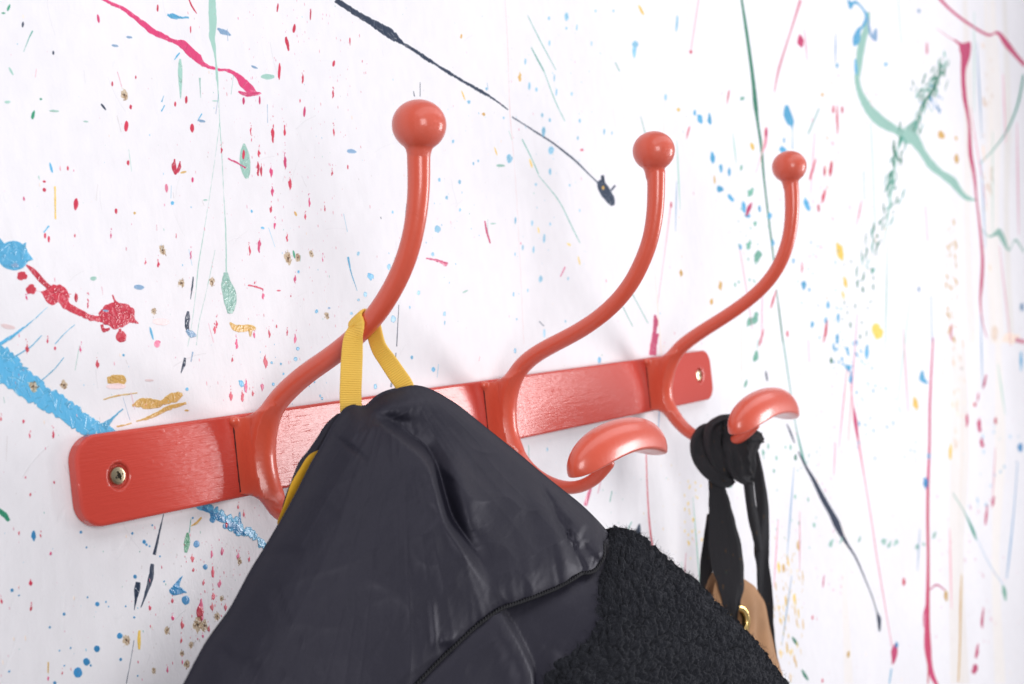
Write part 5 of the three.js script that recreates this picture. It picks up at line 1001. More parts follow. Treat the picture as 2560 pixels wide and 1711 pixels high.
S('teal',2,0.6,[1327,437,1326.2,433.4,1330.4,430.9,1332.6,431.3,1335.5,435.2,1329.2,437.5]);
S('darkgreen',2,0.6,[1375.9,413,1359,401.7,1347.1,390.7,1349.2,390.8,1364.3,401.8,1378,413]);
S('darkgreen',2,0.6,[1355,447.2,1349.8,442.8,1345.9,438.3,1348,438.4,1354.5,443,1357.2,447.3]);
S('teal',2,0.6,[1271.5,403,1266.2,392.7,1263.6,382.8,1265.7,383,1272.5,393.4,1273.6,403.3]);
S('darkgreen',2,0.6,[1299,393.1,1294,386.7,1298.5,381.5,1300.7,381.8,1304.5,388.1,1301.2,393.4]);
S('darkgreen',2,0.6,[1391.9,448.6,1385.2,440.9,1374.8,432.7,1376.9,432.7,1390.8,441.2,1394.2,448.8]);
S('teal',2,0.6,[1295.5,409.7,1281.3,400.2,1273.5,391.2,1275.5,391.3,1286.6,400.3,1297.4,409.7]);
S('darkgreen',2,0.6,[1368,435.9,1353.9,424.4,1345.8,413.2,1347.9,413.3,1363.8,425,1370.2,436.1]);
S('darkgreen',2,0.6,[1303.8,426.5,1287.4,419.1,1280.6,412,1282.5,412,1295.7,418.9,1305.6,426.4]);
S('teal',2,0.6,[1368.5,459.7,1365,453.2,1371.3,448.2,1373.6,448.7,1374.1,454.8,1370.8,460]);
S('darkgreen',2,0.6,[1295.3,400.6,1282.9,391.1,1271.5,381.2,1273.3,381.2,1292.1,391.3,1297.4,400.7]);
S('darkgreen',2,0.6,[1243.1,368,1238.2,363.5,1235.8,359.1,1237.7,359.1,1244.8,363.8,1245.1,368.1]);
S('teal',2,0.6,[1272.6,376.3,1266.3,373.4,1264.1,370.6,1266,370.6,1271,373.3,1274.4,376.2]);
S('darkgreen',2,0.6,[1302.5,406.5,1289.4,397.6,1282.5,389.3,1284.5,389.4,1294.6,397.8,1304.5,406.5]);
S('darkgreen',2,0.6,[1214.4,378.4,1207.9,373.2,1198.1,367.2,1199.7,367,1213.7,373,1216.3,378.5]);
S('darkgreen',2,0.6,[1241.7,400.7,1231.7,394.5,1225.2,388.1,1227,388,1240.3,394.6,1243.7,400.8]);
S('teal',2,0.6,[1221.7,382,1215.8,379.3,1216.3,377,1218.3,377.1,1221.9,379.5,1223.5,382]);
S('darkgreen',2,0.6,[1208.3,352.3,1204.2,346.9,1207.5,342.3,1209.5,342.6,1209.9,347.6,1210.3,352.5]);
S('darkgreen',2,0.6,[1199.6,382.7,1194.1,377.1,1183,370.7,1184.6,370.5,1198.4,377,1201.6,382.8]);
S('teal',2,0.6,[1247.8,381.6,1244.5,379.8,1244,377.7,1245.6,377.6,1253.9,380.1,1249.9,381.9]);
S('darkgreen',2,0.6,[1232.7,365.5,1219.5,361.3,1224,358.2,1226.1,358.6,1227.6,361.3,1234.1,365.2]);
S('darkgreen',2,0.6,[1227.1,384.5,1223.3,379.7,1221.9,375.1,1223.9,375.2,1231.1,380.4,1229.2,384.7]);
S('teal',2,0.6,[1202.6,375.2,1191.5,368.3,1183.2,361.2,1185,361.1,1197.3,368.1,1204.4,375.2]);
S('darkgreen',2,0.6,[1214.6,380.8,1208.1,376,1208.1,371.7,1210.1,371.8,1216,376.6,1216.6,381]);
S('darkgreen',2,0.6,[1173.6,380.5,1167,375.1,1167.4,370.4,1169.4,370.6,1170.8,375.4,1175.4,380.5]);
S('teal',2,0.6,[1248,390.4,1238,383.5,1230.1,376.7,1232,376.7,1240.4,383.5,1249.8,390.4]);
S('darkgreen',2,0.6,[1253.4,409.6,1241.8,403.1,1237.2,396.6,1239.1,396.6,1251.1,403.2,1255.3,409.7]);
S('darkgreen',2,0.6,[1292.2,381.3,1286.5,378,1280.5,374.1,1282.1,373.9,1292.6,377.8,1294.3,381.4]);
S('teal',2,0.6,[1269,385.2,1258.2,379.1,1258.2,374.1,1260.3,374.3,1261.1,379.2,1270.8,385.1]);
S('darkgreen',2,0.6,[1180.2,390.5,1178.9,385,1184.7,380.6,1186.7,381,1185.8,386.2,1182.2,390.8]);
S('darkgreen',2,0.6,[1213.7,367.3,1208,364.1,1214,362.2,1215.8,362.7,1211.5,364.6,1215.4,367.2]);
S('darkgreen',2,0.6,[1199.4,318.3,1192.5,312.3,1184.3,306,1186.1,305.9,1197.1,312.2,1201.3,318.3]);
S('teal',2,0.6,[1200.4,333.1,1182.4,324.5,1168.1,315.8,1169.7,315.7,1186.5,324.1,1202,332.9]);
S('darkgreen',2,0.6,[1182.2,320.9,1180,318.4,1176.4,315.7,1178.2,315.6,1182.1,318.4,1184.1,321]);
S('darkgreen',2,0.6,[1161.8,314.2,1160,312,1155.7,309.3,1157.2,309.1,1164.4,311.9,1163.8,314.3]);
S('teal',2,0.6,[1214,350.4,1215.4,344.4,1219.1,339,1221.2,339.3,1220.5,345.3,1216.1,350.7]);
S('darkgreen',2,0.6,[1192,336.8,1191.3,329.3,1190.1,321.9,1192.1,322,1198.6,330.1,1194,337.1]);
S('darkgreen',2,0.6,[1190.2,343.8,1181.4,333.1,1174.7,322.5,1176.7,322.6,1187.6,333.4,1192.1,343.9]);
S('teal',2,0.6,[1213,326.2,1202.4,320.6,1194.7,314.9,1196.4,314.8,1207.7,320.3,1214.8,326.1]);
S('darkgreen',2,0.6,[1238.6,379.8,1217.6,369.1,1201.8,358.5,1203.5,358.4,1222.1,368.8,1240.3,379.7]);
S('darkgreen',2,0.6,[1245.4,361.2,1243.5,358.8,1245,356.8,1247.1,357.1,1247.6,359.3,1247.4,361.4]);
S('teal',2,0.6,[1232.7,375.9,1230.4,372,1221.5,367,1223,366.8,1236.2,372,1234.7,376.2]);
S('darkgreen',2,0.6,[1198.9,331.2,1182.4,324.6,1179,318.8,1181,318.9,1186.6,324.4,1200.4,331]);
S('darkgreen',2,0.6,[1193.8,318.2,1187.5,313.2,1182.8,308,1184.6,308,1193.6,313.2,1195.7,318.3]);
S('teal',2,0.6,[1226.8,363.6,1224.2,354,1224.1,344.7,1226.1,344.8,1233.6,355,1228.9,363.9]);
S('darkgreen',2,0.6,[1219.9,372.3,1221.8,366.2,1225.2,360.5,1227.3,360.8,1227.2,367.2,1222,372.7]);
S('darkgreen',2,0.6,[1231.7,376.1,1213.8,366.4,1195.1,356.3,1196.7,356.2,1217.3,366.1,1233.4,376]);
S('teal',2,0.6,[1201.7,338.4,1197.4,333.8,1199,329.7,1201,329.9,1206.4,334.6,1203.7,338.6]);
S('darkgreen',2,0.6,[1168.1,325,1158,318.8,1153.8,312.8,1155.6,312.8,1163.4,318.7,1169.9,325]);
S('darkgreen',2,0.6,[1236.3,362.5,1234.2,359.6,1228.2,356.1,1229.8,355.9,1238.5,359.6,1238.4,362.7]);
S('teal',2,0.6,[1196.8,346.9,1178.9,338.2,1169.2,330.2,1171,330.2,1181,338,1198.4,346.7]);
S('darkgreen',2,0.6,[1166.7,316.9,1158.8,312.9,1156.1,308.8,1157.9,308.8,1165.7,312.7,1168.5,316.8]);
S('darkgreen',2,0.6,[1204.4,352.8,1200.4,350.4,1200.3,348.2,1202.2,348.4,1204.6,350.5,1206.3,352.8]);
S('teal',2,0.6,[1165.3,327.9,1170.5,320.3,1179.3,313.5,1181.2,313.9,1177.2,321.6,1167.2,328.3]);
S('darkgreen',2,0.6,[1215.6,372.6,1201.2,368,1197.7,363.5,1199.5,363.4,1208,367.3,1217,372.3]);
S('darkgreen',2,0.6,[1231.9,366.3,1222.2,355.6,1223.6,346.1,1225.7,346.3,1229.2,356.3,1234,366.4]);
S('darkgreen',2,0.6,[1115.8,313.7,1103.5,306.2,1096.2,299.1,1097.9,299.1,1106.1,306.1,1117.4,313.6]);
S('darkgreen',2,0.6,[1071.5,276.6,1066.7,267.1,1062.8,257.7,1064.6,257.8,1069.5,267.2,1073.3,276.6]);
S('teal',2,0.6,[1076,275.4,1053.4,266.9,1037.8,258.6,1039.2,258.4,1056.2,266.3,1077.3,275.1]);
S('darkgreen',2,0.6,[1065.8,286.5,1056.8,281.6,1047.2,276.4,1048.6,276.2,1059.9,281.2,1067.3,286.3]);
S('darkgreen',2,0.6,[1095.3,298.5,1086.2,294.4,1085.7,290.4,1087.5,290.4,1093.6,294.2,1096.9,298.4]);
S('teal',2,0.6,[1072.1,276.2,1067.5,268.6,1068.6,261.5,1070.4,261.6,1073.4,269,1073.9,276.3]);
S('darkgreen',2,0.6,[1061.6,273.7,1051.2,262.8,1041.9,251.8,1043.6,251.8,1056.3,262.7,1063.3,273.7]);
S('darkgreen',2,0.6,[1060.2,269.6,1057.8,265.8,1046.8,261.1,1048,260.7,1062.1,265.4,1061.9,269.7]);
S('teal',2,0.6,[1049.5,262.2,1045,258.1,1041.2,253.8,1042.8,253.7,1051.1,258,1051.2,262.2]);
S('darkgreen',2,0.6,[1077,278.9,1069,275.5,1067.3,272.2,1069,272.1,1073.7,275.2,1078.5,278.7]);
S('darkgreen',2,0.6,[1100.4,321.1,1092.2,312,1087.5,303,1089.2,303,1100.7,312.4,1102.2,321.2]);
S('teal',2,0.6,[1103.5,298,1090.1,291.1,1090.8,284.7,1092.6,284.8,1098.8,291.1,1105.1,297.9]);
S('darkgreen',2,0.6,[1069,261.2,1071.3,256.3,1063.1,250.6,1064.6,250.5,1075.1,256.4,1070.8,261.5]);
S('darkgreen',2,0.6,[1096.5,296.9,1081,286.9,1073.3,276.9,1074.9,276.9,1089.1,286.7,1098.2,296.9]);
S('teal',2,0.6,[1111.9,295.5,1107.6,285.7,1104.6,276.1,1106.5,276.2,1115.4,286.3,1113.8,295.6]);
S('darkgreen',2,0.6,[1055.4,243.1,1053.4,238.2,1054.1,233.4,1055.9,233.5,1057.5,238.5,1057.2,243.3]);
S('darkgreen',2,0.6,[1098.5,278.6,1088.4,272.7,1083.2,266.6,1084.8,266.5,1094.9,272.4,1100.2,278.5]);
S('teal',2,0.6,[1108.9,298.8,1093.5,289.8,1083.7,280.7,1085.4,280.6,1098.8,289.5,1110.6,298.7]);
S('darkgreen',2,0.6,[1078.9,304.3,1084,295.2,1083.1,285.7,1084.9,285.8,1086.4,295.5,1080.7,304.6]);
S('darkgreen',2,0.6,[1083.2,271.6,1082.8,261.4,1080.6,251.3,1082.4,251.3,1089.8,262,1085,271.8]);
S('teal',2,0.6,[1082,282.3,1081.8,279.4,1078.9,276.4,1080.6,276.4,1083.8,279.5,1083.8,282.5]);
S('darkgreen',2,0.6,[1054.8,260.3,1049.6,254.7,1047.1,249,1048.8,248.9,1058.1,254.8,1056.6,260.4]);
S('darkgreen',2,0.6,[1051.1,247,1042.2,238.2,1022.7,228.8,1024,228.5,1045.2,237.9,1052.8,247]);
S('darkgreen',2,0.6,[1029.8,231,1027.6,226.8,1025.5,222.5,1027.1,222.4,1034.7,227,1031.5,231.2]);
S('teal',2,0.6,[1042.6,235.2,1041,228.8,1039.3,222.4,1041,222.5,1045.3,229,1044.4,235.4]);
S('darkgreen',2,0.6,[1033.7,237.6,1031,235.4,1027.6,232.8,1029,232.6,1035.7,235.1,1035.4,237.6]);
S('darkgreen',2,0.6,[1030.9,242.2,1017.9,235.8,1013.8,229.1,1015.4,229.1,1024.9,235.3,1032.5,242.1]);
S('teal',2,0.6,[1036.5,239.9,1032.6,229.2,1027.3,218.4,1029,218.4,1037.6,229.3,1038.2,240]);
S('darkgreen',2,0.6,[1015.9,221.2,1009.4,211.6,1006.2,202.3,1007.9,202.3,1011.7,211.7,1017.6,221.2]);
S('darkgreen',2,0.6,[1013.7,216.7,1009.5,210.6,1002,204.4,1003.5,204.3,1011.7,210.5,1015.4,216.7]);
S('teal',2,0.6,[1024.6,229.3,1012,220.7,1000,211.5,1001.4,211.3,1019.7,220.1,1026.3,229.2]);
S('darkgreen',2,0.6,[1027.6,227.1,1019.4,222.3,1011.1,217.3,1012.5,217.1,1022.2,221.9,1029.1,226.9]);
S('darkgreen',2,0.6,[1025.9,217.6,1021.6,214.1,1021.2,210.6,1022.9,210.6,1027.2,214.1,1027.6,217.6]);
S('teal',2,0.6,[1039,246,1022.5,236,1010.7,225.7,1012.3,225.6,1028.6,235.5,1040.5,245.9]);
S('darkgreen',2,0.6,[1007.1,221.7,1002.8,216,998,210.2,999.6,210.1,1005.5,215.9,1008.7,221.7]);
S('darkgreen',2,0.6,[1038.9,231.3,1035.8,223.5,1034,215.7,1035.7,215.8,1039.5,223.7,1040.6,231.4]);
S('teal',2,0.6,[1009.8,238.2,1002.2,227.9,996.6,217.7,998.3,217.7,1007,228,1011.5,238.2]);
S('darkgreen',2,0.6,[1057.5,249.4,1035.2,240.8,1021,231.6,1022.4,231.4,1041.7,239.7,1058.8,249.2]);
S('darkgreen',2,0.6,[1022,229.5,1006,219.4,990.5,209,991.9,208.8,1009.8,218.9,1023.5,229.4]);
S('teal',2,0.6,[1034.1,219.7,1029.5,217.3,1030.1,215,1031.8,215,1035,217.2,1035.8,219.6]);
S('darkgreen',2,0.6,[1049.9,222.5,1042.5,219.1,1037.6,215.1,1039,214.9,1048.7,218.4,1051.4,222.4]);
S('darkgreen',2,0.6,[1022.3,230.8,1015.9,225.6,1015.1,220.6,1016.8,220.6,1019.5,225.6,1023.9,230.7]);
S('teal',2,0.6,[1042.6,233.7,1030.9,224.7,1032.7,216.2,1034.5,216.3,1039.2,224.8,1044.3,233.6]);
S('darkgreen',2,0.6,[1035.2,239.3,1030.8,232.9,1023.3,226.3,1024.9,226.2,1034.5,232.8,1036.9,239.3]);
S('darkgreen',2,0.6,[1057.4,234,1050,231.5,1045.6,228.5,1047,228.2,1054.2,230.7,1058.7,233.8]);
S('teal',2,0.6,[1039.6,261.6,1033.8,257.9,1032.8,254.1,1034.5,254.1,1040.2,257.8,1041.3,261.6]);
S('darkgreen',2,0.6,[1036.3,231.6,1033.7,226.8,1042.7,223.2,1044.3,223.6,1041.7,228,1038.1,231.8]);
S('darkgreen',2,0.6,[1045.4,264.5,1043.9,254.2,1044.4,244.1,1046.1,244.2,1049.8,254.7,1047.2,264.7]);
S('darkgreen',2,0.6,[948.1,140.9,936.1,132.8,927,124.3,928.5,124.1,941.9,132.1,949.6,140.7]);
S('darkgreen',2,0.6,[1047.7,208.6,1043.9,202,1038.9,195.2,1040.5,195.1,1050.1,202,1049.5,208.7]);
S('teal',2,0.6,[976.2,175.5,970.9,169.8,966.4,164.2,968,164.1,973,169.8,977.8,175.4]);
S('darkgreen',2,0.6,[963.4,145.9,951.6,139.5,938.7,132.9,940,132.6,954.4,139,964.8,145.7]);
S('darkgreen',2,0.6,[985.7,177,969.4,170,963,162.7,964.5,162.5,974.2,169.3,987.1,176.7]);
S('teal',2,0.6,[926,159.3,920.6,151.1,923.1,143,924.7,143.1,927.9,151.3,927.6,159.4]);
S('darkgreen',2,0.6,[1033,186.5,1021,182.8,1015.9,179,1017.4,178.9,1023.5,182.3,1034.1,186.1]);
S('darkgreen',2,0.6,[1042.2,203.3,1035.3,197.7,1024.5,191.8,1025.9,191.5,1038.3,197.4,1043.8,203.2]);
S('teal',2,0.6,[1058.6,202.4,1058.8,200.1,1057.2,197.8,1058.9,197.7,1063.3,200.3,1060.3,202.6]);
S('darkgreen',2,0.6,[935.5,167,931.2,159.2,930.6,151.5,932.2,151.5,938.8,159.3,937.1,167]);
S('darkgreen',2,0.6,[963.8,171.7,956.4,167.2,955.1,162.4,956.7,162.3,963.5,166.8,965.4,171.6]);
S('teal',2,0.6,[1022.4,198.8,1008.9,192.5,990.6,185.2,991.7,184.8,1014.3,191.3,1023.8,198.6]);
S('darkgreen',2,0.6,[992.8,174.1,987.3,172.2,985,170.2,986.6,170,989.3,171.8,994,173.8]);
S('darkgreen',2,0.6,[1007.3,190.4,996.7,181.6,988.4,172.4,990,172.3,1003.3,181.2,1009,190.4]);
S('teal',2,0.6,[1023.3,178.5,1011,171,998.1,163,999.5,162.7,1016.6,170.3,1024.9,178.3]);
S('darkgreen',2,0.6,[984.3,167.8,970.7,161.6,963.9,155.2,965.4,155,975.2,161,985.7,167.6]);
S('darkgreen',2,0.6,[1030.6,223.9,1019.6,214.4,1014.2,204.8,1015.8,204.8,1026.4,214.2,1032.3,223.9]);
S('teal',2,0.6,[1086.3,220.1,1072.8,211.2,1067.2,202.2,1068.9,202.1,1080.3,210.9,1088,220]);
S('darkgreen',2,0.6,[1023.6,200.4,1017.8,193.1,1008.3,185.5,1009.9,185.3,1021.7,192.9,1025.3,200.4]);
S('darkgreen',2,0.6,[1056.6,202.2,1049.1,197.6,1049.2,193.1,1050.9,193.2,1053.8,197.5,1058.2,202.1]);
S('teal',2,0.6,[1015.4,215.1,1011.1,206,1006.3,196.9,1008,196.9,1013.1,206,1017.1,215.2]);
S('darkgreen',2,0.6,[984.9,195.7,980.3,186.9,984.2,178.6,985.9,178.7,987.7,187.3,986.5,195.7]);
S('darkgreen',2,0.6,[896.7,132.3,892.6,129.3,893.8,126.3,895.4,126.5,894.6,129.3,898.1,132.1]);
S('darkgreen',2,0.6,[894.7,126.3,881.7,119.6,873.3,112.7,874.7,112.6,884.1,119.2,895.9,126]);
S('teal',2,0.6,[899.4,129.8,890.8,121.1,887.3,112.5,888.9,112.4,893.2,121,900.9,129.7]);
S('darkgreen',2,0.6,[876.8,99.7,870.3,92.9,862.4,85.6,863.7,85.4,876.9,92.2,878.3,99.7]);
S('darkgreen',2,0.6,[854.6,107.6,846.2,99.8,847,91.8,848.4,91.9,851.8,99.6,856.1,107.5]);
S('teal',2,0.6,[924.8,140.3,915.9,132.1,918.2,123.8,919.8,123.9,922.8,132,926.3,140.3]);
S('darkgreen',2,0.6,[877.8,129.4,873.1,124.4,872.8,119.5,874.3,119.5,875.4,124.4,879.3,129.3]);
S('darkgreen',2,0.6,[894.8,134.6,894,126.2,889.1,117.8,890.6,117.8,896.5,126.2,896.4,134.6]);
S('teal',2,0.6,[907,117,893.2,110.6,884.6,103.9,885.9,103.7,896.5,110,908.3,116.8]);
S('darkgreen',2,0.6,[901.1,151.5,895.7,144.2,888.9,136.8,890.3,136.6,899.5,144,902.6,151.5]);
S('darkgreen',2,0.6,[901.5,131.6,895,125.9,888.8,120,890.2,119.9,899.2,125.5,903,131.5]);
S('teal',2,0.6,[872,123.1,871.8,114.8,873.6,106.5,875.1,106.6,876.3,115,873.5,123.2]);
S('darkgreen',2,0.6,[944.9,151.4,941,147.9,941.9,144.4,943.5,144.3,948.8,147.9,946.5,151.4]);
S('darkgreen',2,0.6,[940.6,139.7,938.1,138,939.6,136.3,941.1,136.2,944.5,138,942.2,139.7]);
S('teal',2,0.6,[921.2,104,910.2,100.2,902,95.3,903.2,95,916.3,98.7,922.5,103.7]);
S('darkgreen',2,0.6,[929.8,147,926.3,141.5,929.2,136.1,930.8,136.2,930.9,141.7,931.3,147]);
S('darkgreen',2,0.6,[911.1,104.6,904.4,101.7,903.8,98.3,905.2,98.1,911.1,101,912.5,104.4]);
S('teal',2,0.6,[910.4,102.4,905.7,100.4,907,98.3,908.6,98.4,909.3,100.2,911.7,102.1]);
S('darkgreen',2,0.6,[936.4,136.4,936.1,133,935.8,129.6,937.4,129.6,940.2,133.1,938,136.5]);
S('darkgreen',2,0.6,[912.9,92.4,907.6,90.3,909.7,87.8,911.2,87.8,912.8,89.9,914.3,92.2]);
S('teal',2,0.6,[892.4,105,890.5,103.6,892.8,102.5,894.3,102.4,898.1,103.9,893.8,105.2]);
S('darkgreen',2,0.6,[902.8,140.7,899.7,137.9,896.8,135.2,898.3,135,901.7,137.8,904.3,140.6]);
F('darkgreen',24,1.45,4.82,1.1,0.2,[804,125.4,937.6,125.5,900.6,9.5,771.5,16.5]);
F('blue2',14,2.48,5.57,0.825,0.2,[1223.4,389.7,1368.6,405.5,1349.2,352.8,1206.2,340.1]);
S('darkgreen',2,1,[1334.5,434.5,1316.6,411,1270,382,1218.9,359.2,1188.4,332.2,1196.7,332.1,1228.5,358.5,1283.5,380.9,1328.1,411.3,1351.5,435.7]);
S('darkgreen',1.5,1,[1057.2,288.4,1051.9,268.3,1081.8,257.4,1087,258.9,1065.5,270.6,1063.2,289]);
B('ochre',0.3,[1301.7,315,17.1,2.5,3.3,-6.6]);
B('ochre',0.3,[1374.3,280.4,14.2,1.8,3.5,-6.9]);
B('ochre',0.3,[1385,315.8,7.8,1.1,2.1,-4.1]);
B('yellow',0.3,[796.2,125.4,12.5,1.1,4.3,-11]);
B('yellow',0.3,[803.9,85.7,7,0.5,2.6,-6.7]);
B('yellow',0.3,[903.4,18.2,20.8,0.7,4,-10]);
B('yellow',0.3,[791.5,70.4,4.6,0.3,1.7,-4.4]);
B('yellow',0.12,[557.8,245.6,4.8,0.8,1.7,-4.2]);
B('ochre',0.12,[450.8,202.7,2.1,0.2,-0.4,-4.7]);
B('ochre',0.12,[794.5,328.5,4.7,0.5,-0.7,-2.3]);
B('ochre',0.5,[437.4,89.2,4.2,-0.1,-1.2,-5.1]);
B('ochre',0.5,[412.8,73.7,4.1,-0.1,-0.7,-2.7]);
B('ochre',0.5,[350.9,103.6,3.3,-0,-0.6,-2.6]);
B('red',0.3,[732.7,228.2,3.4,-0.2,-12.1,-12.2]);
B('red',0.3,[773.2,228.9,3.8,0.2,-2.1,-7.4]);
B('red',0.3,[795.7,233.5,5.3,0,-6.5,-9.8]);
B('red',0.3,[760.1,196.2,5,-0.3,-7.8,-8.3]);
B('red',0.3,[738.6,180.4,3.7,0.1,-1.4,-5]);
B('red',0.3,[838.3,298.8,3.3,0.3,-3.6,-17.6]);
B('red',0.3,[828.1,312.3,4,0.4,-1.4,-4.7]);
B('red',0.3,[860.7,315.3,4.1,0.4,-1.3,-4.2]);
B('palered',0.3,[886,181.6,2.4,-0.1,-15.9,-17.6]);
B('palered',0.3,[1274.6,449.6,6,0.8,-3.9,-11]);
B('red',0.3,[665,106.8,2,-0,-1.8,-6.3]);
B('red',0.3,[599.5,29.6,3.2,-0.2,-1,-3.5]);
B('red',0.3,[718.5,27.5,4.2,-0.5,-8.8,-11.3]);
B('palered',0.3,[1239,-0.3,7,-0.4,-4.5,-12.2]);
B('red',0.3,[569.5,70.1,2.3,-0.3,-9.2,-9.3]);
B('red',0.3,[526.8,29.7,2.2,-0.4,-8.8,-8.9]);
B('red',0.3,[507.7,297.5,1.7,0,-4.8,-7.6]);
B('red',0.3,[400.9,250.4,1.4,-0.1,-5.5,-7]);
F('ochre',60,1.78,4.74,1.375,0,[1273,178.1,1346.3,179.6,1271.9,-17.7,1202.7,-13.7]);
F('palepeach',26,3.44,11.01,1.65,0,[1605.8,502.7,1700.5,515.3,1517.3,68.1,1434,69.8]);
F('blue',40,0.67,2.24,0.825,0,[648.9,138.5,824.1,139.8,785.1,10.1,616.2,19.7]);
F('palered',40,0.73,2.45,1.65,0,[741.4,373.3,1028.2,409.6,932.7,110.4,668.5,112.1]);
F('mintdeep',24,0.81,2.44,0.825,0,[493.5,173.4,594.5,176.2,571,87.6,472.5,89.6]);
F('ochre',24,1.00,2.51,1.1,0,[797.9,366.2,1123.5,405.2,994.2,16.8,701.5,31]);
B('palepeach',0.4,[1595.7,-30.2,61.9,-3.4,-4,-9.2]);
B('palepeach',0.4,[1493.2,-15.1,19.8,-1,-4.6,-11.2]);
S('mint',0.2,0.3,[966.4,306.5,955.8,244.5,938.9,161.8,941.6,161.9,959.4,244.8,970.1,306.9]);
S('mint',0.2,0.3,[916.5,236.4,908.2,197.1,910.8,197.2,920,236.6]);
S('mint',0.2,0.3,[1151.2,508.5,1144,440.9,1147.2,441.4,1154.4,509.1]);
S('palered',0.2,0.3,[1176,196.1,1167.9,142.3,1171.2,142.4,1179.3,196.3]);
S('steel',0.2,0.3,[1154.1,58.9,1135.1,-9.9,1139.4,-10.1,1158.5,58.8]);
S('palered',0.2,0.3,[493.8,132.5,499.5,89,504.6,40.6,505.7,40.6,501.2,89.1,495,132.5]);
S('teal',0.3,0.4,[776.4,309.2,729.6,273.4,732.7,273.1,779,309]);
B('steel',0.12,[1699.1,23.4,16.4,-0.6,-3.5,-8.1]);
B('steel',0.12,[1253.4,507.7,8.2,1.3,-1.3,-3.7]);
B('steel',0.12,[1101.8,70.2,5.2,-0.1,-1.6,-4.5]);
S('pinkdeep',0.7,1,[1141.7,-3.6,1118.4,-44.9,1088.9,-101,1067.2,-156.6,1042.6,-204.3,1023.8,-251.8,1005,-311,982.5,-362,965.9,-395.1,954.2,-423,958.2,-445.6,963.4,-465.9,986.2,-487.3,998.5,-488.7,985.1,-469.4,980.3,-450.2,983.6,-429.8,988,-400.3,999.3,-365.8,1017.3,-313.4,1036.3,-253.9,1055.3,-206.2,1077.2,-157.9,1099.1,-102.1,1126.7,-45.6,1148.1,-4]);
S('crimson',0.5,1,[1047.9,-205.1,1026,-258.5,1010.2,-312,980.8,-392.5,951.4,-473,956.8,-474.5,986.3,-393.8,1015.9,-313.1,1031.8,-259.5,1053.8,-206]);
S('pinkdeep',0.4,1,[985.8,-365.7,963.1,-382.1,959.5,-396.6,963.1,-397.5,969.4,-383.8,990.2,-367]);
S('pinkdeep',0.5,1,[1005.5,-355.3,1034.8,-355.3,1070.7,-370,1073.7,-369.3,1035.9,-353,1003.1,-353.5]);
B('ochre',0.3,[1073.7,-377.4,9.1,-2,-2.6,-7.1]);
S('teal',0.3,0.5,[583.7,24,586.3,-1.4,589.6,-37.2,594.5,-78.3,597.9,-96.7,610.1,-124.4,627.1,-113,624.6,-112.4,615.3,-123.4,603,-96.8,597,-78.4,592.2,-37.2,589.4,-1.5,586.8,24]);
S('navy',0.4,1,[569.2,-71.9,575.8,-82.8,584.5,-95,587.5,-94.9,581.2,-82.6,572.1,-71.7]);
S('navy',1,1,[592.8,-106.3,606.5,-123.7,625,-144.7,643.7,-168.7,664.8,-190.7,676.1,-206,690,-220,710.7,-236.7,732.5,-255.5,755.7,-284.7,778,-317.1,786.4,-335.8,786.5,-345.8,787.4,-361.1,793.5,-362.5,800.5,-348.4,791,-336.4,781.8,-317.5,760,-284.9,738.6,-255.6,718.5,-236.4,704.4,-219.8,697.2,-206,681.4,-190.1,658.7,-168.1,635.9,-144.1,612.4,-123.2,596.3,-106.1]);
S('palered',0.5,1,[781.6,-23.4,781.7,-71.2,779.7,-90.8,783.1,-110.8,793.5,-162.6,802,-214.8,808.5,-272.7,816.8,-325.6,824.2,-370.1,828.1,-391.1,832.1,-391.9,827.4,-370.7,820.8,-326.2,812.5,-273.2,805.9,-215.2,798.1,-163,792.3,-111.3,792,-91.5,786.3,-71.4,783.9,-23.5]);
S('pinkdeep',0.6,1,[782.4,-74,779.7,-90.8,785.3,-113.7,790,-114,792,-91.5,787,-74.3]);
S('pinkdeep',1.2,1,[839.5,-390,824.7,-395.3,823.5,-406.6,822.5,-412.2,827,-413.8,837.6,-411,848.3,-402.4,850.3,-393.5]);
B('blue2',0.4,[847.1,-392.9,6.5,-1.6,-1.2,-3.7]);
S('darkgreen',0.4,1,[521.2,-303.2,525.2,-309.7,533.9,-315.5,536.9,-315.3,532.4,-309.5,523.8,-303.1]);
S('darkgreen',0.4,1,[537.1,-344,541.7,-351.9,551.4,-359.5,554.6,-359.5,549.3,-352.1,540.4,-344.1]);
S('mint',0.2,1,[516.1,28,511.3,18.5,513,18.3,518.9,27.7]);
S('mintdeep',0.6,1,[507.6,16.4,499.9,10.3,497.2,5.9,501.8,4.4,512.6,7.8,513.2,15.7]);
F('ochre',80,0.76,3.42,3.025,0,[502.1,-183.7,585.2,-198.5,540.6,-358.1,461.5,-336.4]);
F('yellow',30,1.14,4.18,2.75,0,[503.2,-212.8,564.9,-224.9,535.8,-329.7,476.1,-314.3]);
F('yellow',30,1.02,2.39,1.1,0,[311.1,-98,352.5,-104.1,334.4,-179.8,294,-171.9]);
F('blue',50,1.39,5.11,0.88,0.2,[740.8,15.4,882.6,7.5,868.1,-38.5,728.2,-27.6]);
F('blue',50,0.97,3.39,0.825,0.2,[800.1,-44.6,1064.6,-66.7,1026.2,-176.8,770.1,-142.4]);
F('mintdeep',30,1.19,3.56,0.99,0.2,[492.2,-76.4,664.8,-96.6,627.4,-226.8,461.4,-195.2]);
S('blue',1,1,[1071.1,-47.9,1058.8,-59.8,1091.7,-69.9,1098,-68.5,1083.9,-58.6,1081.1,-48.8]);
B('blue2',0.5,[1038.1,-206.8,9.8,-1.4,-2.5,-7.2]);
B('blue2',0.12,[1063.7,-172.2,6,-0.8,-1.5,-4.3]);
B('blue',0.4,[786.3,-37.8,7.7,-0.6,-1.7,-5.5]);
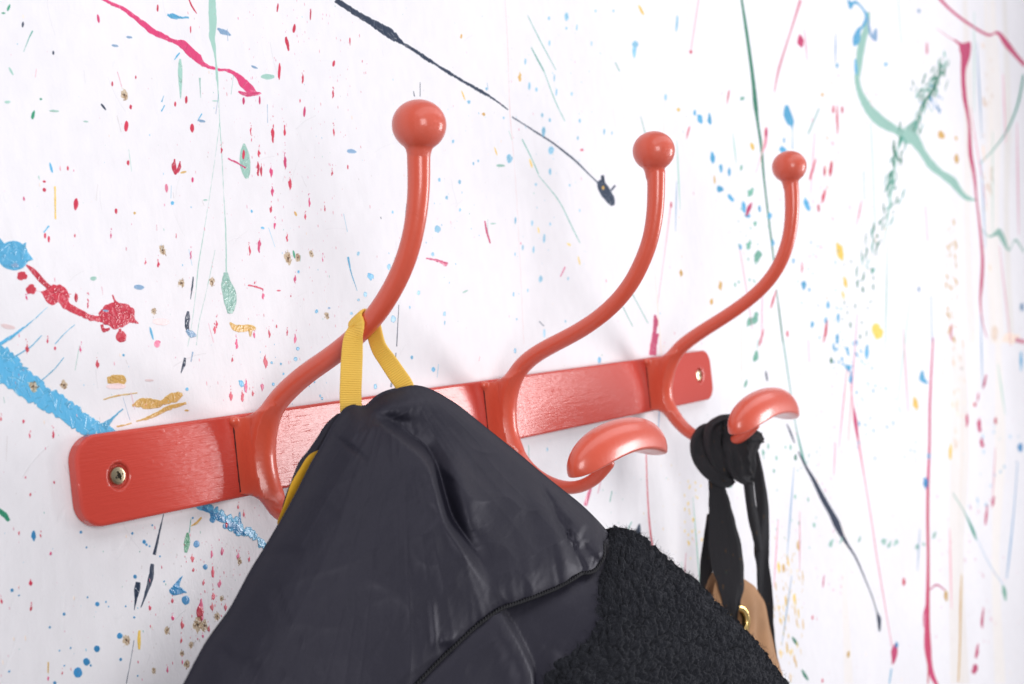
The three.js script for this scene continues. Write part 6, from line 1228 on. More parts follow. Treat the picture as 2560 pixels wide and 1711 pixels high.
B('blue',0.12,[853.9,-8.4,6.6,-0.4,-2.3,-7.4]);
B('yellow',0.3,[1030.2,-92.8,11.7,-0.3,2.8,-8.9]);
B('yellow',0.3,[1169.1,-179.2,7.6,-1.1,-5.6,-11.3]);
B('ochre',0.12,[678.7,-362.7,4,-1.3,-3.1,-3.4]);
B('dirt',0.12,[1273,-59.7,9.5,-0.7,-1,-2.7]);
S('ochre',0.4,0.5,[1156.3,-363.8,1133.7,-402,1115,-446.8,1083.9,-506.9,1090,-508.6,1122.3,-448.7,1142.2,-404,1160.5,-364.8]);
B('pinkdeep',0.35,[1273.5,-141.8,7.1,-0.8,-4.1,-10.7]);
B('pinkdeep',0.35,[1336.9,-158.2,11.3,-1.2,-4.6,-11.6]);
B('pinkdeep',0.35,[1342.5,-186.9,10,-0.5,4.1,-8.9]);
B('red',0.35,[1325.2,-122.4,7.4,-0.7,-1.3,-3.4]);
B('pinkdeep',0.35,[1348.7,-112,4.9,-0.7,-8.5,-7.7]);
B('pinkdeep',0.35,[1396.9,-90.8,6.2,-1,-15.4,-10.8]);
B('red',0.35,[1437.3,-161.2,8.1,-0.9,-2.1,-5]);
B('pinkdeep',0.35,[1368.6,-287.9,7.4,-1.6,-8.6,-7.2]);
B('pinkdeep',0.35,[1322.7,-302,6.1,-1.2,-10.5,-12.3]);
B('pinkdeep',0.35,[1240.2,-449.9,6.9,-1.8,-9,-12.9]);
B('red',0.35,[899.8,-321.5,6,-1.4,-2.7,-4.7]);
B('pinkdeep',0.35,[1193.4,-489.6,8.7,-2.6,-7.7,-7.4]);
B('pinkdeep',0.35,[1172.8,-511.2,11.9,-4.5,-11.6,-4.4]);
B('red',0.35,[592.7,-371.1,2.5,-0.7,-0.5,-1.9]);
B('red',0.35,[584.2,-295.6,2.5,-0.6,-0.7,-2.4]);
B('pinkdeep',0.35,[627.3,-262.9,1.9,-0.5,-3.6,-5.9]);
S('teal',0.4,0.5,[1157.2,-241.2,1206.4,-279.4,1235.2,-315.7,1250.6,-328.9,1255.2,-329.2,1250.8,-316.6,1210.6,-279.4,1160.1,-241.1]);
S('steel',0.2,0.4,[1253.3,-325.1,1306.4,-377.3,1374.1,-427.1,1377.6,-427.2,1309.8,-377.4,1255.5,-325.2]);
S('mintdeep',0.5,1,[1369.4,-426,1366.5,-436.5,1376.3,-452.8,1384.1,-454.2,1389.8,-440.5,1379.7,-427.7]);
S('steel',0.3,0.4,[1545.8,-246.4,1492.4,-315.1,1433,-379.7,1397,-420.5,1402.1,-421.8,1443.6,-382,1499.4,-316.4,1551.6,-247.3]);
B('mint',0.6,[662.8,-225.6,4.9,-1.6,-4.8,-3.1]);
B('mint',0.6,[694.9,-227.5,2.5,-0.8,-5.3,-3.3]);
B('mint',0.6,[756.7,-237.5,3.4,-1.1,-4.6,-2.8]);
B('mint',0.6,[841.4,-255.9,7.3,-2.3,-5,-2.9]);
B('mint',0.6,[860.6,-263.8,5.2,-1.7,-6.2,-3.5]);
B('mint',0.6,[886.6,-265.7,6.9,-2.2,-5.3,-2.9]);
B('mint',0.6,[970.2,-287,6.6,-2.1,-4.9,-2.5]);
B('mint',0.6,[999,-289.3,8.5,-2.7,-3.7,-1.9]);
B('mint',0.6,[1049.8,-284.8,8,-2.4,-5.7,-2.9]);
B('blue2',0.4,[1577.7,-223.3,15,-1.9,-3.9,-8.9]);
B('blue',0.3,[1650.8,-71.5,9.5,-0.6,-7.5,-17.1]);
F('blue',30,1.20,4.18,0.77,0,[1248.1,-144.3,1607.9,-183.5,1546.1,-323.9,1200.9,-268]);
F('palered',40,0.63,1.69,1.65,0,[668.9,-33.6,769.4,-42,683.3,-327.9,591.2,-306]);
F('pinkdeep',30,1.07,3.21,1.65,0,[1070.2,-227.6,1442.8,-284.8,1329.9,-552.9,986.4,-461.7]);
F('palepeach',26,2.28,7.97,1.375,0,[1238.1,-12.3,1309.3,-16.2,1242,-191.9,1174.5,-183.2]);
S('palered',0.4,1,[1620.5,-37.5,1689.8,-45.5,1700.3,-38.1,1630.5,-30.2]);
S('blue',0.3,1,[816.7,-416.5,803.5,-432.2,807.3,-433.5,821.4,-418]);
S('pinkpale',0.1,0.2,[659.1,19.9,655.2,-6.2,656.6,-6.2,660.5,19.9]);
B('darkgreen',0.12,[726,-9.7,4.4,-0.3,-1.1,-3.7]);
B('darkgreen',0.12,[584.6,-111.7,3.7,-0.5,-0.9,-3.4]);
B('navy',0.12,[529.2,-13.3,2.4,-0,0.9,-5.9]);
B('mintdeep',0.12,[473.3,-17.2,3,-0.7,-4,-3.7]);
B('mintdeep',0.12,[410,-118.1,4.1,-0.6,-0.5,-2.2]);
S('teal',0.2,1,[524.2,-41.3,544.5,-55.5,546,-55.2,525.6,-40.9]);
F('palered',56,0.14,0.63,4,0,[-390.5,259,98.5,338.1,45.4,53.7,-411.4,79.3]);
F('sky',40,0.14,0.57,1.6,0,[-390.5,259,98.5,338.1,45.4,53.7,-411.4,79.3]);
F('palepeach',32,0.17,0.86,3,0,[-390.5,259,98.5,338.1,45.4,53.7,-411.4,79.3]);
F('dirt',48,0.11,0.46,2,0,[-390.5,259,98.5,338.1,45.4,53.7,-411.4,79.3]);
F('pink',32,0.11,0.43,4,0,[-390.5,259,98.5,338.1,45.4,53.7,-411.4,79.3]);
F('mint',24,0.14,0.63,2.5,0,[-390.5,259,98.5,338.1,45.4,53.7,-411.4,79.3]);
F('teal',16,0.11,0.46,2,0,[-390.5,259,98.5,338.1,45.4,53.7,-411.4,79.3]);
F('palered',56,0.27,1.17,2,0,[98.5,338.1,1986.5,643.7,1684.9,-38,45.4,53.7]);
F('sky',40,0.27,1.06,0.8,0,[98.5,338.1,1986.5,643.7,1684.9,-38,45.4,53.7]);
F('palepeach',32,0.32,1.59,1.5,0,[98.5,338.1,1986.5,643.7,1684.9,-38,45.4,53.7]);
F('dirt',48,0.21,0.85,1,0,[98.5,338.1,1986.5,643.7,1684.9,-38,45.4,53.7]);
F('pink',32,0.21,0.80,2,0,[98.5,338.1,1986.5,643.7,1684.9,-38,45.4,53.7]);
F('mint',24,0.27,1.17,1.25,0,[98.5,338.1,1986.5,643.7,1684.9,-38,45.4,53.7]);
F('teal',16,0.21,0.85,1,0,[98.5,338.1,1986.5,643.7,1684.9,-38,45.4,53.7]);
F('palered',56,0.12,0.54,4,0,[-411.4,79.3,-189.3,66.9,-222,-150.5,-431.4,-92.9]);
F('sky',40,0.12,0.49,1.6,0,[-411.4,79.3,-189.3,66.9,-222,-150.5,-431.4,-92.9]);
F('palepeach',32,0.15,0.74,3,0,[-411.4,79.3,-189.3,66.9,-222,-150.5,-431.4,-92.9]);
F('dirt',48,0.10,0.39,2,0,[-411.4,79.3,-189.3,66.9,-222,-150.5,-431.4,-92.9]);
F('pink',32,0.10,0.37,4,0,[-411.4,79.3,-189.3,66.9,-222,-150.5,-431.4,-92.9]);
F('mint',24,0.12,0.54,2.5,0,[-411.4,79.3,-189.3,66.9,-222,-150.5,-431.4,-92.9]);
F('teal',16,0.10,0.39,2,0,[-411.4,79.3,-189.3,66.9,-222,-150.5,-431.4,-92.9]);
F('palered',56,0.24,1.07,2,0,[94.2,51,1684.9,-38,1433.5,-606.3,41,-222.9]);
F('sky',40,0.24,0.97,0.8,0,[94.2,51,1684.9,-38,1433.5,-606.3,41,-222.9]);
F('palepeach',32,0.29,1.46,1.5,0,[94.2,51,1684.9,-38,1433.5,-606.3,41,-222.9]);
F('dirt',48,0.19,0.78,1,0,[94.2,51,1684.9,-38,1433.5,-606.3,41,-222.9]);
F('pink',32,0.19,0.73,2,0,[94.2,51,1684.9,-38,1433.5,-606.3,41,-222.9]);
F('mint',24,0.24,1.07,1.25,0,[94.2,51,1684.9,-38,1433.5,-606.3,41,-222.9]);
F('teal',16,0.19,0.78,1,0,[94.2,51,1684.9,-38,1433.5,-606.3,41,-222.9]);
F('palered',160,0.28,1.36,3,0,[357.5,380.1,1986.5,643.7,1433.5,-606.3,212.6,-270.2]);
F('palepeach',120,0.38,2.52,3,0,[636.3,425.2,1986.5,643.7,1433.5,-606.3,438.1,-332.3]);
F('darkgreen',50,0.22,1.01,2,0,[357.5,380.1,1816.1,616.1,1334.2,-530.7,218.3,-244.5]);
F('pink',90,0.22,0.99,2.5,0,[317.7,201.6,1824.3,277.1,1433.5,-606.3,212.6,-270.2]);
F('ochre',60,0.28,1.21,2,0,[327.5,245.4,1863.3,365.2,1433.5,-606.3,212.6,-270.2]);
F('red',140,0.11,0.46,7,0,[-259.9,280.1,-109.6,304.5,-152.8,29.1,-292.2,41.5]);
F('red',80,0.10,0.51,3,0,[-339.2,-3.4,-225.9,-19.8,-244.2,-144.4,-353.5,-114.3]);
S('pinkpale',0.3,0.3,[1122.8,-288.6,1105.7,-345,1091.6,-401.3,1093.4,-401.7,1110.6,-346,1125.3,-289]);
S('palered',0.3,0.3,[755.1,406.9,753.4,386.8,754.3,367.2,755.6,367.4,757.5,387.5,756.9,407.2]);
S('palepeach',0.3,0.3,[486.6,89.8,470.6,20.8,456.2,-47,457.2,-47.1,473.2,20.7,488,89.8]);
S('pinkpale',0.3,0.3,[709.4,-109.8,700.8,-128.8,693.8,-147.7,695.1,-147.9,703.9,-129.2,711.1,-110.1]);
S('steel',0.3,0.3,[1582.3,502.8,1559.9,413.1,1543.9,325.3,1546.5,325.6,1569.2,414.2,1585.9,503.3]);
S('mint',0.3,0.3,[1585.9,557.1,1547.4,462.2,1514.1,370.4,1516.7,370.6,1554.8,463.1,1589.5,557.6]);
S('palered',0.3,0.3,[752.2,275.8,734,236.8,717.5,198.5,718.8,198.5,736.9,236.9,754,275.9]);
S('mint',0.3,0.3,[1060.1,65.2,1003.7,-11.4,952.1,-84.5,953.7,-84.7,1007.9,-11.8,1062.4,65.1]);
S('palepeach',0.3,0.3,[1220,1.3,1171.9,-56.8,1130.1,-113.2,1132,-113.4,1178.8,-57.5,1222.7,1.1]);
S('palered',0.3,0.3,[298.3,-166.7,286.6,-195.6,276.3,-224.3,277,-224.5,288.7,-196.1,299.4,-166.9]);
S('mint',0.3,0.3,[1487.9,-68,1491.7,-112.8,1500.5,-158.1,1503,-158.2,1499.7,-113.2,1491.3,-68.1]);
S('palepeach',0.3,0.3,[781.9,262.4,776.2,202.4,773.3,142.8,774.6,142.9,780.5,202.7,783.7,262.6]);
S('mint',0.3,0.3,[981.3,133.6,949.9,57.3,922.7,-17.1,924.3,-17.2,955.2,57.1,983.5,133.6]);
S('steel',0.3,0.3,[577,-121.2,552.5,-169,531.2,-216,532.2,-216.2,556.4,-169.7,578.5,-121.5]);
S('steel',0.3,0.3,[988.3,-265.7,972.3,-292.3,959.1,-319.2,960.7,-319.5,976.7,-293.3,990.5,-266.1]);
S('pinkpale',0.3,0.3,[833.9,44.5,791.9,-35.3,753.6,-112,754.9,-112.2,795.6,-35.6,835.8,44.4]);
S('palepeach',0.3,0.3,[295.9,103,292.9,58.4,291,13.9,291.8,13.9,294.9,58.4,297,103.1]);
S('pinkpale',0.3,0.3,[1813.7,377,1770.2,265.8,1732.4,157.8,1735.4,157.9,1778.4,266.2,1817.9,377.4]);
S('mint',0.3,0.3,[287.5,-172.9,276.2,-224.6,266,-275.8,266.8,-276,278,-225,288.5,-173.1]);
S('palepeach',0.3,0.3,[736.7,-12.2,735.7,-35.4,736.4,-58.8,737.7,-58.8,738.9,-35.6,738.4,-12.2]);
S('palepeach',0.3,0.3,[801.5,403.4,793.1,385.2,788.1,367.5,789.5,367.6,798.1,385.7,803.4,403.6]);
S('steel',0.3,0.3,[1415,20.7,1394,-40.2,1378.6,-100.5,1380.9,-100.7,1402.1,-40.6,1418.2,20.6]);
S('pinkpale',0.3,0.3,[518.5,-171.7,502.6,-206.3,488.5,-240.7,489.5,-240.9,505.4,-206.9,519.9,-171.9]);
S('palepeach',0.3,0.3,[970.8,-160.5,966.4,-178.6,963.8,-196.9,965.5,-197.2,970.1,-179.1,973,-160.8]);
S('mint',0.3,0.3,[509.1,257.2,508,239.7,509.4,222.5,510.4,222.6,511.6,240.1,510.5,257.4]);
S('palepeach',0.3,0.3,[614.9,139.9,607.6,98.9,602.8,58.3,603.9,58.3,611.4,99,616.5,139.9]);
S('palered',0.3,0.3,[1584,137,1585.3,47.1,1589.8,-43,1592.5,-43.1,1591.7,47.1,1587.6,137.1]);
S('palepeach',0.3,0.3,[1364,-3.9,1323.4,-84.9,1287.1,-163.7,1289.2,-164,1329,-85.4,1367,-4.1]);
S('steel',0.3,0.3,[866.9,418.3,858.1,396.7,852.7,375.6,854.2,375.8,863.2,397.3,868.9,418.6]);
S('steel',0.3,0.3,[290.7,16.7,277.5,-19.5,266.1,-55.2,266.9,-55.3,280,-19.8,291.8,16.6]);
S('pinkpale',0.3,0.3,[775.4,-23,746.6,-69.6,720.9,-115.3,722.1,-115.5,750.4,-70.2,777.2,-23.2]);
S('mint',0.3,0.3,[1100.4,314.4,1024.1,214.9,956.6,121.6,958.2,121.6,1030.2,214.9,1102.8,314.5]);
S('pinkpale',0.3,0.3,[542.2,82.4,532.8,52.6,524.9,23,525.9,23,535.3,52.5,543.6,82.3]);
S('palered',0.3,0.3,[1490.7,377.3,1506.1,292.8,1524.7,207.6,1527.3,207.8,1512,293.4,1494.1,377.8]);
S('palered',0.3,0.3,[1009.9,16.9,1000.2,-42.1,993.4,-100.7,995.1,-100.8,1005,-42.3,1012.2,16.8]);
S('mint',0.3,0.3,[1623.2,344.7,1582.6,249.2,1546.2,156.5,1548.8,156.5,1588.9,249.5,1626.9,345]);
S('palepeach',0.3,0.3,[644.7,354,601.2,276.3,560.6,202.1,561.7,202.1,603.4,276.3,646.2,354.1]);
S('mint',0.3,0.3,[372.3,239.1,366.7,203.1,363.2,167.6,364.1,167.6,369.8,203.4,373.5,239.2]);
S('steel',0.3,0.3,[1523.8,290.1,1504.2,210.2,1490.5,131.6,1493,131.6,1512.9,210.6,1527.2,290.4]);
S('palered',0.3,0.3,[579.5,-173.1,569.6,-205.7,561.6,-238.3,562.7,-238.5,572.7,-206.3,581,-173.3]);
S('mint',0.3,0.3,[324.5,-116.8,320.3,-171.4,318,-226.1,318.8,-226.3,323.2,-171.9,325.6,-116.9]);
S('steel',0.3,0.3,[538.5,-238.2,514.4,-271.9,492.4,-305.2,493.4,-305.5,517,-272.7,539.8,-238.6]);
S('steel',0.3,0.3,[362.3,196.8,354.6,171.2,348.3,145.8,349.1,145.8,356.9,171.2,363.4,196.9]);
S('palepeach',0.3,0.3,[353.1,276.5,338,213.9,324.4,152.6,325.3,152.7,340.2,214.1,354.2,276.6]);
S('pinkpale',0.3,0.3,[1745.8,463.7,1726,396.3,1709.3,329.9,1712.2,330.2,1732.3,396.9,1749.9,464.2]);
S('palered',0.3,0.3,[1416.3,-204,1388.9,-245.1,1364.9,-285.9,1367.2,-286.3,1394.5,-246,1419.5,-204.4]);
S('dirt',0.2,0.2,[-33.7,1.9,-34,-2.5,-33.5,-2.5,-33.1,1.9]);
S('palered',0.2,0.2,[-270.9,81.7,-268.5,69.8,-268.2,69.9,-270.6,81.7]);
S('sky',0.2,0.2,[-288.3,164.7,-289.7,157,-289.4,157,-288,164.7]);
S('dirt',0.2,0.2,[-287.6,160.6,-287.4,157.1,-287.1,157.2,-287.3,160.6]);
S('mint',0.2,0.2,[29.6,151.5,27.4,138.3,27.9,138.3,30.2,151.6]);
S('steel',0.2,0.2,[-49.6,229.2,-53.2,220.6,-52.7,220.6,-49.1,229.2]);
S('steel',0.2,0.2,[-239.2,20.4,-240.4,16,-240.1,15.9,-238.8,20.4]);
S('steel',0.2,0.2,[-247.3,42.6,-247.6,38.2,-247.2,38.2,-247,42.6]);
S('mint',0.2,0.2,[-316.8,184.3,-316.4,171.6,-316.1,171.6,-316.5,184.3]);
S('dirt',0.2,0.2,[-413.3,30,-415.3,17.3,-415.1,17.2,-413,30]);
S('palered',0.2,0.2,[-345.5,105.6,-345.2,100.9,-345,101,-345.2,105.7]);
S('palered',0.2,0.2,[-372.8,224.5,-374.1,219.8,-373.8,219.8,-372.6,224.5]);
S('dirt',0.2,0.2,[-334.3,63.7,-333.6,61.2,-333.3,61.3,-334,63.8]);
S('palered',0.2,0.2,[-0.4,43.6,-2.2,40.2,-1.7,40.1,0.1,43.5]);
S('dirt',0.2,0.2,[-322.7,203.5,-320.9,194.1,-320.6,194.2,-322.4,203.6]);
S('sky',0.2,0.2,[-280.1,126.7,-278.8,116.8,-278.5,116.8,-279.8,126.8]);
S('dirt',0.2,0.2,[-127.7,-1.3,-123.8,-13.3,-123.4,-13.3,-127.3,-1.3]);
S('sky',0.2,0.2,[-139.6,151.6,-137.6,139,-137.2,139.1,-139.2,151.7]);
S('palered',0.2,0.2,[-302.4,141,-302.7,137.6,-302.4,137.6,-302,141]);
S('palered',0.2,0.2,[-333.2,45.2,-331.8,35.5,-331.5,35.6,-332.9,45.2]);
S('sky',0.2,0.2,[-146.6,-0.4,-151.7,-16,-151.4,-16.1,-146.2,-0.5]);
S('mint',0.2,0.2,[-185.9,123,-186.8,118.8,-186.4,118.8,-185.5,123]);
S('sky',0.2,0.2,[-212.3,140.7,-208.3,128.2,-208,128.3,-211.9,140.8]);
S('mint',0.2,0.2,[72.5,225.5,75.7,218,76.3,218.1,73.1,225.7]);
S('steel',0.2,0.2,[-300.6,129.4,-300.2,126.4,-300,126.4,-300.3,129.5]);
S('mint',0.2,0.2,[-364,73.8,-368.5,60.5,-368.2,60.4,-363.7,73.7]);
S('steel',0.2,0.2,[-230,266.6,-230.5,258.9,-230.1,259,-229.6,266.7]);
S('mint',0.2,0.2,[-117.4,74.2,-117.8,57.4,-117.4,57.4,-117,74.2]);
S('steel',0.2,0.2,[-338.9,42.9,-335.9,29.9,-335.6,29.9,-338.7,43]);
S('mint',0.2,0.2,[-158.5,53,-152.2,36.4,-151.8,36.4,-158,53.1]);
S('dirt',0.2,0.2,[-340.9,163,-343.1,153.8,-342.9,153.7,-340.6,163]);
S('steel',0.2,0.2,[-201.7,221.4,-203.1,209.2,-202.8,209.2,-201.3,221.4]);
S('steel',0.2,0.2,[48.8,262.7,49.4,257.1,49.9,257.2,49.4,262.8]);
S('mint',0.2,0.2,[-228.7,237.6,-232.6,224.7,-232.2,224.8,-228.4,237.6]);
S('mint',0.2,0.2,[-413.1,50,-412.8,46.8,-412.5,46.8,-412.8,50]);
S('steel',0.2,0.2,[-243.1,224,-247.1,211.1,-246.8,211.1,-242.8,224]);
S('palered',0.2,0.2,[-319.1,229,-317.1,220.5,-316.8,220.6,-318.7,229.1]);
S('sky',0.2,0.2,[-52.8,41.4,-56.1,31.7,-55.6,31.7,-52.3,41.3]);
S('dirt',0.2,0.2,[-265.7,156.9,-264.4,153.1,-264.1,153.2,-265.4,157]);
S('dirt',0.2,0.2,[-355.8,33.6,-356.6,24.5,-356.4,24.5,-355.5,33.6]);
const wall = new THREE.Group(); wall.name = 'wall'; wall.userData = { kind: 'structure', label: 'white painted board wall spattered with paint drips and drops' }; scene.add(wall);
boards.forEach((b, n) => {
  const finish = (g, fn) => { const im = g.getImageData(0, 0, b.N_, b.N_), d = im.data; for (let j = 0; j < b.N_; j++) for (let i = 0; i < b.N_; i++) { const k = 4 * (j * b.N_ + i), v = fn(i, j); d[k] = clamp(d[k] + v, 0, 255); d[k + 1] = clamp(d[k + 1] + v, 0, 255); d[k + 2] = clamp(d[k + 2] + v, 0, 255); } g.putImageData(im, 0, 0); };
  const px = (b.x1 - b.x0) / b.N_ * 1000, py = (b.y1 - b.y0) / b.N_ * 1000;      // mm per pixel
  finish(b.col, (i, j) => 5 * (noise(i * px / 60, j * py / 80) - 0.5) + 4 * (noise(i * px / 5, j * py / 9) - 0.5));
  const hd = b.hgt.getImageData(0, 0, b.N_, b.N_).data, rt = dataTex(b.N_, b.N_, (i, j) => { const v = hd[4 * ((b.N_ - 1 - j) * b.N_ + i)]; return 0.58 - 0.34 * smooth(105, 150, v); }); rt.wrapS = rt.wrapT = THREE.MirroredRepeatWrapping;
  finish(b.hgt, (i, j) => 34 * (noise(i * px / 9 + 40, j * py / 22) - 0.5) + 24 * (noise(i * px / 2.2, j * py / 7) - 0.5) + 14 * (noise(i * px / 0.9, j * py / 1.6) - 0.5));
  const tex = (g, srgb) => { const t = new THREE.CanvasTexture(g.canvas); t.wrapS = t.wrapT = THREE.MirroredRepeatWrapping; if (srgb) t.colorSpace = THREE.SRGBColorSpace; t.anisotropy = 8; return t; };
  const m = new THREE.MeshPhysicalMaterial({ map: tex(b.col, true), bumpMap: tex(b.hgt, false), bumpScale: 0.0010, roughness: 1, roughnessMap: rt });
  const g0 = 0, q = n ? [[SEAM_X(-1.2) + g0, -1.2], [3.4, -1.2], [3.4, 1.2], [SEAM_X(1.2) + g0, 1.2]] : [[-1.5, -1.2], [SEAM_X(-1.2) - g0, -1.2], [SEAM_X(1.2) - g0, 1.2], [-1.5, 1.2]];
  const s = new THREE.Shape(q.map(([x, y]) => new THREE.Vector2(x, y))), geo = new THREE.ExtrudeGeometry(s, { depth: 0.018, bevelEnabled: false }); geo.translate(0, 0, -0.018);
  const P = geo.attributes.position, U = geo.attributes.uv; for (let i = 0; i < P.count; i++) U.setXY(i, (P.getX(i) - b.x0) / (b.x1 - b.x0), (P.getY(i) - b.y0) / (b.y1 - b.y0));
  part('board', geo, m, wall);
});

// ---------------------------------------------------------------- the coat rack
const T = 0.008, RAIL_H = 0.025;
const rack = thing('coat_rack', 'red painted rack of three cast hooks on a long rail', 'coat rack', 0, 0, 0);
{
  const b = 0.0018, w = RAIL_HALF - b, h = RAIL_H - b, r = 0.0125, s = new THREE.Shape();
  s.moveTo(-w + r, -h); s.lineTo(w - r, -h); s.absarc(w - r, -h + r, r, -Math.PI / 2, 0); s.lineTo(w, h - r); s.absarc(w - r, h - r, r, 0, Math.PI / 2); s.lineTo(-w + r, h); s.absarc(-w + r, h - r, r, Math.PI / 2, Math.PI); s.lineTo(-w, -h + r); s.absarc(-w + r, -h + r, r, Math.PI, 1.5 * Math.PI);
  const SX = RAIL_HALF - 0.0267;
  for (const sg of [-1, 1]) { const hole = new THREE.Path(); hole.absarc(sg * SX, 0.0006, 0.0088, 0, Math.PI * 2, true); s.holes.push(hole); }
  const body = toCreasedNormals(new THREE.ExtrudeGeometry(s, { depth: T - 2 * b, bevelEnabled: true, bevelThickness: b, bevelSize: b, bevelSegments: 5, curveSegments: 20 }), 0.6); body.translate(0, 0, b);
  const dishes = [-1, 1].map((sg) => { const g = new THREE.LatheGeometry([[0.0001, 0.0046], [0.005, 0.0046], [0.0064, 0.0048], [0.0072, 0.0056]].map(([x, y]) => new THREE.Vector2(x, y)), 40); g.rotateX(Math.PI / 2); g.translate(sg * SX, 0.0006, 0); return g.toNonIndexed(); });
  { const P = body.attributes.position, M = body.attributes.normal, a = V(), b2 = V(), c = V(); for (let i = 0; i < P.count; i += 3) { a.fromBufferAttribute(P, i); b2.fromBufferAttribute(P, i + 1).sub(a); c.fromBufferAttribute(P, i + 2).sub(a); const n = b2.cross(c).normalize(); if (Math.abs(n.z) > 0.999) for (let k = 0; k < 3; k++) M.setXYZ(i + k, 0, 0, Math.sign(n.z)); } }
  part('rail', mergeGeometries([body, ...dishes]), railPaint, rack);
  for (const sg of [-1, 1]) {
    const head = new THREE.LatheGeometry([[0, 0], [0.0046, 0], [0.00495, 0.0006], [0.005, 0.0014], [0.0047, 0.002], [0.0035, 0.00265], [0.0018, 0.003], [0, 0.0031]].map(([x, y]) => new THREE.Vector2(x, y)), 48); head.rotateX(Math.PI / 2);
    let cut = new Brush(mergeVertices(head)); const ev = new Evaluator(); ev.attributes = ['position', 'normal', 'uv']; cut.updateMatrixWorld();
    for (const [w1, h1] of [[0.0052, 0.0012], [0.0012, 0.0052], [0.0026, 0.0026]]) { const bx = new Brush(new THREE.BoxGeometry(w1, h1, 0.004)); bx.position.z = 0.0031; bx.rotation.z = 0.35; bx.updateMatrixWorld(); cut = ev.evaluate(cut, bx, SUBTRACTION); cut.updateMatrixWorld(); }
    const sc = part('screw', toCreasedNormals(cut.geometry, 0.5), screwMetal, rack); sc.position.set(sg * SX, 0.0006, 0.0048);
    const dirt = new THREE.Mesh(mergeGeometries([new THREE.BoxGeometry(0.005, 0.00115, 0.0006), new THREE.BoxGeometry(0.00115, 0.005, 0.00061), new THREE.BoxGeometry(0.0025, 0.0025, 0.00062)]), screwDirt); dirt.name = numbered('screw_recess'); dirt.rotation.z = 0.35; dirt.position.z = 0.00135; sc.add(dirt);
  }
}
[[PROFILE_1, -1, [172.5, 165.2]], [PROFILE_2, 0, [174.4, 169.6]], [PROFILE_3, 1, [178.4, 163.6]]].forEach(([profile, n, ball], which) => {
  const x0 = n * SPACING, curve = new THREE.CatmullRomCurve3(mm(profile).map(([y, z]) => V(0, y, z)), false, 'centripetal'), pts = curve.getSpacedPoints(90).map((p, i) => [p.y, p.z]);
  // light smoothing, as the castings flow without kinks
  for (let it = 0; it < 10; it++) for (let i = 1; i < pts.length - 1; i++) for (const k of [0, 1]) pts[i][k] = mix(pts[i][k], (pts[i - 1][k] + pts[i + 1][k]) / 2, 0.5);
  const mid = pts.reduce((a, p, i) => (Math.abs(p[0]) < Math.abs(pts[a][0]) ? i : a), 0), N1 = pts.length - 1;
  const rad = pts.map((p, i) => { const u = i / N1, m = mid / N1; return u < 0.12 ? mix(0.0064, 0.0058, u / 0.12) : u < m * 0.55 ? 0.0058 + 0.0004 * (u - 0.12) : u < m ? mix(0.006, 0.0068, smooth(m * 0.55, m, u)) : mix(0.0068, 0.0047, smooth(m, m + 0.30, u)); });
  const web = pts.filter(([y, z]) => z < 0.05 && y < 0.034 && y > -0.04);
  const zc = heightAt(monotone([...web].reverse()));
  const f = (x, y, z) => {
    let d = 1e9;
    for (let i = 0; i < N1; i++) {
      const [y0, z0] = pts[i], dy = pts[i + 1][0] - y0, dz = pts[i + 1][1] - z0, u = clamp(((y - y0) * dy + (z - z0) * dz) / (dy * dy + dz * dz), 0, 1), ey = y - y0 - u * dy, ez = z - z0 - u * dz;
      const q = Math.sqrt(x * x + ey * ey + ez * ez) - mix(rad[i], rad[i + 1], u); if (q < d) d = q;
    }
    if (z < 0.04 && Math.abs(y) < 0.04) {
      const t = clamp((z - 0.006) / 0.014, 0, 1), th = mix(0.0115, 0.0060, t);
      const a = Math.max(Math.abs(x) - th, z - zc(y), Math.abs(y) - 0.0232, 0.004 - z);
      d = smin(d, a, 0.010);
      const ear = Math.hypot(x + 0.011, y - 0.0215, z - 0.0085) - 0.0028; d = smin(d, ear, 0.003);
    }
    return d;
  };
  const ys = pts.map((p) => p[0]), zs = pts.map((p) => p[1]);
  const hook = part('hook', fieldMesh(f, [-0.0175, Math.min(...ys) - 0.01, 0.002], [0.0175, Math.max(...ys) + 0.01, Math.max(...zs) + 0.01], 0.0016), hookPaint, rack); hook.position.x = x0;
  { // the paint has cracked along the joint with the rail
    const pos = [], idx = []; for (let i = 0; i <= 60; i++) { const y = mix(-0.0215, 0.0195, i / 60), w = 0.0006 * Math.max(0, noise(i * 0.3 + which * 40, 3) - 0.35) - 0.0001; pos.push(-0.0113 - w, y, T + 0.0002, -0.0095, y, T + 0.0009); if (i) { const k = 2 * i - 2; idx.push(k, k + 1, k + 2, k + 1, k + 3, k + 2); } }
    part('joint_gap', meshFrom(pos, idx), gapMat, hook);
  }
  // ball on top of the arm, with the collar that runs into the neck
  const [by, bz] = [ball[0] / 1000, ball[1] / 1000], R0 = 0.0148, prof = [];
  for (let i = 0; i <= 40; i++) { const a = Math.PI / 2 - i / 40 * (Math.PI / 2 + 0.98); prof.push([Math.max(1e-5, R0 * Math.cos(a)), 0.0142 * Math.sin(a) * (a > 0 ? 0.96 : 1)]); }
  const [rx, ry] = prof[prof.length - 1]; for (const [a, b] of [[-0.0009, -0.0011], [-0.0014, -0.0026], [-0.00185, -0.0046], [-0.0023, -0.0072], [-0.0032, -0.0098]]) prof.push([rx + a, ry + b]);
  const lathe = new THREE.LatheGeometry(new THREE.SplineCurve(prof.slice(0).map(([a, b]) => new THREE.Vector2(a, b))).getPoints(70).reverse(), 56);
  const knob = part('knob', lathe, hookPaint, hook); knob.position.set(0, by, bz); knob.rotation.x = Math.atan2(bz - pts[6][1], by - pts[6][0]);
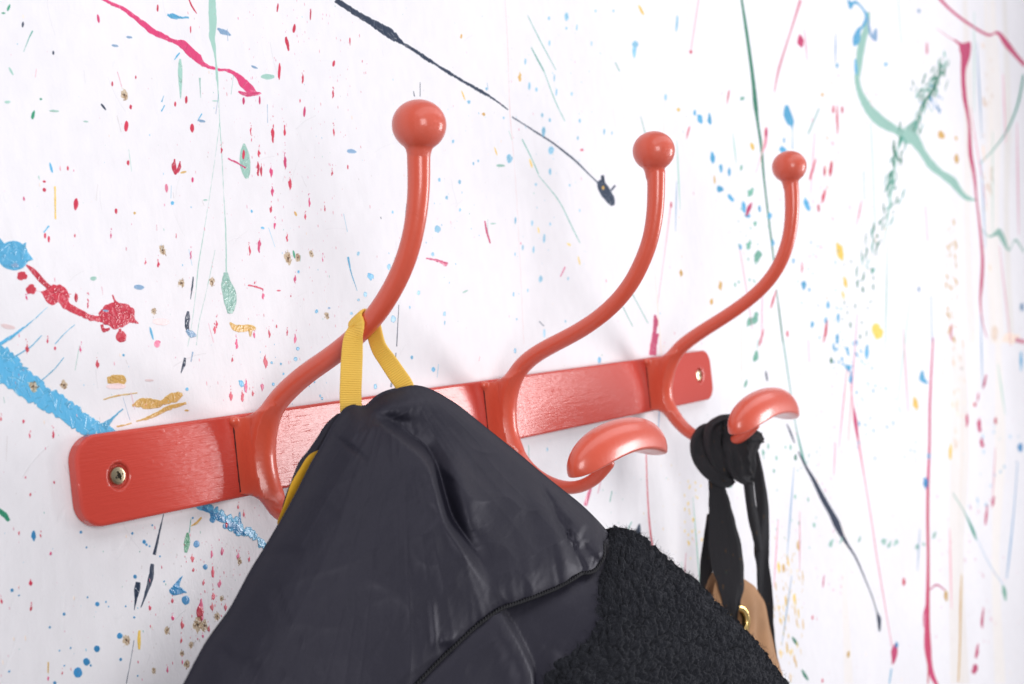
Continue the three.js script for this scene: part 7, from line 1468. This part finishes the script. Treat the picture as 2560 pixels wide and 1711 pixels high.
  // the wide curved end of the lower arm
  const pos = [], idx = [], uv = [], A = 0.0632, NU = 90, NV = 56, SAG = 0.0129;
  for (let i = 0; i <= NU; i++) {
    const t = -Math.cos(Math.PI * i / NU), e = Math.sqrt(Math.max(0, 1 - t ** 4)), hh = 0.0205 * e, dd = 0.0147 * e, cx = A * t, cy = -0.0320 - SAG * t * t, cz = 0.1193 - 0.0052 * t * t, sl = Math.atan(2 * SAG * t / A);
    for (let j = 0; j < NV; j++) {
      const a = 2 * Math.PI * j / NV, ca = Math.cos(a), sa = Math.sin(a), U = ca > 0 ? ca ** 1.05 * hh : -(Math.abs(ca) ** 0.6) * 0.24 * hh, W = sa * dd * (ca < 0 ? 1 + 0.05 * Math.abs(ca) : 1);
      pos.push(cx + U * Math.sin(sl), cy + U * Math.cos(sl), cz + W); uv.push(cx, U + W);
    }
    if (i) for (let j = 0; j < NV; j++) { const p = (i - 1) * NV + j, q = (i - 1) * NV + (j + 1) % NV; idx.push(p, q, p + NV, q, q + NV, p + NV); }
  }
  part('saddle', meshFrom(pos, idx, uv), hookPaint, hook);
});

// ---------------------------------------------------------------- the coat on the first hook
const azimuth = (d) => V(Math.sin(d * Math.PI / 180), 0, Math.cos(d * Math.PI / 180));
const E3 = azimuth(AZ_COAT), E2 = V(0, 1, 0), E1 = V().crossVectors(E2, E3);
const coat = thing('coat', 'dark navy padded coat with black fleece, hanging by its yellow loop from the first hook', 'coat', ...COAT_O);
const yokeTop = rounded(mm(YOKE_TOP), 0.003), seam = monotone(rounded(mm(SEAM), 0.003)), fleeceLeft = monotone(rounded(mm(FLEECE_LEFT), 0.003)), fleeceTop = monotone(rounded(mm(FLEECE_TOP), 0.003));
const top = heightAt(monotone(yokeTop)), seamAt = heightAt(seam), fleeceLeftAt = heightAt(fleeceLeft), fleeceTopAt = heightAt(fleeceTop);
const softDistance = (outline, step) => { const P = resample(outline, step); return (a, b) => { let s = 0; for (const [x, y] of P) { const r2 = (a - x) ** 2 + (b - y) ** 2 + 4e-6; s += step / (r2 * Math.sqrt(r2)); } return Math.sqrt(2 / s); }; };
const edgeDist = softDistance(yokeTop, 0.004);
const puff = (d, D, Hm) => { const q = 1 - Math.min(d / D, 1); return Hm * Math.sqrt(Math.max(0, 1 - q * q)); };
const folds = [];
const fold = (line, fn) => folds.push([rounded(mm(line), 0.004), fn]);
const fade = (t, a = 0.15, b = 0.15) => smooth(0, a, t) * smooth(0, b, 1 - t);
const bell = (x, w) => Math.exp(-(x * x) / (w * w));
const step = (sd, s) => smooth(-s, s, sd);
// lower-left side of each line is sd < 0
fold(FOLD_A, (sd, t) => fade(t, 0.28, 0.35) * (0.0055 * (1 - step(sd, 0.0032)) * Math.exp(Math.min(sd, 0) / 0.028) - 0.019 * step(sd, 0.0034) * Math.exp(-Math.max(sd, 0) / 0.015)));
fold(FOLD_A2, (sd, t) => fade(t, 0.3, 0.3) * 0.0075 * bell(sd, 0.0075));
fold(FOLD_B, (sd, t) => fade(t, 0.2, 0.5) * (-0.0028 * bell(sd, 0.004) + 0.004 * bell(sd - 0.012, 0.011)));
fold(DART, (sd, t) => fade(t, 0.05, 0.5) * -0.0022 * bell(sd, 0.0013));
fold(SIDE_SEAM, (sd, t) => fade(t, 0.25, 0.05) * (-0.0026 * bell(sd, 0.0026) + 0.002 * bell(sd + 0.007, 0.006)));
for (const [l, a, w] of [[W1, 0.0018, 0.0045], [W2, 0.0025, 0.005], [W3, 0.0018, 0.004], [W4, 0.0028, 0.005], [W5, 0.0026, 0.005]]) fold(l, (sd, t) => fade(t, 0.3, 0.3) * (a * bell(sd, w) - 0.7 * a * bell(sd + 2 * w, w)));
for (const [l, a, w] of [[R1, 0.0011, 0.0018], [R2, 0.0016, 0.0025], [R3, 0.0006, 0.003], [R4, -0.0012, 0.003], [R5, 0.0012, 0.004], [R6, 0.0016, 0.008], [R7, -0.0014, 0.004], [R8, 0.004, 0.011], [R9, -0.0012, 0.014], [P1, 0.002, 0.004]]) fold(l, (sd, t) => fade(t, 0.3, 0.3) * a * bell(sd, w));
const ridge = (x, y) => { const n = 1 - Math.abs(2 * noise(x, y) - 1); return n ** 5; };
const creases = (a, b) => { const x = a - 0.01, y = b - 0.02, r = Math.hypot(x, y), th = Math.atan2(x, -y); return 0.0005 * (ridge(th * 7 + 40, r * 9 + 2) - 0.3) * smooth(0.01, 0.05, r) + 0.0005 * (ridge(a * 45 + b * 25, b * 50 - a * 12 + 9) - 0.3) + 0.0002 * (ridge(th * 19, r * 22 + 30) - 0.3); };
const wrinkle = (a, b) => creases(a, b) + 0.0035 * (fbm(a * 26 + 3, b * 20 + 8, 2) - 0.4) + 0.0009 * (fbm((a + b) * 60, (a - b) * 110, 3) - 0.45);
function yokeHeight(a, b) {
  const d = edgeDist(a, b); let h = puff(d, 0.085, 0.046), g = 0;
  for (const [line, fn] of folds) { const [sd, t] = nearest(line, a, b); if (Math.abs(sd) < 0.09) g += fn(sd, t); }
  return h + (g + wrinkle(a, b)) * smooth(0, 0.012, d);
}
const atSeam = (a, b) => Math.abs(b - seamAt(a)) * 0.8;
const P3 = (a, b, c) => { const k = COAT_SLOPE[0] * a + COAT_SLOPE[1] * b + c, q = V().addScaledVector(E1, a).addScaledVector(E2, b).addScaledVector(E3, k); q.z = Math.max(q.z, 0.011 - COAT_O[2]); return q; };
function sheet(a0, a1, na, nv, topAt, botAt, height, pw = 1.5) {
  const pos = [], uv = [], idx = [];
  for (let i = 0; i <= na; i++) {
    const a = mix(a0, a1, i / na), t = topAt(a), bo = Math.min(botAt(a), t - 1e-4);
    for (let j = 0; j <= nv; j++) { const b = mix(t, bo, (j / nv) ** pw), p = P3(a, b, height(a, b)); pos.push(p.x, p.y, p.z); uv.push(a, b); }
    if (i) for (let j = 0; j < nv; j++) { const p = (i - 1) * (nv + 1) + j, q = p + nv + 1; idx.push(p, p + 1, q, p + 1, q + 1, q); }
  }
  return meshFrom(pos, idx, uv);
}
const A0 = yokeTop[0][0], A1 = yokeTop[yokeTop.length - 1][0], FLOOR = -0.235;
const flapLine = rounded(mm(FLAP), 0.004);
part('yoke', sheet(A0, A1, 330, 230, top, (a) => (a < seam[4][0] ? FLOOR : seamAt(a)), (a, b) => { const s = atSeam(a, b); return yokeHeight(a, b) - 0.0055 * Math.exp(-s / 0.006) + 0.0026 * (fbm(a * 190, b * 14 + 3, 2) - 0.4) * Math.exp(-s / 0.016) * (0.25 + 0.75 * smooth(0.0, 0.05, a)); }), nylon, coat);
const panelHeight = (a, b) => { const s = atSeam(a, b), [sd, t] = nearest(flapLine, a, b); return puff(edgeDist(a, b), 0.085, 0.046) + wrinkle(a + 0.3, b) - 0.004 - 0.006 * Math.exp(-s / 0.006) - 0.011 * step(sd, 0.0015) * (1 - 0.5 * smooth(0, 0.04, sd)) + 0.002 * bell(sd + 0.006, 0.006); };
part('lower_panel', sheet(seam[1][0], A1, 220, 130, (a) => seamAt(a) + 0.002, () => FLOOR, panelHeight, 1.2), nylon, coat);
{ // braided cord that lies in the seam
  const pts = seam.filter(([a]) => a > -0.02).map(([a, b]) => P3(a, b - 0.0012, yokeHeight(a, b) - 0.0058)), c = new THREE.CatmullRomCurve3(pts), n = 420, pos = [], idx = [];
  for (const strand of [0, 1]) {
    const o = pos.length / 3;
    for (let i = 0; i <= n; i++) { const p = c.getPoint(i / n), tn = c.getTangent(i / n), u = V().crossVectors(tn, E3).normalize(), w = V().crossVectors(u, tn), ph = i / n * c.getLength() / 0.0042 * Math.PI * 2 + strand * Math.PI; for (let j = 0; j < 7; j++) { const a = j / 7 * 6.283, x = 0.0006 * Math.cos(ph) + 0.00065 * Math.cos(a), y = 0.0006 * Math.sin(ph) + 0.00065 * Math.sin(a); pos.push(p.x + u.x * x + w.x * y, p.y + u.y * x + w.y * y, p.z + u.z * x + w.z * y); } if (i) for (let j = 0; j < 7; j++) { const p0 = o + (i - 1) * 7 + j, q0 = o + (i - 1) * 7 + (j + 1) % 7; idx.push(p0, p0 + 7, q0, q0, p0 + 7, q0 + 7); } }
  }
  part('seam_cord', meshFrom(pos, idx), cordMat, coat);
}
{ // curly fleece
  const edge = softDistance(fleeceTop, 0.004), fa0 = fleeceLeft[0][0], fa1 = fleeceTop[fleeceTop.length - 1][0];
  const flip = (L) => heightAt(monotone([...L].map(([a, b]) => [b, a]).sort((p, q) => p[0] - q[0])));
  const leftAt = flip(fleeceLeft), rightAt = flip(fleeceTop), tipB = fleeceTop.reduce((m, p) => Math.max(m, p[1]), -9), nb = 430, na = 460, pos = [], uv = [], idx = [];
  for (let j = 0; j <= nb; j++) {
    const b = mix(tipB, FLOOR, j / nb), l = leftAt(b), r = Math.max(rightAt(b), l + 1e-4);
    for (let i = 0; i <= na; i++) {
      const q = i / na, a = mix(l, r, q < 0.5 ? 2 * q * q : 1 - 2 * (1 - q) * (1 - q)), d = (a - l) * 0.75;
      const h = puff(edge(a, b), 0.075, 0.042) * 0.95 - 0.014 + 0.018 * (1 - Math.exp(-d / 0.014)) + 0.004 * (fbm(a * 30, b * 30, 2) - 0.4) + 0.004 * (noise(a * 70, b * 70) - 0.5), p = P3(a + 0.004 * (noise(b * 160, 4) - 0.5) * Math.exp(-d / 0.01), b, h);
      pos.push(p.x, p.y, p.z); uv.push(a, b);
    }
    if (j) for (let i = 0; i < na; i++) { const p = (j - 1) * (na + 1) + i, q = p + na + 1; idx.push(p, q, p + 1, p + 1, q, q + 1); }
  }
  const base = meshFrom(pos, idx, uv);
  const P = base.attributes.position, Nn = base.attributes.normal, U = base.attributes.uv, C = 0.0029;
  const curl = (a, b, c, s) => { let h = 0; const i0 = Math.floor(a / c), j0 = Math.floor(b / c); for (let i = -1; i <= 1; i++) for (let j = -1; j <= 1; j++) { const I = i0 + i, K = j0 + j, x = (I + 0.15 + 0.7 * hash(I + s, K)) * c, y = (K + 0.15 + 0.7 * hash(I + 77, K + 31 + s)) * c, r = c * (0.5 + 0.32 * hash(I + 13, K + 5 + s)), d2 = (a - x) ** 2 + (b - y) ** 2; if (d2 < r * r) h = Math.max(h, Math.sqrt(r * r - d2) * (0.75 + 0.5 * hash(I + 3 + s, K + 9))); } return h; };
  const np = new Float32Array(P.array);
  for (let k = 0; k < P.count; k++) {
    const a = U.getX(k), b = U.getY(k) * 1.0, w = a + 0.0042 * (noise(a * 260, b * 260) - 0.5), v = b + 0.0042 * (noise(a * 260 + 9, b * 260 + 40) - 0.5), h = curl(w, v, C, 0) * 1.05 + 0.5 * curl(w + 0.5, v + 0.3, C * 0.5, 60) + 0.0011 * (noise(a * 1500, b * 1500) - 0.5);
    np[3 * k] += Nn.getX(k) * h; np[3 * k + 1] += Nn.getY(k) * h; np[3 * k + 2] += Nn.getZ(k) * h;
  }
  P.array.set(np); base.computeVertexNormals();
  part('fleece', base, fleeceMat, coat);
  const fp = [], fi = [], np2 = base.attributes.normal, n = P.count;
  for (let k = 0; k < 6000; k++) {
    const v = Math.floor(rnd() * n), p = V().fromBufferAttribute(P, v), nn = V().fromBufferAttribute(np2, v), u = V(rnd() - 0.5, rnd() - 0.5, rnd() - 0.5).cross(nn).normalize(), l = 0.0014 + 0.0026 * rnd() ** 2, w = V().crossVectors(nn, u), o = fp.length / 3, cu = 0.6 + rnd();
    for (let q = 0; q <= 4; q++) { const s = q / 4, c = p.clone().addScaledVector(nn, l * (Math.sin(s * 2.4) * 0.8) - 0.0004).addScaledVector(u, l * s * s * cu); for (let e = 0; e < 3; e++) { const a = e * 2.094, rr = 0.00007; const d = c.clone().addScaledVector(w, rr * Math.cos(a)).addScaledVector(u, rr * Math.sin(a)); fp.push(d.x, d.y, d.z); } if (q) for (let e = 0; e < 3; e++) { const a = o + (q - 1) * 3 + e, b2 = o + (q - 1) * 3 + (e + 1) % 3; fi.push(a, b2, a + 3, b2, b2 + 3, a + 3); } }
  }
  part('fleece_fibre', meshFrom(fp, fi), fleeceMat, coat).userData.kind = 'stuff';
}
{ // back of the coat and the lining that shows at its edge
  const be = heightAt(monotone(rounded(mm(BACK_EDGE), 0.003))), a0 = mm(BACK_EDGE)[0][0], a1 = mm(BACK_EDGE).at(-1)[0], le = heightAt(monotone(rounded(mm(LINING_EDGE), 0.003))), l0 = mm(LINING_EDGE)[0][0], l1 = mm(LINING_EDGE).at(-1)[0];
  const bt = (a) => (a > a0 && a < a1 ? Math.max(be(a), top(a)) : top(a));
  part('back_panel', sheet(A0, A1, 160, 60, bt, () => FLOOR, (a, b) => -0.006 - puff(edgeDist(a, b), 0.06, 0.032) * smooth(0, 0.012, edgeDist(a, b)), 1.4), nylon, coat);
  part('fleece_back', sheet(fleeceTop[0][0] - 0.03, fleeceTop[fleeceTop.length - 1][0], 100, 40, (a) => Math.min(fleeceTopAt(a), 10), () => FLOOR, (a, b) => -0.008 - puff(Math.max(0, fleeceTopAt(a) - b) * 0.7, 0.05, 0.02), 1.4), fleeceMat, coat);
  part('lining', sheet(l0, l1, 50, 24, le, (a) => le(a) - 0.04, (a, b) => -0.003 - 0.004 * smooth(0, 0.02, le(a) - b), 1.2), liningMat, coat, 'yellow lining at the edge of the coat');
}
{ // hanging loop of ribbed yellow tape
  const o = V(...COAT_O), arm = V(-SPACING, 0.0691, 0.1112), t = V(0, 0.48, 0.877), n = V(0, 0.877, -0.48), r = 0.0066, rows = [], W = 0.0122;
  const fr = mm(LOOP_FRONT), bk = mm(LOOP_BACK);
  for (const p of fr.slice(1).reverse()) rows.push({ p: V(...p).sub(o), w: W });
  rows[0].p.y -= 0.004;
  const m0 = rows.length;
  for (let k = 0; k <= 6; k++) { const a = Math.PI * (1 - k / 6 * 0.93); rows.push({ p: arm.clone().addScaledVector(V(1, 0, 0), r * Math.cos(a)).addScaledVector(n, r * Math.sin(a)).sub(o), w: W }); }
  const m1 = rows.length;
  for (const p of bk.slice(1)) rows.push({ p: V(...p).sub(o), w: 0.0104 });
  rows[rows.length - 1].p.y -= 0.003;
  const total = rows.length - 1, e = E1.clone(), eb = V(0.55, 0.35, 0.75).normalize();
  const side = (u) => { const i = u * total, q = smooth(m0 - 3.2, m0 + 0.5, i), z = smooth(m1 - 1, m1 + 2.5, i); return e.clone().lerp(t, q).lerp(eb, z).normalize(); };
  part('hanging_loop', band(rows, side, (w, u, len) => { const rib = 0.5 + 0.5 * Math.sin(len / 0.00125 * Math.PI * 2), th = 0.0009 + 0.00045 * rib, o2 = [], k = 16; for (let j = 0; j < k; j++) { const a = 2 * Math.PI * j / k, c = Math.cos(a), s = Math.sin(a); o2.push([Math.sign(c) * Math.abs(c) ** 0.6 * w / 2, Math.sign(s) * Math.abs(s) ** 0.4 * (Math.abs(c) > 0.93 ? 0.0010 : th) / 1 * 0.8]); } return o2; }, 44), loopMat, coat, 'ribbed yellow hanging loop over the hook');
}
coat.traverse((o) => { if (o.isMesh) o.geometry.computeBoundingBox(); });

// ---------------------------------------------------------------- the bag on the last hook
const bag = thing('bag', 'tan suede bag with brass eyelet and black cotton strap knotted on the last hook', 'bag', ...BAG_O);
{
  const o = V(...BAG_O), face = azimuth(AZ_BAG), f1 = V().crossVectors(E2, face), outline = monotone(rounded(mm(BAG_TOP), 0.003)), tp = heightAt(outline), dist = softDistance(outline, 0.004), [ea, eb] = EYELET.map((v) => v / 1000);
  const build = (sgn) => {
    const pos = [], uv = [], idx = [], na = 110, nv = 80, a0 = outline[0][0], a1 = outline[outline.length - 1][0];
    for (let i = 0; i <= na; i++) {
      const a = mix(a0, a1, i / na), t = tp(a);
      for (let j = 0; j <= nv; j++) {
        const b = mix(t, -0.185, (j / nv) ** 1.5), d = dist(a, b), r = Math.hypot(a - ea, (b - eb)); let h = puff(d, 0.04, 0.016);
        h += 0.004 * Math.sin((a * 0.9 - b * 0.35) * 190 + 2) * smooth(0, 0.03, d) * smooth(0.012, 0.03, r) + 0.002 * (fbm(a * 60, b * 40, 2) - 0.4); h -= 0.004 * bell(r, 0.012);
        if (sgn > 0 && r < 0.0092) h -= 0.02; 
        const p = V().addScaledVector(f1, a).addScaledVector(E2, b).addScaledVector(face, h * sgn); if (p.z < 0.008 - BAG_O[2]) p.z = 0.008 - BAG_O[2];
        pos.push(p.x, p.y, p.z); uv.push(a, b);
      }
      if (i) for (let j = 0; j < nv; j++) { const p = (i - 1) * (nv + 1) + j, q = p + nv + 1; if (sgn > 0) idx.push(p, p + 1, q, p + 1, q + 1, q); else idx.push(p, q, p + 1, p + 1, q, q + 1); }
    }
    return meshFrom(pos, idx, uv);
  };
  part('bag_body', mergeGeometries([build(1), build(-1)]), suede, bag);
  const ring = new THREE.LatheGeometry([[0.0095, -0.003], [0.0095, 0.001], [0.0101, 0.0022], [0.0112, 0.0028], [0.0118, 0.0024], [0.0124, 0.0029], [0.0136, 0.0030], [0.0146, 0.0022], [0.0152, 0.0006], [0.0150, -0.001]].map(([x, y]) => new THREE.Vector2(x, y)), 64); ring.rotateX(Math.PI / 2);
  const er = part('eyelet', ring, brass, bag); er.position.copy(V().addScaledVector(f1, ea).addScaledVector(E2, eb).addScaledVector(face, 0.0125)); er.rotation.y = AZ_BAG * Math.PI / 180;
  const toward = azimuth(-48), across = V().crossVectors(E2, toward), rows = (L, dy = 0) => mm(L).map(([x, y, z, w]) => ({ p: V(x, y, z).sub(o), w }));
  const side = (u, tan) => V().crossVectors(toward, tan).normalize();
  const strap = (name, L, t, wave, sub = 8) => part(name, band(rows(L), side, flat(26, t, wave), sub), strapMat, bag);
  strap('strap', STRAP_MAIN, 0.0016, (x, w, u) => 0.0016 * Math.sin(x / w * 5 + 1) * (0.4 + u) + 0.0022 * smooth(0.6, 1, u) * Math.sin(x / w * 16) + 0.0024 * smooth(0.22, 0.3, x / w) * smooth(0, 0.3, u) * (1 - smooth(0.5, 0.8, u)));
  strap('strap', STRAP_BEHIND, 0.0016, (x, w) => 0.002 * Math.sin(x / w * 4));
  strap('strap', STRAP_RIGHT, 0.0016, (x, w, u, l) => 0.0018 * Math.sin(x / w * 5 + l * 30) );
  strap('strap', STRAP_LEFT, 0.0016, (x, w, u, l) => 0.0014 * Math.sin(x / w * 5 + 2));
  const lump = (t, k) => flat(36, t, (x, w, u, l) => 0.0042 * (ridge(x / w * 2.6 + k * 7 + u * 0.8, u * 1.2 + k) - 0.3) + 0.0030 * (noise(x / w * 2.5 + k * 3, u * 5) - 0.5) + 0.0012 * (noise(x / w * 9 + k, u * 9) - 0.5), 0.75);
  const knot = [];
  for (const [L, t, k] of [[KNOT_1, 0.013, 0], [KNOT_2, 0.014, 2], [KNOT_3, 0.018, 4], [KNOT_4, 0.016, 1], [KNOT_5, 0.012, 3]]) knot.push(band(rows(L), side, lump(t, k), 9));
  part('strap_knot', mergeGeometries(knot), strapMat, bag, 'black cotton strap tied in a thick knot around the hook');
}
scene.traverse((o) => { if (o.isMesh || o.isLight) o.castShadow = true; });
renderer.render(scene, camera);
